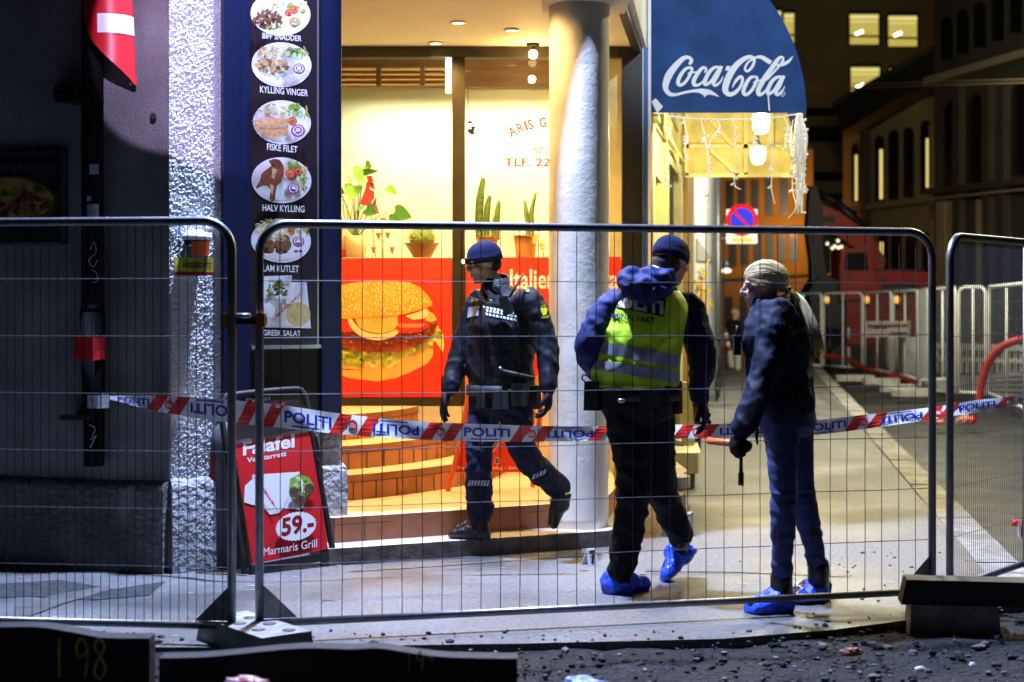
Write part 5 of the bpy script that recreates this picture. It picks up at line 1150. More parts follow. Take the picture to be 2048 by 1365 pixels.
def sack(label, px, py, Y, sz, m):
    b = bmesh.new(); bmesh.ops.create_cube(b, size=1); bmesh.ops.subdivide_edges(b, edges=b.edges[:], cuts=6, use_grid_fill=True); mb = MB(); c = W(px, py, Y); vs = []
    for v in b.verts:
        k = .8+.25*(1-abs(v.co.z)*1.2)+.10*noise.noise(v.co*4+c); vs.append(c+V((v.co.x*sz[0]*k, v.co.y*sz[1]*k, v.co.z*sz[2])))
    mb.add(vs, [tuple(v.index for v in f.verts) for f in b.faces], m, True); b.free(); return single('bulk_sack', mb, label, 'sack')
sack('tall cream bulk sack standing behind the pink fence sign', 1790, 706, 38, (.38*1.2,.5,.85), 'bag_white'); sack('pale bulk sack beside the white hoarding sheet', 1822, 714, 36, (.45,.5,.9), 'white_paint')
for k, (px, py, Y, w_) in enumerate(((1712,757,33,.55),(1765,764,31.5,.5),(1800,778,28.5,.45),(1830,788,27,.5))):
    mb = MB(); c = G(px, py+6); mb.prism([c+V((-w_*.7,0,0)), c+V((w_*.7,.05,0)), c+V((w_*.6,.35,0)), c+V((-w_*.65,.3,0))], (0,0,.12), 'concrete'); single('ballast_block', mb, ('flat concrete foot left of the pink sign below the far fence', 'flat concrete foot below the pink sign', 'flat concrete foot by the white sheet', 'flat concrete foot nearest the camera below the far fence')[k], 'ballast block', 'weights under the far fence')
for k, (px, Y) in enumerate(((1698,39.5),(1752,38.5))):
    mb = MB(); a, b = W(px, 735 if k == 0 else 742, Y), W(px-1 if k == 0 else px-5, 655 if k == 0 else 675, Y)
    mb.tube([a, a.lerp(b,.5)], .04, 'white_paint' if k == 0 else 'hose_red', 8); mb.tube([a.lerp(b,.5), a.lerp(b,.72)], .04, 'hose_red', 8); mb.tube([a.lerp(b,.72), b], .04, 'white_paint' if k == 0 else 'hose_red', 8)
    single('marker_pole', mb, ('white marker pole with a red band behind the far fence', 'slanting red marker pole behind the pink sign')[k], 'pole')
mb = MB()
for k in range(26): c = G(random.uniform(1868,1950), random.uniform(812,850)); pebble(c.x, c.y, .03, random.uniform(.04,.12), random.choice(('white_paint','concrete','sign_red','plastic_pink')))
stuff('rubble', mb, 'heap of broken white and red rubble at the foot of the right fence', 'rubble')
t = Thing('site_container', 'dark grey site container standing behind the far fence', 'container', W(1800, 735, 43))
mb = MB(); a = W(1640,735,44.5); mb.box((a.x+4.2, 45, .75), (8.6,2.2,1.75), 'container_grey'); t.part('body', mb)
mb = MB()
for k in range(30): mb.box((a.x+.05+k*.287, 43.88, .8), (.09,.04,1.5), 'container_grey')
t.part('ribs', mb); mb = MB(); mb.box((a.x+5.3, 43.84, 1.28), (1.2,.03,.22), 'graffiti_yellow'); t.part('stripe', mb)

# ------------------------------------------------------------------ excavator
YE = 42.0
t = Thing('excavator', 'large dark red excavator with raised boom behind the far fence', 'excavator', W(1740, 740, YE))
E = lambda x, y, d=0.0: W(x, y, YE+d)
def slabE(mb, pts, d0, d1, m): mb.prism([E(x,y,d0) for x,y in pts], (0,d1-d0,0), m)
mb = MB(); slabE(mb, [(1660,745),(1660,705),(1680,690),(1850,690),(1870,705),(1870,745)], -.3, .4, 'digger_black'); t.part('track', mb); mb = MB(); slabE(mb, [(1660,745),(1660,705),(1680,690),(1850,690),(1870,705),(1870,745)], 2.0, 2.7, 'digger_black'); t.part('track', mb)
mb = MB(); slabE(mb, [(1694,690),(1694,640),(1690,548),(1700,540),(1860,545),(1874,560),(1874,600),(1860,690)], 0, 2.6, 'digger_red'); slabE(mb, [(1750,538),(1850,538),(1850,545),(1750,545)], .2, 2.4, 'digger_black'); body = t.part('body', mb)
mb = MB(); slabE(mb, [(1765,570),(1833,568),(1828,588),(1770,588)], -.03, 0, 'digger_black')
for k in range(8): slabE(mb, [(1773+k*6.5,575),(1777+k*6.5,575),(1777+k*6.5,581),(1773+k*6.5,581)], -.04, -.031, 'bin_grey')
t.part('number_plate', mb, body)
mb = MB(); slabE(mb, [(1680,545),(1683,498),(1740,496),(1747,545),(1745,600),(1682,600)], -.2, 1.0, 'digger_red'); cab = t.part('cab', mb)
mb = MB(); slabE(mb, [(1690,541),(1691,506),(1733,505),(1737,541)], -.23, -.2, 'window_dark'); t.part('window', mb, cab)
mb = MB(); slabE(mb, [(1622,418),(1640,408),(1680,425),(1740,468),(1772,520),(1765,548),(1735,548),(1712,498),(1660,462),(1625,452)], .6, 1.2, 'digger_red'); slabE(mb, [(1645,432),(1670,432),(1670,445),(1645,445)], .55, .6, 'digger_black'); boom = t.part('boom', mb)
mb = MB(); mb.tube([E(1634,382,.7), E(1712,430,.7)], .07, 'digger_black', 8); mb.tube([E(1668,402,.7), E(1740,465,.7)], .12, 'digger_black', 8); t.part('cylinder', mb)
mb = MB(); slabE(mb, [(1620,372),(1633,372),(1646,420),(1646,500),(1655,560),(1625,585),(1622,520),(1614,460)], .5, 1.0, 'digger_black'); t.part('dipper', mb)
mb = MB(); slabE(mb, [(1618,585),(1640,550),(1672,560),(1692,590),(1680,660),(1630,650)], .2, 1.6, 'digger_black'); t.part('bucket', mb)
mb = MB()
for x, y in ((1655,488),(1664,497),(1670,493),(1677,496),(1683,494),(1676,482)): mb.ball(E(x,y,-.25), (.045,.04,.045), 'lamp_soft')
for x, y in ((1631,525),(1660,525),(1763,556)): mb.ball(E(x,y,-.25), (.04,.04,.05), 'bin_grey')
t.part('work_lamp', mb)

# ------------------------------------------------------------------ far buildings
def wall_quad(mb, a, b, z0, z1, th, m):
    a, b = V(a), V(b); d = (b-a).normalized(); n = V((-d.y, d.x, 0)); mb.prism([V((a.x,a.y,z0)), V((b.x,b.y,z0)), V((b.x,b.y,z1)), V((a.x,a.y,z1))], n*th, m)
def opening(t, pl, x0, x1, y0, y1, glass, frame='far_dark', arch=False, bars=((.0,.35),), label=None, d=.05, slit=None, inset=0):
    mb = MB(); pts = [(x0,y1),(x1,y1),(x1,y0)]+([((x0+x1)/2+(x1-x0)/2*math.cos(a), y0-(x1-x0)*.7*math.sin(a)) for a in [math.pi*i/8 for i in range(1,8)]] if arch else [])+[(x0,y0)]
    k = 1.12; cx, cy = (x0+x1)/2, (y0+y1)/2
    mb.prism([pl.hit(cx+(x-cx)*1.16, cy+(y-cy)*1.04, .02) for x,y in pts], pl.n*-.015, frame); f = t.part('window', mb, label=label)
    mb = MB(); mb.add([pl.hit(x, y, .03) for x,y in pts], [tuple(range(len(pts)))], glass)
    if slit: mb.add([pl.hit(x0+(x1-x0)*a, y0+(y1-y0)*b, .035) for a,b in ((slit[0],slit[2]),(slit[1],slit[2]),(slit[1],slit[3]),(slit[0],slit[3]))], [(0,1,2,3)], 'window_slit')
    t.part('pane', mb, f); return f
# office block at the end of the street
t = Thing('office_block', 'plain tall office block with four lit yellow windows at the street end', 'building', (gx(1650,78), 78, 0))
EP = Plane((gx(1640,78),78,0), (1,.06,0))
mb = MB(); a = EP.at(1430,0); b = EP.at(1990,0); wall_quad(mb, a, b, -.2, 24, 6, 'far_plaster'); t.part('wall', mb)
for x0,x1,y0,y1 in ((1700,1757,29,89),(1777,1834,32,93),(1702,1759,135,193),(1779,1836,138,196),(1568,1588,27,86),(1546,1562,22,80)):
    f = opening(t, EP, x0, x1, y0, y1, 'window_lit', 'roof_dark')
    mb = MB()
    for a_ in ((.0,1,.04,.13),(.02,.96,.22,.26)): mb.add([EP.hit(x0+(x1-x0)*p, y0+(y1-y0)*q, .04) for p,q in ((a_[0],a_[2]),(a_[1],a_[2]),(a_[1],a_[3]),(a_[0],a_[3]))], [(0,1,2,3)], 'window_lit_top')
    if x1-x0 > 30: mb.add([EP.hit(x0+p, y0+q, .05) for p,q in ((10,38),(24,31),(27,36),(12,42))], [(0,1,2,3)], 'lamp_white')
    t.part('ceiling_lights', mb, f)
    mb = MB(); q = y0+(y1-y0)*.69; mb.prism([EP.hit(x0-1,q,.06), EP.hit(x1+1,q+1,.06), EP.hit(x1+1,q+5,.06), EP.hit(x0-1,q+4,.06)], EP.n*.02, 'roof_dark'); mb.prism([EP.hit(x0-2,y0-6,.05), EP.hit(x1+2,y0-6,.05), EP.hit(x1+2,y0,.05), EP.hit(x0-2,y0,.05)], EP.n*.1, 'roof_dark'); t.part('rail', mb, f)
for x0,x1,y0,y1 in ((1612,1690,216,233),(1612,1685,254,284),(1612,1690,344,362),(1612,1690,388,400),(1600,1640,470,476)): mb = MB(); mb.prism([EP.hit(x0,y0,.02), EP.hit(x1,y0,.02), EP.hit(x1,y1,.02), EP.hit(x0,y1,.02)], EP.n*.05, 'roof_dark'); t.part('louvre_band', mb)
# low wing with rows of tall windows, sodium lit
t = Thing('street_wing', 'orange lit low building with rows of tall narrow windows behind the no parking sign', 'building', (gx(1540,64), 64, 0))
LP = Plane((gx(1540,64),64,0), (1,-.18,0))
mb = MB(); a = LP.at(1400,0); b = LP.at(1626,0); wall_quad(mb, a, b, -.2, LP.hit(1540,300).z, 3, 'far_plaster'); t.part('wall', mb)
for r_, (y0, y1, xs) in enumerate(((362,438,(1452,1476,1502,1530,1560,1590)),(470,532,(1458,1482,1508,1532,1556,1580)),(595,700,(1450,1480,1510)))):
    for k, x in enumerate(xs): opening(t, LP, x, x+15, y0+k*-1.5, y1-k*2, 'window_dark', 'brown_wood')
mb = MB()
for y0, y1 in ((446,458),(545,556)): mb.prism([LP.hit(1405,y0+6,.02), LP.hit(1624,y0-8,.02), LP.hit(1624,y1-8,.02), LP.hit(1405,y1+6,.02)], LP.n*.15, 'far_plaster')
t.part('cornice', mb)
# arched-window house on the right
t = Thing('arched_house', 'dark arched window house with a deep tiled eave on the right of the street', 'building', (gx(1780,54), 54, 0))
a0 = V((gx(1686,57.5),57.5,0)); b0_ = V((gx(1872,49.5),49.5,0)); HP = Plane(a0, b0_-a0)
mb = MB(); wall_quad(mb, a0, b0_, -.2, HP.hit(1780,195).z, 4, 'far_plaster'); t.part('wall', mb)
mb = MB(); mb.prism([HP.hit(1664,212,.9), HP.hit(1880,90,.9), HP.hit(1880,160,.9), HP.hit(1790,200,.9), HP.hit(1688,262,.9)], -HP.n*3.2, 'roof_dark')
for k in range(34): x = 1668+k*6.2; y = 210-k*3.5; mb.tube([HP.hit(x,y,1.0), HP.hit(x,y-3,-1.5)], .09, 'roof_dark', 6)
t.part('roof', mb)
mb = MB(); mb.prism([HP.hit(1690,427,.0), HP.hit(1876,404,.0), HP.hit(1876,392,.0), HP.hit(1690,417,.0)], HP.n*.25, 'far_trim'); t.part('sill_band', mb)
for x, wd, y0, y1, sl in ((1703,13,300,404,(.55,.9,.1,.98)),(1751,16,285,402,(.5,.9,.12,.97)),(1778,18,275,398,None),(1808,18,270,394,None),(1842,20,258,386,(.5,.85,.15,.92))):
    opening(t, HP, x, x+wd, y0, y1, 'window_dark', 'far_dark', True, slit=sl)
for x, wd in ((1758,17),(1783,18),(1812,20),(1845,19)): opening(t, HP, x, x+wd, 478, 545, 'window_dark', 'far_dark', True, slit=(.1,.5,.1,.7) if x == 1758 else None)
mb = MB()
for x in (1738, 1876): mb.prism([HP.hit(x-4,250,.02), HP.hit(x+4,250,.02), HP.hit(x+4,700,.02), HP.hit(x-4,700,.02)], HP.n*.25, 'far_dark' if x == 1738 else 'far_plaster')
t.part('downpipe', mb)
# higher dark house in front of it
t = Thing('dark_house', 'tall unlit house with cornices and tall windows at the right picture edge', 'building', (gx(1960,44), 44, 0))
a1 = V((gx(1868,46.5),46.5,0)); b1 = V((gx(2110,37.5),37.5,0)); DP = Plane(a1, b1-a1)
mb = MB(); wall_quad(mb, a1, b1, -.2, 16, 5, 'far_dark'); t.part('wall', mb)
mb = MB()
for y0, y1, m in ((150,165,'far_trim'),(372,384,'far_dark'),(392,396,'far_trim')): mb.prism([DP.hit(1866,y0+6,.0), DP.hit(2100,y0-60*(1 if y0 < 200 else .3),.0), DP.hit(2100,y1-60*(1 if y0 < 200 else .3),.0), DP.hit(1866,y1+6,.0)], DP.n*.3, m)
t.part('cornice', mb)
for x, y0, y1 in ((1882,50,120),(1914,35,108),(1948,20,95),(1984,5,82),(2020,-10,66)): opening(t, DP, x, x+24, y0, y1, 'window_dark', 'far_dark', True)
for x, y0, y1 in ((1890,225,370),(1935,215,365),(2025,190,350)): opening(t, DP, x, x+34, y0, y1, 'window_dark', 'roof_dark', True)
mb = MB()
for x in (1925, 1985, 2015): mb.prism([DP.hit(x-7,170,.01), DP.hit(x+7,170,.01), DP.hit(x+7,700,.01), DP.hit(x-7,700,.01)], DP.n*.2, 'far_dark')
for x0, x1 in ((1880,1898),(1900,1915),(1960,1985)): mb.prism([DP.hit(x0,400,.01), DP.hit(x1,400,.01), DP.hit(x1,700,.01), DP.hit(x0,700,.01)], DP.n*.12, 'far_plaster')
t.part('pilaster', mb)
mb = MB(); 
for dz in (0, .12): P_, Q_ = spline([W(1560,182-dz*60,70), W(1850,172-dz*60,40), W(2120,164-dz*60,26)], [.02,.014,.01], 8); mb.tube(P_, Q_, 'far_trim', 5)
single('tram_wire', mb, 'pair of thin overhead wires crossing the dark houses', 'wire')

# ------------------------------------------------------------------ people
def solid(src, m, voxel=0.012, smooth=4, fold=None, mfun=None):
    me = bpy.data.meshes.new('tmp'); me.from_pydata([tuple(p) for p in src.v], [], src.f); me.update()
    ob = bpy.data.objects.new('tmp', me); COL.objects.link(ob)
    r_ = ob.modifiers.new('r', 'REMESH'); r_.mode = 'VOXEL'; r_.voxel_size = voxel
    if smooth: s_ = ob.modifiers.new('s', 'SMOOTH'); s_.factor = .5; s_.iterations = smooth
    bpy.context.view_layer.update()
    e = ob.evaluated_get(bpy.context.evaluated_depsgraph_get()).to_mesh()
    vs = [v.co.copy() for v in e.vertices]; ns = [v.normal.copy() for v in e.vertices]; fs = [tuple(p.vertices) for p in e.polygons]
    ob.to_mesh_clear(); bpy.data.objects.remove(ob); bpy.data.meshes.remove(me)
    if fold: vs = [p+n*fold(p, n) for p, n in zip(vs, ns)]
    out = MB(); out.v = vs; out.f = [list(f) for f in fs]; out.sm = [True]*len(fs)
    out.m = [m]*len(fs) if not mfun else [mfun(sum((vs[i] for i in f), V((0,0,0)))/len(f)) for f in fs]
    return out
def folds(amp, fx_=6, fz=15, amp2=None):
    a2 = amp*.5 if amp2 is None else amp2
    return lambda p, n: amp*(1-2.6*abs(noise.noise(V((p.x*fx_+p.z*5, p.y*fx_, p.z*fz+p.x*4)))))*.8+a2*noise.noise(V((p.x*24, p.y*24, p.z*30)))-amp*.2
def torso(mb, rows, side, front, m='skin', n=26):
    rings = []
    for c, hw, hd in rows:
        ring = []
        for j in range(n):
            a = 2*math.pi*j/n; x, y = math.cos(a), math.sin(a); x = math.copysign(abs(x)**.85, x); y = math.copysign(abs(y)**.85, y)
            ring.append(V(c)+side*hw*x+front*hd*y)
        rings.append(ring)
    mb.loft(rings, m)
def axes(f, up=V((0,0,1))):
    f = V(f).normalized(); s_ = up.cross(f).normalized(); return f, s_, f.cross(s_)
def head(mb, c, f, sc=1.0, m='skin'):
    f, s_, u = axes(f); c = V(c)
    q = lambda a, b, d: c+(f*a+s_*b+u*d)*sc
    ax = (f, s_, u); k = lambda *r_: tuple(x*sc for x in r_)
    mb.ball(q(-.012,0,.036), k(.098,.077,.084), m, ax, 20, 14); mb.ball(q(.025,0,-.035), k(.066,.060,.078), m, ax, 16, 12)
    mb.ball(q(.06,0,-.092), k(.026,.026,.022), m, ax); mb.ball(q(.03,0,-.075), k(.05,.052,.036), m, ax)
    mb.limb([q(.086,0,.022), q(.108,0,-.006), q(.112,0,-.018)], [.0085*sc,.011*sc,.013*sc], m, 8, 3)
    for b in (-1, 1):
        mb.ball(q(.098,b*.011,-.022), k(.012,.009,.009), m, ax); mb.ball(q(.074,b*.034,.030), k(.018,.026,.011), m, ax); mb.ball(q(.062,b*.038,-.016), k(.026,.022,.020), m, ax)
        mb.ball(q(-.006,b*.078,-.002), k(.020,.008,.030), m, ax)
    mb.ball(q(.090,0,-.049), k(.011,.022,.007), m, ax); mb.ball(q(.087,0,-.061), k(.012,.020,.008), m, ax)
    return q, ax
def hand(mb, w_, d, pn, ts, curl, m='glove', s=1.0):      # wrist, direction, palm normal, thumb side (+1/-1), bend per joint
    d = V(d).normalized(); pn = V(pn); pn = (pn-d*pn.dot(d)).normalized(); sd = d.cross(pn).normalized(); w_ = V(w_)
    mb.ball(w_+d*.05*s, (.058*s,.046*s,.023*s), m, (d, sd, pn), 14, 8); mb.ball(w_, (.03*s,.03*s,.024*s), m, (d, sd, pn))
    for i, L in enumerate((.074,.084,.078,.060)):
        k = (i-1.5)*ts*-1; p = w_+d*(.088-.006*abs(i-1.2))*s+sd*k*.0195*s; a = curl*(.75+.1*i); P = [p-d*.02*s]; dd = d.copy()
        for j in range(3):
            P.append(p); dd = (d*math.cos(a*(j+1))+pn*math.sin(a*(j+1))+sd*k*.05).normalized(); p = p+dd*L*s*(.42,.33,.25)[j]
        P.append(p); mb.limb(P, [.0112*s,.0112*s,.0105*s,.0096*s,.008*s], m, 8, 2)
    b0_ = w_+d*.028*s+sd*ts*.03*s; t1 = (d*.65+sd*ts*.65+pn*.35).normalized(); t2 = (d*.85+sd*ts*.15+pn*.5).normalized()
    mb.limb([w_+d*.015*s+sd*ts*.015*s, b0_, b0_+t1*.038*s, b0_+t1*.038*s+t2*.03*s], [.017*s,.016*s,.0125*s,.010*s], m, 8, 2)
def foot(mb, heel, toe, up, m, w_=.048, h=.075):
    heel, toe, up = V(heel), V(toe), V(up); d = (toe-heel); L = d.length; d.normalize(); up = (up-d*up.dot(d)).normalized(); sd = d.cross(up); rings = []
    for t, kw, kh in ((-.02,.35,.5),(.03,.78,.95),(.14,.92,1.15),(.34,.88,1.25),(.55,.98,.98),(.76,1.08,.72),(.9,.98,.6),(.985,.62,.42),(1.01,.25,.25)):
        ring = []
        for j in range(16):
            a = 2*math.pi*j/16; y = math.sin(a); ring.append(heel+d*L*t+sd*w_*kw*math.cos(a)+up*(h*kh*.5*(1+(y if y > 0 else max(y*1.5,-1)))))
        rings.append(ring)
    mb.loft(rings, m)
class Proj:                       # finds the cloth behind a pixel, so that badges and bands follow it
    def __init__(s, mb): s.b = BVHTree.FromPolygons([tuple(p) for p in mb.v], mb.f)
    def hit(s, px, py, off=.004):
        o = V((0,0,CAMZ)); d = V(((px-1024)/F, 1, -(py-615)/F)).normalized(); r_ = s.b.ray_cast(o, d)
        return None if r_[0] is None else r_[0]+r_[1]*off*.5-d*off*.7
    def poly(s, mb, pts, m, off=.004, sub=4):
        P = []
        for i, a in enumerate(pts):
            b = pts[(i+1) % len(pts)]
            for k in range(sub): P.append((a[0]+(b[0]-a[0])*k/sub, a[1]+(b[1]-a[1])*k/sub))
        q = [s.hit(x, y, off) for x, y in P]
        if all(q): mb.add(q, [tuple(range(len(q)))], m)
    def grid(s, mb, quad, m, off=.004, nu=10, nv=4):      # quad: TL, TR, BR, BL in pixels
        g_ = []
        for j in range(nv+1):
            for i in range(nu+1):
                a, b = i/nu, j/nv; x = (quad[0][0]*(1-a)+quad[1][0]*a)*(1-b)+(quad[3][0]*(1-a)+quad[2][0]*a)*b; y = (quad[0][1]*(1-a)+quad[1][1]*a)*(1-b)+(quad[3][1]*(1-a)+quad[2][1]*a)*b; g_.append(s.hit(x, y, off))
        fs = [(j*(nu+1)+i, j*(nu+1)+i+1, (j+1)*(nu+1)+i+1, (j+1)*(nu+1)+i) for j in range(nv) for i in range(nu)]
        ok = [f for f in fs if all(g_[i] for i in f)]
        mb.add([x or V((0,9,0)) for x in g_], ok, m, True)
    def text(s, mb, t, x0, y0, x1, y1, h, m, off=.006, bold=.02):
        vs, fs = glyphs(t, bold); q = [s.hit(x0+(x1-x0)*a, y0+(y1-y0)*a-h*b, off) for a, b in vs]
        mb.add([x or V((0,9,0)) for x in q], [f for f in fs if all(q[i] for i in f)], m)
class Person:
    def __init__(s, mb, loc, label):
        s.loc = V(loc); s.o = mesh_obj('person', mb, None, s.loc); s.o.location = s.loc; tag(s.o, label, 'person')
    def part(s, name, mb, parent=None, label=None):
        o = mesh_obj(name, mb, parent or s.o, s.loc)
        if label: o['label'] = label
        return o
def eyes(P, q, ax, sc=1.0):
    for b in (-1, 1):
        mb = MB(); mb.ball(q(.083,b*.031,.010), (.008*sc,.012*sc,.008*sc), 'white', ax, 8, 6); mb.ball(q(.0895,b*.031,.010), (.004*sc,.0055*sc,.0055*sc), 'eye_dark', ax, 8, 6)
        mb.ball(q(.090,b*.033,.027), (.006*sc,.018*sc,.0035*sc), 'stubble', ax, 8, 5); P.part('eye', mb)
def beanie(c, f, m='beanie_navy', y0=.012, tilt=.0):
    f, s_, u = axes(f); c = V(c); mb = MB(); rings = []
    for i, (z, k) in enumerate(((-.002,1.0),(.004,1.035),(.035,1.05),(.037,1.03),(.06,1.0),(.09,.86),(.112,.62),(.125,.34),(.13,.1))):
        ring = []
        for j in range(28):
            a = 2*math.pi*j/28; x, y = math.cos(a), math.sin(a); zz = z+y0+(-x*.018+.018*0)*(1 if z < .04 else .3)+(.02 if x > 0 else -.0)*x*(1 if z < .04 else .2)
            ring.append(c+f*(-.012+.108*k*x)+s_*.086*k*y+u*zz)
        rings.append(ring)
    mb.loft(rings, m); return mb

# ---- policeman walking left on the slab
Y1 = 9.48; f1, s1, u1 = axes((-.5,-.86,0)); hf = V((-.88,-.42,-.16)); hc = W(967,529,Y1-.02)
w1 = lambda x, y, d=0.0: W(x, y, Y1+d)
LS, LE, LW_ = w1(1062,606,-.16), w1(1094,700,-.22), w1(1097,770,-.30); RS, RE, RW = w1(958,610,.10), w1(922,706,.10), w1(901,775,.02)
rows = [(w1(1004,790),.175,.13),(w1(1000,735),.165,.125),(w1(1004,655),.185,.13),(w1(1008,612),.17,.105),(w1(1003,585),.10,.075),(w1(994,568),.06,.06)]
b = MB(); torso(b, rows, s1, f1); q1, ax1 = head(b, hc, hf); b.limb([w1(1000,592), w1(990,570), hc+V((.012,0,-.04))], [.062,.058,.055], 'skin')
for pts in ((LS,LE,LW_), (RS,RE,RW)): b.limb(pts, [.06,.045,.034], 'skin')
b.ball(LW_+V((0,0,-.05)), (.03,.02,.045), 'skin'); b.ball(RW+V((-.02,0,-.05)), (.03,.02,.045), 'skin')
RH, RK, RA = w1(974,800,.06), w1(957,905,-.04), w1(960,1035,0); LH, LK, LA_ = w1(1030,800,-.08), w1(1048,905,-.12), w1(1120,985,.16)
for pts in ((RH,RK,RA), (LH,LK,LA_)): b.limb(pts, [.082,.055,.04], 'skin')
b.limb([RA, RA+V((-.02,0,-.04))], [.04,.03], 'skin')
ch = q1(.05,0,-.085)
P1 = Person(solid(b, 'skin', .0075, 3, mfun=lambda p: 'stubble' if (p-ch).length < .058 and p.z < q1(.09,0,-.036).z else 'skin'), V((wx(955,Y1), Y1, .1)), 'policeman in dark uniform with head torch on his beanie, striding left on the entrance slab')
eyes(P1, q1, ax1)
b = MB(); torso(b, [(w1(1004,792),.205,.155),(w1(1002,770),.208,.16),(w1(1000,735),.205,.155),(w1(1004,655),.222,.162),(w1(1008,612),.20,.13),(w1(1003,586),.125,.092),(w1(995,572),.085,.085)], s1, f1)
for pts in ((LS,LE,LW_), (RS,RE,RW)): b.limb([pts[0].lerp(rows[3][0],.25)]+list(pts), [.085,.084,.070,.056], 'navy_cloth')
jk = solid(b, 'navy_cloth', .011, 4, folds(.010, 7, 7)); jo = P1.part('jacket', jk); pj = Proj(jk)
mb = MB(); f_, sv, uv = axes(hf)                               # collar with open flaps
for sg, pts in ((1, ((966,576,-.16),(976,572,-.19),(1000,590,-.20),(1012,603,-.21),(996,610,-.22),(978,596,-.22))), (-1, ((938,592,-.10),(950,580,-.14),(964,585,-.18),(962,600,-.20),(948,600,-.16)))):
    mb.prism([w1(*p) for p in pts], (0,.012,0), 'navy_cloth')
mb.loft([[w1(991,572)+V((.085*k*math.cos(a), .088*k*math.sin(a), z+.02*math.sin(a))) for a in [2*math.pi*i/20 for i in range(20)]] for k, z in ((1.12,-.03),(1.0,.01),(.95,.06),(.9,.055))], 'navy_cloth', cap=False); P1.part('collar', mb, jo)
mb = MB()
for r_ in range(3):
    for k in range(9):
        x0 = 966+k*7+r_*2.5+(3.5 if r_ % 2 else 0); y0 = 612+r_*7+k*1.4
        pj.poly(mb, [(x0,y0),(x0+4.6,y0+.8),(x0+5.8,y0+5.6),(x0+1.2,y0+4.8)], 'white', .006, 1)
pj.grid(mb, ((937,615),(960,612),(957,632),(935,636)), 'reflective', .006, 6, 3)
pj.text(mb, 'POLITI', 975,601,998,604, 6, 'reflect_yellow'); pj.text(mb, 'POL', 944,604,958,603, 5, 'reflect_yellow')
for x, y in ((1049,577),(1055,582)): pj.grid(mb, ((x-3,y-3),(x+3,y-2),(x+3,y+3),(x-3,y+2)), 'reflect_yellow', .008, 2, 2)
pj.poly(mb, [(1082,612),(1089,610),(1094,620),(1092,630),(1086,632),(1081,622)], 'reflect_yellow', .006, 2); pj.text(mb, 'POLITI', 1083,638,1097,636, 4, 'reflect_yellow')
P1.part('badge', mb, jo)
mb = MB(); pj.grid(mb, ((968,604),(971,604),(968,760),(964,760)), 'rubber_black', .006, 2, 16)
for q in (((975,690),(1030,697),(1030,700),(975,693)), ((975,690),(977,690),(975,735),(972,735)), ((1024,640),(1027,640),(1040,742),(1037,742)), ((936,650),(960,648),(960,651),(936,653))): pj.grid(mb, q, 'rubber_black', .006, 10, 4)
P1.part('seam', mb, jo)
mb = MB(); c = w1(1012,612,-.27); mb.box(c, (.055,.04,.11), 'rubber_black', Matrix.Rotation(R(-18),3,'Y')); mb.tube([c+V((.02,0,.05)), w1(1047,548,-.22)], [.008,.006], 'rubber_black', 8); P_, Q_ = spline([c+V((-.02,0,.05)), w1(1006,578,-.24), w1(1020,566,-.2)], [.004]*3, 5); mb.tube(P_, Q_, 'rubber_black', 6); P1.part('radio', mb)
b = MB(); torso(b, [(w1(1000,838),.10,.10),(w1(1001,815),.185,.145),(w1(1003,775),.19,.145),(w1(1003,750),.18,.135)], s1, f1)
b.limb([RH,RK,RA+V((0,0,.03))], [.108,.083,.078], 'navy_trousers'); b.limb([LH,LK,LA_+V((-.01,0,.03))], [.108,.083,.074], 'navy_trousers'); b.ball(RA+V((0,0,.06)), (.092,.085,.05), 'navy_trousers')
tr = solid(b, 'navy_trousers', .011, 4, folds(.012, 8, 13)); to = P1.part('trousers', tr); pt_ = Proj(tr)
mb = MB()
for k in range(7): x0 = 936+k*6; pt_.poly(mb, [(x0+3,961),(x0+7,961),(x0+4,972),(x0,972)], 'reflective', .006, 2)
P1.part('reflective_band', mb, to); mb = MB()
for k in range(6): x0 = 1050+k*7; pt_.poly(mb, [(x0+3,955-k*3),(x0+7,953-k*3),(x0+5,963-k*3),(x0,965-k*3)], 'reflective', .006, 2)
P1.part('reflective_band', mb, to)
mb = MB()
for q in (((944,860),(962,858),(962,861),(944,863)), ((944,860),(946,860),(948,905),(946,905)), ((1035,850),(1058,846),(1058,849),(1035,853)), ((985,815),(988,815),(978,880),(975,880))): pt_.grid(mb, q, 'rubber_black', .006, 6, 3)
P1.part('pocket_seam', mb, to)
mb = MB(); torso(mb, [(w1(1003,792),.218,.172),(w1(1003,770),.218,.172)], s1, f1, 'rubber_black')
for x, y, d, sz in ((1040,790,-.22,(.10,.05,.13)),(1070,795,-.16,(.06,.05,.14)),(965,798,-.16,(.06,.04,.10)),(948,800,-.02,(.05,.05,.14)),(1005,800,-.2,(.11,.05,.11))): mb.box(w1(x,y,d), sz, 'rubber_black', s1.to_track_quat('X','Z').to_matrix(), .92)
mb.tube([w1(999,738,-.2), w1(1004,736,-.2)], .012, 'steel_trim', 8); mb.tube([w1(1003,742,-.19), w1(1068,758,-.19)], .014, 'rubber_black', 8); P1.part('duty_belt', mb)
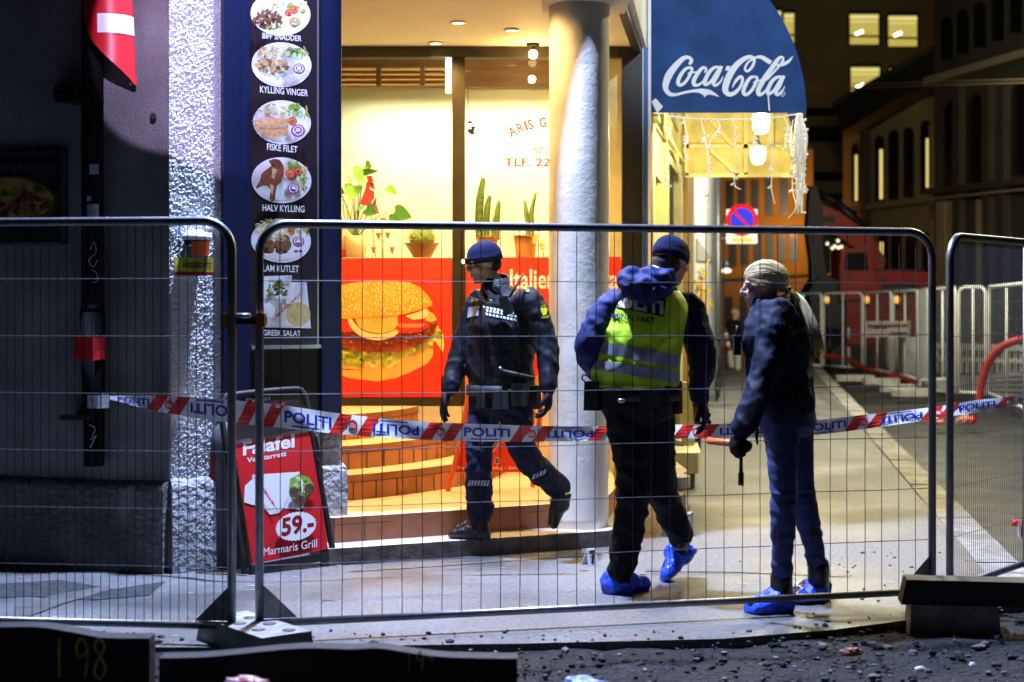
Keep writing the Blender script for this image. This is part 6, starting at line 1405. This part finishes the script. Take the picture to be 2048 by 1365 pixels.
for heel, toe, up, an in ((G(979,1078,.104), G(898,1075,.104), (0,0,1), RA), (w1(1141,986,.14), w1(1107,1056,.20), (-.75,-.1,-.5), LA_)):
    b = MB(); foot(b, heel, toe, up, 'leather', .052, .085); k = V(heel).lerp(V(toe), .22)
    b.limb([k+V(up).normalized()*.04, an+(V(an)-k)*.0, an+V((0,0,.05))], [.055,.052,.055], 'leather'); mb = solid(b, 'leather', .008, 2, lambda p, n: .002*noise.noise(p*40)); bo = P1.part('boot', mb)
    ml = MB(); d = (V(toe)-V(heel)).normalized(); uu = V(up).normalized(); sd = d.cross(uu)
    for i in range(5):
        p = V(heel)+d*(.10+.024*i)+uu*(.112-.012*i); ml.tube([p-sd*.03, p+uu*.012, p+sd*.03], .004, 'bin_grey', 5)
    P1.part('laces', ml, bo)
b = MB(); hand(b, LW_+V((0,0,-.03)), (-.03,-.1,-1), (-1,.1,0), -1, .55, s=1.16); b.limb([LW_+V((0,0,.02)), LW_+V((0,0,-.04))], [.04,.033], 'glove'); P1.part('glove', solid(b, 'glove', .0045, 1))
b = MB(); hand(b, RW+V((-.012,0,-.02)), (-.32,-.1,-1), (.9,-.3,-.2), 1, .3, s=1.16); b.limb([RW+V((0,0,.02)), RW+V((-.012,0,-.03))], [.04,.033], 'glove'); P1.part('glove', solid(b, 'glove', .0045, 1))
mb = MB(); mb.ball(q1(-.040,0,-.006), (.074,.0785,.060), 'short_hair', ax1, 20, 12); P1.part('hair', mb)
hat = P1.part('beanie', beanie(hc, hf))
mb = MB(); f_, sv, uv = axes(hf); 
mb.loft([[hc+f_*(-.012+.1165*math.cos(a))+sv*.0945*math.sin(a)+uv*(z+.030+.004*math.cos(a)) for a in [2*math.pi*i/28 for i in range(28)]] for z in (-.011,.011)], 'rubber_black', cap=False)
lp = hc+f_*.115+sv*.01+uv*.034; mb.box(lp, (.035,.05,.034), 'rubber_black', Matrix((f_, sv, uv)).transposed()); ho = P1.part('head_torch', mb)
mb = MB(); mb.ball(lp+f_*.02+uv*.002, (.010,.018,.013), 'head_lens', (f_, sv, uv)); P1.part('lens', mb, ho)

# ---- officer in the yellow vest, seen from behind
Y2 = 8.22; f2, s2, u2 = axes((.35,.94,0)); w2 = lambda x, y, d=0.0: W(x, y, Y2+d)
hf = V((.72,.66,-.22)); hc2 = w2(1343,526,.02)
LS, LE, LW_ = w2(1222,612,.02), w2(1176,700,-.02), w2(1205,752,.18); RS, RE, RW = w2(1378,620,.06), w2(1402,712,.02), w2(1399,792,.05)
b = MB(); torso(b, [(w2(1278,810),.17,.12),(w2(1272,750),.165,.12),(w2(1284,670),.18,.125),(w2(1298,615),.165,.10),(w2(1312,585),.10,.075),(w2(1325,568),.06,.06)], s2, f2)
q2, ax2 = head(b, hc2, hf); b.limb([w2(1314,592), w2(1328,562), hc2+V((-.01,0,-.04))], [.062,.058,.055], 'skin')
for pts in ((LS,LE,LW_), (RS,RE,RW)): b.limb(pts, [.06,.045,.034], 'skin')
LH, LK, LA_ = w2(1246,815), w2(1268,965,-.04), w2(1242,1150,-.02); RH, RK, RA = w2(1308,815,.03), w2(1318,960,.10), w2(1362,1078,.30)
for pts in ((LH,LK,LA_), (RH,RK,RA)): b.limb(pts, [.082,.055,.04], 'skin')
b.ball(RW+V((.02,0,-.05)), (.03,.02,.045), 'skin'); b.ball(LW_, .035, 'skin'); b.limb([LA_, LA_+V((0,.01,-.03))], [.04,.03], 'skin')
P2 = Person(solid(b, 'skin', .008, 3), V((wx(1245,Y2), Y2, 0)), 'officer seen from behind in yellow high visibility vest, blue hood and blue shoe covers'); eyes(P2, q2, ax2)
b = MB(); torso(b, [(w2(1275,800),.20,.15),(w2(1272,760),.20,.15),(w2(1282,680),.212,.155),(w2(1297,620),.195,.125),(w2(1310,588),.12,.09),(w2(1322,572),.085,.08)], s2, f2)
for pts in ((LS,LE,LW_), (RS,RE,RW)): b.limb([pts[0].lerp(w2(1298,620),.25)]+list(pts), [.08,.085,.076,.056], 'royal_blue')
sp = w2(1300,640)
P2.part('jacket', solid(b, 'navy_jacket', .011, 4, folds(.012, 7, 7), mfun=lambda p: 'royal_blue' if p.x < wx(1235,Y2) else 'navy_jacket'))
b = MB(); torso(b, [(w2(1270,774),.222,.170),(w2(1270,750),.222,.172),(w2(1274,700),.226,.175),(w2(1283,660),.226,.172),(w2(1294,620),.215,.147),(w2(1303,598),.175,.115),(w2(1312,582),.12,.09)], s2, f2)
vt = solid(b, 'hivis', .010, 3, lambda p, n: .016*(1-2*abs(noise.noise(V((p.x*9-p.z*5, p.y*4, p.z*5+p.x*4)))))*min(1, max(0, (1.62-p.z)*3))+.004*noise.noise(p*22)); vo = P2.part('vest', vt); pv = Proj(vt)
mb = MB(); pv.grid(mb, ((1180,679),(1362,712),(1362,738),(1180,703)), 'reflective', .005, 30, 4); P2.part('reflective_band', mb, vo); mb = MB(); pv.grid(mb, ((1180,718),(1362,744),(1362,768),(1180,738)), 'reflective', .005, 30, 4); P2.part('reflective_band', mb, vo)
mb = MB(); pv.grid(mb, ((1214,582),(1332,598),(1328,634),(1213,611)), 'ink_black', .006, 16, 5); P2.part('name_panel', mb, vo); mb = MB(); pv.text(mb, 'POLITI', 1217,610,1327,629, 24, 'white', .011, .05); P2.part('lettering', mb, vo)
mb = MB(); pv.text(mb, 'KRIMINALVAKT', 1205,634,1310,648, 11, 'flag_navy', .008, .02); P2.part('lettering', mb, vo)
mb = MB()
for q in (((1352,600),(1357,602),(1366,760),(1361,760)), ((1184,768),(1360,776),(1360,780),(1184,772))): pv.grid(mb, q, 'reflect_yellow', .005, 12, 12); P2.part('edge_binding', mb, vo); mb = MB()
#('edge_binding', mb, vo)
b = MB(); hd2 = w2(1288,566,-.11); b.ball(hd2+V((0,0,-.012)), (.145,.075,.058), 'royal_blue', (V((.97,0,-.25)), V((0,1,0)), V((.25,0,.97))), 20, 12); b.ball(w2(1272,574,-.15), (.085,.055,.065), 'royal_blue'); b.ball(w2(1312,556,-.08), (.115,.085,.055), 'royal_blue'); b.ball(w2(1262,556,-.09), (.06,.06,.05), 'royal_blue'); b.ball(w2(1297,590,-.155), (.06,.045,.05), 'royal_blue')
P2.part('hood', solid(b, 'royal_blue', .009, 3, lambda p, n: .016*(1-2.4*abs(noise.noise(V((p.x*11+p.z*12, p.y*6, p.z*12-p.x*10)))))+.006*noise.noise(p*26)))
mb = MB(); mb.limb([w2(1303,538,-.03), w2(1318,545,-.06), w2(1332,556,-.06)], [.02,.026,.02], 'white'); P2.part('white_collar', mb)
b = MB(); torso(b, [(w2(1277,850),.10,.10),(w2(1277,825),.195,.145),(w2(1275,790),.205,.15),(w2(1273,762),.19,.14)], s2, f2); b.limb([LH,LK,LA_+V((0,0,.02))], [.115,.092,.072], 'black_cloth'); b.limb([RH,RK,RA+V((0,0,.02))], [.112,.09,.072], 'black_cloth')
tr = solid(b, 'black_cloth', .011, 4, folds(.014, 7, 10)); P2.part('trousers', tr)
mb = MB(); torso(mb, [(w2(1274,800),.232,.18),(w2(1274,776),.228,.176)], s2, f2, 'rubber_black')
for x, y, d, sz in ((1186,792,-.06,(.075,.09,.15)),(1350,795,-.02,(.06,.09,.17)),(1225,795,-.17,(.10,.05,.09)),(1300,800,-.18,(.12,.05,.09)),(1330,800,-.14,(.06,.06,.14))): mb.box(w2(x,y,d), sz, 'rubber_black', s2.to_track_quat('X','Z').to_matrix(), .92)
P_, Q_ = spline([w2(1172,765,-.05), w2(1164,758,-.06), w2(1168,750,-.05), w2(1182,756,-.05)], [.004]*4, 5); mb.tube(P_, Q_, 'rubber_black', 6); mb.ball(w2(1243,802,-.21), (.02,.008,.012), 'steel_trim'); P2.part('duty_belt', mb)
mb = MB(); b = MB(); torso(b, [(w2(1273,782),.214,.162),(w2(1271,760),.214,.162)], s2, f2, 'ink_black'); jh = P2.part('hem_band', b); ph = Proj(b)
for k in range(24): x0 = 1190+k*6.2; ph.poly(mb, [(x0,756+k*.6),(x0+2.6,756+k*.6),(x0+7,772+k*.6),(x0+4.4,772+k*.6)], 'reflective', .005, 1)
P2.part('stripes', mb, jh)
def cover(P, heel, toe, up, an, seed, hh=.10):
    b = MB(); foot(b, heel, toe, up, 'shoe_cover', .068, hh); k = V(heel).lerp(V(toe), .3); b.ball(k+V(up).normalized()*hh*.62, (.078,.074,.055), 'shoe_cover')
    P.part('shoe_cover', solid(b, 'shoe_cover', .008, 2, lambda p, n: .012*(1-2*abs(noise.noise(p*13+V((seed,0,0)))))+.005*noise.noise(p*32)))
def shoe(P, heel, toe, up, an, m='leather', sh=.05, rr=.052):
    b = MB(); foot(b, V(heel)+V(up).normalized()*.012, V(heel).lerp(V(toe),.97)+V(up).normalized()*.012, up, m, .046, .085); k = V(heel).lerp(V(toe), .22); b.limb([k+V(up).normalized()*.05, V(an), V(an)+V((0,0,sh))], [rr,rr,rr], m); P.part('boot', solid(b, m, .008, 2, lambda p, n: .003*noise.noise(p*30)))
h_, t_ = G(1213,1186,.006), G(1288,1180,.006); t_ = h_+ (t_-h_).normalized()*.235+V((0,.09,0)); cover(P2, h_, t_, (0,0,1), LA_, 1); shoe(P2, h_+V((.012,.01,0)), t_, (0,0,1), LA_)
h_, t_ = w2(1390,1103,.42), w2(1331,1167,.34); cover(P2, h_, t_, (-.6,.1,.55), RA, 4, .09); shoe(P2, h_+V((-.01,0,0)), t_, (-.6,.1,.55), RA, sh=.03)
b = MB(); hand(b, RW+V((.005,0,-.02)), (.30,.05,-1), (-.9,.3,0), -1, .5, s=1.16); b.limb([RW+V((0,0,.02)), RW+V((.005,0,-.03))], [.036,.03], 'glove'); P2.part('glove', solid(b, 'glove', .0045, 1))
b = MB(); hand(b, LW_+V((0,.03,0)), (.9,.5,.2), (0,.6,-.8), 1, .6); P2.part('glove', solid(b, 'glove', .0045, 1))
P2.part('beanie', beanie(hc2, hf)); mb = MB(); mb.ball(q2(-.034,0,-.008), (.079,.0795,.066), 'short_hair', ax2, 20, 12); P2.part('hair', mb)

# ---- woman with the ponytail
Y3 = 7.76; f3, s3, u3 = axes((-.85,.5,0)); w3 = lambda x, y, d=0.0: W(x, y, Y3+d)
hf = V((-.99,.02,-.10)); hc3 = w3(1526,575,.02)
LS, LE, LW_ = w3(1556,636,-.12), w3(1528,755,-.22), w3(1485,855,-.28); RS, RE, RW = w3(1556,640,.16), w3(1540,750,.22), w3(1520,830,.22)
b = MB(); torso(b, [(w3(1572,850),.155,.115),(w3(1570,790),.13,.10),(w3(1562,690),.15,.11),(w3(1560,640),.145,.09),(w3(1550,612),.09,.07),(w3(1543,600),.055,.055)], s3, f3)
q3, ax3 = head(b, hc3, hf, .97); b.limb([w3(1548,640), w3(1541,610), hc3+V((.015,0,-.04))], [.055,.05,.05], 'skin')
for pts in ((LS,LE,LW_), (RS,RE,RW)): b.limb(pts, [.05,.038,.03], 'skin')
LH, LK, LA_ = w3(1563,850,-.08), w3(1567,1008,-.12), w3(1563,1165,-.06); RH, RK, RA = w3(1590,850,.08), w3(1607,1000,.10), w3(1637,1145,.17)
for pts in ((LH,LK,LA_), (RH,RK,RA)): b.limb(pts, [.08,.05,.036], 'skin')
b.ball(LW_+V((-.02,0,-.04)), (.03,.02,.045), 'skin'); b.limb([LA_, LA_+V((0,0,-.03))], [.036,.028], 'skin')
P3 = Person(solid(b, 'skin_fair', .0075, 3), V((wx(1575,Y3), Y3, 0)), 'woman with long blond ponytail, dark blue jacket and jeans standing on the pavement'); eyes(P3, q3, ax3, .97)
b = MB(); torso(b, [(w3(1563,828),.185,.15),(w3(1562,800),.19,.155),(w3(1558,740),.185,.15),(w3(1556,680),.200,.165),(w3(1558,640),.19,.145),(w3(1552,612),.135,.105),(w3(1545,598),.10,.095)], s3, f3)
b.limb([LS.lerp(w3(1558,640),.3), LS, LE, LW_], [.085,.088,.072,.056], 'navy_jacket'); b.limb([RS, RE, RW], [.085,.07,.056], 'navy_jacket')
jk = solid(b, 'navy_jacket', .011, 4, folds(.013, 7, 7)); jo = P3.part('jacket', jk); pj = Proj(jk)
mb = MB(); pj.text(mb, 'JUNIN', 1583,672,1608,664, 9, 'tool_orange', .006, .0); pj.grid(mb, ((1543,636),(1553,632),(1555,648),(1546,652)), 'royal_blue', .005, 3, 3); P3.part('lettering', mb, jo)
mb = MB(); mb.loft([[w3(1540,612)+V((.108*k*math.cos(a), .105*k*math.sin(a), z+.035*math.cos(a))) for a in [2*math.pi*i/24 for i in range(24)]] for k, z in ((1.1,-.06),(1.0,-.01),(.92,.028),(.86,.028),(.84,-.02))], 'navy_jacket', cap=False); P3.part('collar', mb, jo)
mb = MB(); c = w3(1474,690,-.05); mb.box(c, (.035,.05,.10), 'rubber_black'); mb.tube([c+V((.0,0,.04)), w3(1475,651,-.05)], [.010,.008], 'rubber_black', 8); P3.part('radio', mb)
mb = MB(); P_, Q_ = spline([w3(1618,735,.0), w3(1624,775,.0), w3(1628,800,.0), w3(1622,818,.0)], [.008]*4, 5); mb.tube(P_, Q_, 'rubber_black', 7); mb.box(w3(1626,806,0), (.02,.02,.06), 'rubber_black'); P3.part('strap', mb)
mb = MB(); P_, Q_ = spline([w3(1516,848,-.2), w3(1513,868,-.2), w3(1515,890,-.2)], [.005,.01,.004], 5); mb.tube(P_, Q_, 'rubber_black', 6); P3.part('key_strap', mb)
b = MB(); torso(b, [(w3(1577,872),.09,.09),(w3(1575,850),.165,.135),(w3(1572,815),.165,.13),(w3(1570,785),.14,.11)], s3, f3); b.limb([LH,LK,LA_+V((0,0,.03))], [.094,.059,.047], 'jeans'); b.limb([RH,RK,RA+V((0,0,.03))], [.092,.058,.047], 'jeans')
P3.part('jeans', solid(b, 'jeans', .010, 3, lambda p, n: .010*(1-2.4*abs(noise.noise(V((p.x*7+p.z*5, p.y*7, p.z*17)))))*(1 if (.35 < p.z < .6 or p.z < .25) else .35)))
for (h_, t_, an, sd_) in ((G(1580,1220,.006), G(1494,1224,.006), LA_, 2), (G(1652,1197,.006), G(1583,1206,.006), RA, 7)):
    cover(P3, h_, t_, (0,0,1), an, sd_, .09); shoe(P3, h_, t_, (0,0,1), an, sh=.03, rr=.056)
b = MB(); hand(b, LW_+V((-.012,0,-.015)), (-.35,0,-1), (.85,.4,-.3), -1, .75, s=1.0); b.limb([LW_+V((0,0,.02)), LW_+V((-.01,0,-.03))], [.034,.03], 'glove'); P3.part('glove', solid(b, 'glove', .0045, 1))
# hair: an under layer and many fine strands drawn back to a tie
f_, sv, uv = axes(hf); hb = MB(); hb.ball(q3(-.020,0,.040), (.103,.0825,.088), 'hair_under', (f_, sv, uv), 20, 14)
hm = solid(hb, 'hair_under', .008, 1)
def hairline(az): return .42-1.05*min(abs(az), 1.4)/1.4 if abs(az) < 1.4 else -.72
def hair_ok(p):
    d = V((p.dot(f_)+.02, p.dot(sv), p.dot(uv)-.04)).normalized(); return math.asin(d.z) > hairline(math.atan2(d.y, d.x))+.05
keep = [i for i, fc in enumerate(hm.f) if hair_ok(sum((hm.v[k] for k in fc), V((0,0,0)))/len(fc)-hc3)]
hm.f = [hm.f[i] for i in keep]; hm.m = [hm.m[i] for i in keep]; hm.sm = [hm.sm[i] for i in keep]; hr = P3.part('hair', hm)
mb = MB(); tie = q3(-.118,-.0,-.02)
for k in range(1500):
    az = random.uniform(-2.7,2.7); el = hairline(az)+random.choice((0, 0, random.uniform(0,.6)))+random.uniform(-.04,.04)
    d0 = V((math.cos(el)*math.cos(az), math.cos(el)*math.sin(az), math.sin(el))); d1 = V((-.90,random.uniform(-.10,.10),-.45)).normalized(); pts = []; r_ = random.uniform(1.0,1.06)
    for i in range(11):
        t = i/10; d = d0.lerp(d1, t)+V((0, math.copysign(.34, az)*min(1, abs(az)*1.5), .20 if abs(az) < 1 else .06))*math.sin(t*math.pi); d.normalize(); pts.append(hc3+f_*(-.02+d.x*.107*r_)+sv*d.y*.086*r_+uv*(.040+d.z*.092*r_))
    mb.tube(pts, [.0009,.0013,.0016,.0017,.0017,.0017,.0017,.0017,.0016,.0014,.0012], 'hair_blond' if random.random() < .93 else 'hair_under', 4, cap=False)
P3.part('strands', mb, hr)
mb = MB()
for k in range(70):                          # loose wisps over the ear and round the outline
    az = random.uniform(.7,1.6)*random.choice((-1,1,1)); e0 = hairline(az)+random.uniform(-.05,.25); dr = random.uniform(.0,.35); r_ = random.uniform(1.04,1.16); pts = []
    for i in range(9):
        t = i/8; d = V((math.cos(e0)*math.cos(az), math.cos(e0)*math.sin(az), math.sin(e0))).lerp(V((-.9,math.copysign(.15,az),-.5-dr)), t)+V((0, math.copysign(.5,az), -.25*dr))*math.sin(t*math.pi); d.normalize(); q = r_+.03*math.sin(t*9+k)
        pts.append(hc3+f_*(-.02+d.x*.108*q)+sv*d.y*.088*q+uv*(.040+d.z*.094*q))
    mb.tube(pts, [.0008,.0013,.0015,.0015,.0015,.0014,.0013,.001,.0006], 'hair_blond' if k % 3 else 'hair_under', 4, cap=False)
for k in range(16):                          # a few hairs framing the cheek
    az = random.uniform(.5,.8)*(1 if k % 3 else -1); pts = []; r_ = random.uniform(1.02,1.08)
    for i in range(7):
        t = i/6; e = .38-1.1*t; z_ = az+math.copysign(.55*t, az); d = V((math.cos(e)*math.cos(z_), math.cos(e)*math.sin(z_), math.sin(e))); pts.append(hc3+f_*(-.02+d.x*.106*r_)+sv*d.y*.086*r_+uv*(.040+d.z*.10*r_))
    mb.tube(pts, [.0008,.0014,.0016,.0015,.0013,.001,.0006], 'hair_blond', 4, cap=False)
P3.part('loose_strands', mb, hr)
mb = MB(); mb.lathe(tie+V((.0,0,-.012)), [(.02,0),(.026,.012),(.02,.024)], 'tool_black', 12); P3.part('hair_tie', mb)
mb = MB(); path = [tie, w3(1592,598,-.02), w3(1612,640,-.06), w3(1624,672,-.08), w3(1631,700,-.08)]
for k in range(170):
    a = random.random()*6.283; q = math.sqrt(random.random()); e = random.uniform(.8,1.0); pts = []
    for i, p in enumerate(path):
        wdt = (.014,.038,.050,.046,.030)[i]; pts.append(p+V((math.cos(a)*q*wdt, math.sin(a)*q*wdt*.8, math.sin(a*2)*wdt*.2))+V((random.uniform(-.004,.004),0,0)))
    pts[-1] = pts[-1]+V((random.uniform(-.01,.02),0,random.uniform(-.03,.03))); P_, Q_ = spline(pts, [.002,.003,.003,.0026,.001], 5); mb.tube(P_, Q_, 'hair_blond' if q > .45 or random.random() < .5 else 'hair_under', 4, cap=False)
P3.part('ponytail', mb)
# tools they carry
t = Thing('measuring_rod', 'orange tube with a black rod hanging down, held by the woman', 'tool', W(1482,970,7.5)); mb = MB(); mb.tube([W(1416,882,7.62), W(1502,892,7.5)], .017, 'tool_orange', 12); t.part('tube', mb)
mb = MB(); mb.tube([W(1482,893,7.5), W(1482,945,7.5)], .009, 'tool_black', 8); mb.tube([W(1482,945,7.5), W(1482,971,7.5)], .014, 'tool_black', 10); mb.ball(W(1486,893,7.5), (.045,.03,.035), 'tool_black'); t.part('handle', mb)
t = Thing('hand_torch', 'upright orange and black tool in the right hand of the officer in the vest', 'tool', W(1392,850,8.3)); mb = MB(); mb.tube([W(1391,788,8.3), W(1394,846,8.3)], .018, 'tool_orange', 12); t.part('tube', mb)
mb = MB(); mb.tube([W(1391.5,803,8.3), W(1392,813,8.3)], .0195, 'tool_black', 12); mb.beam(W(1399,812,8.28), W(1420,848,8.28), .02, .02, 'tool_black'); mb.tube([W(1418,826,8.27), W(1408,850,8.27)], .014, 'tool_black', 8); t.part('handle', mb)
# ---- passer-by far up the street
Y4 = 37.5; w4 = lambda x, y, d=0.0: W(x, y, Y4+d); f4, s4, u4 = axes((.8,-.6,0)); hc4 = w4(1472,629)
b = MB(); torso(b, [(w4(1470,690),.17,.12),(w4(1466,672),.16,.12),(w4(1466,650),.19,.13),(w4(1468,640),.12,.09)], s4, f4); head(b, hc4, (.6,-.7,-.2)); b.limb([w4(1468,645), hc4], [.06,.055], 'skin')
b.limb([w4(1466,690,.1), w4(1462,712,.1), w4(1464,738,.1)], [.09,.06,.045], 'skin'); b.limb([w4(1474,690,-.1), w4(1476,712,-.1), w4(1476,738,-.1)], [.09,.06,.045], 'skin'); b.limb([w4(1458,650), w4(1456,668), w4(1466,678,-.2)], [.06,.05,.035], 'skin'); b.limb([w4(1476,650,-.1), w4(1482,666,-.2), w4(1476,680,-.3)], [.06,.05,.035], 'skin')
P4 = Person(solid(b, 'skin', .018, 2), V((wx(1470,Y4), Y4, 0)), 'distant passer-by in a dark jacket and pale trousers beside the lamp post')
b = MB(); torso(b, [(w4(1469,694),.20,.15),(w4(1466,672),.19,.15),(w4(1466,650),.22,.16),(w4(1468,639),.13,.10)], s4, f4, 'black_cloth'); b.limb([w4(1458,650), w4(1456,668), w4(1464,677,-.2)], [.085,.07,.055], 'black_cloth'); b.limb([w4(1476,650,-.1), w4(1482,666,-.2), w4(1477,678,-.3)], [.085,.07,.055], 'black_cloth'); P4.part('jacket', solid(b, 'black_cloth', .02, 2))
b = MB(); b.limb([w4(1466,690,.1), w4(1462,712,.1), w4(1464,736,.1)], [.11,.085,.07], 'bag_white'); b.limb([w4(1474,690,-.1), w4(1476,712,-.1), w4(1476,736,-.1)], [.11,.085,.07], 'bag_white'); P4.part('trousers', solid(b, 'bag_white', .02, 2))
mb = MB()
for x in (1462, 1476): foot(mb, w4(x,741,.15), w4(x+4,742,-.1), (0,0,1), 'leather')
P4.part('shoe', mb)
mb = MB(); mb.ball(hc4+V((-.02,.02,.05)), (.10,.09,.085), 'hair_under'); P4.part('hair', mb)
mb = MB(); a, b_ = W(1449,657,36.5), W(1459,702,36.5)
for k in range(5): mb.tube([a.lerp(b_,k/5), a.lerp(b_,(k+1)/5)], .05, 'hose_red' if k % 2 == 0 else 'white', 8)
single('barrier_pole', mb, 'leaning red and white pole next to the lamp post', 'pole')
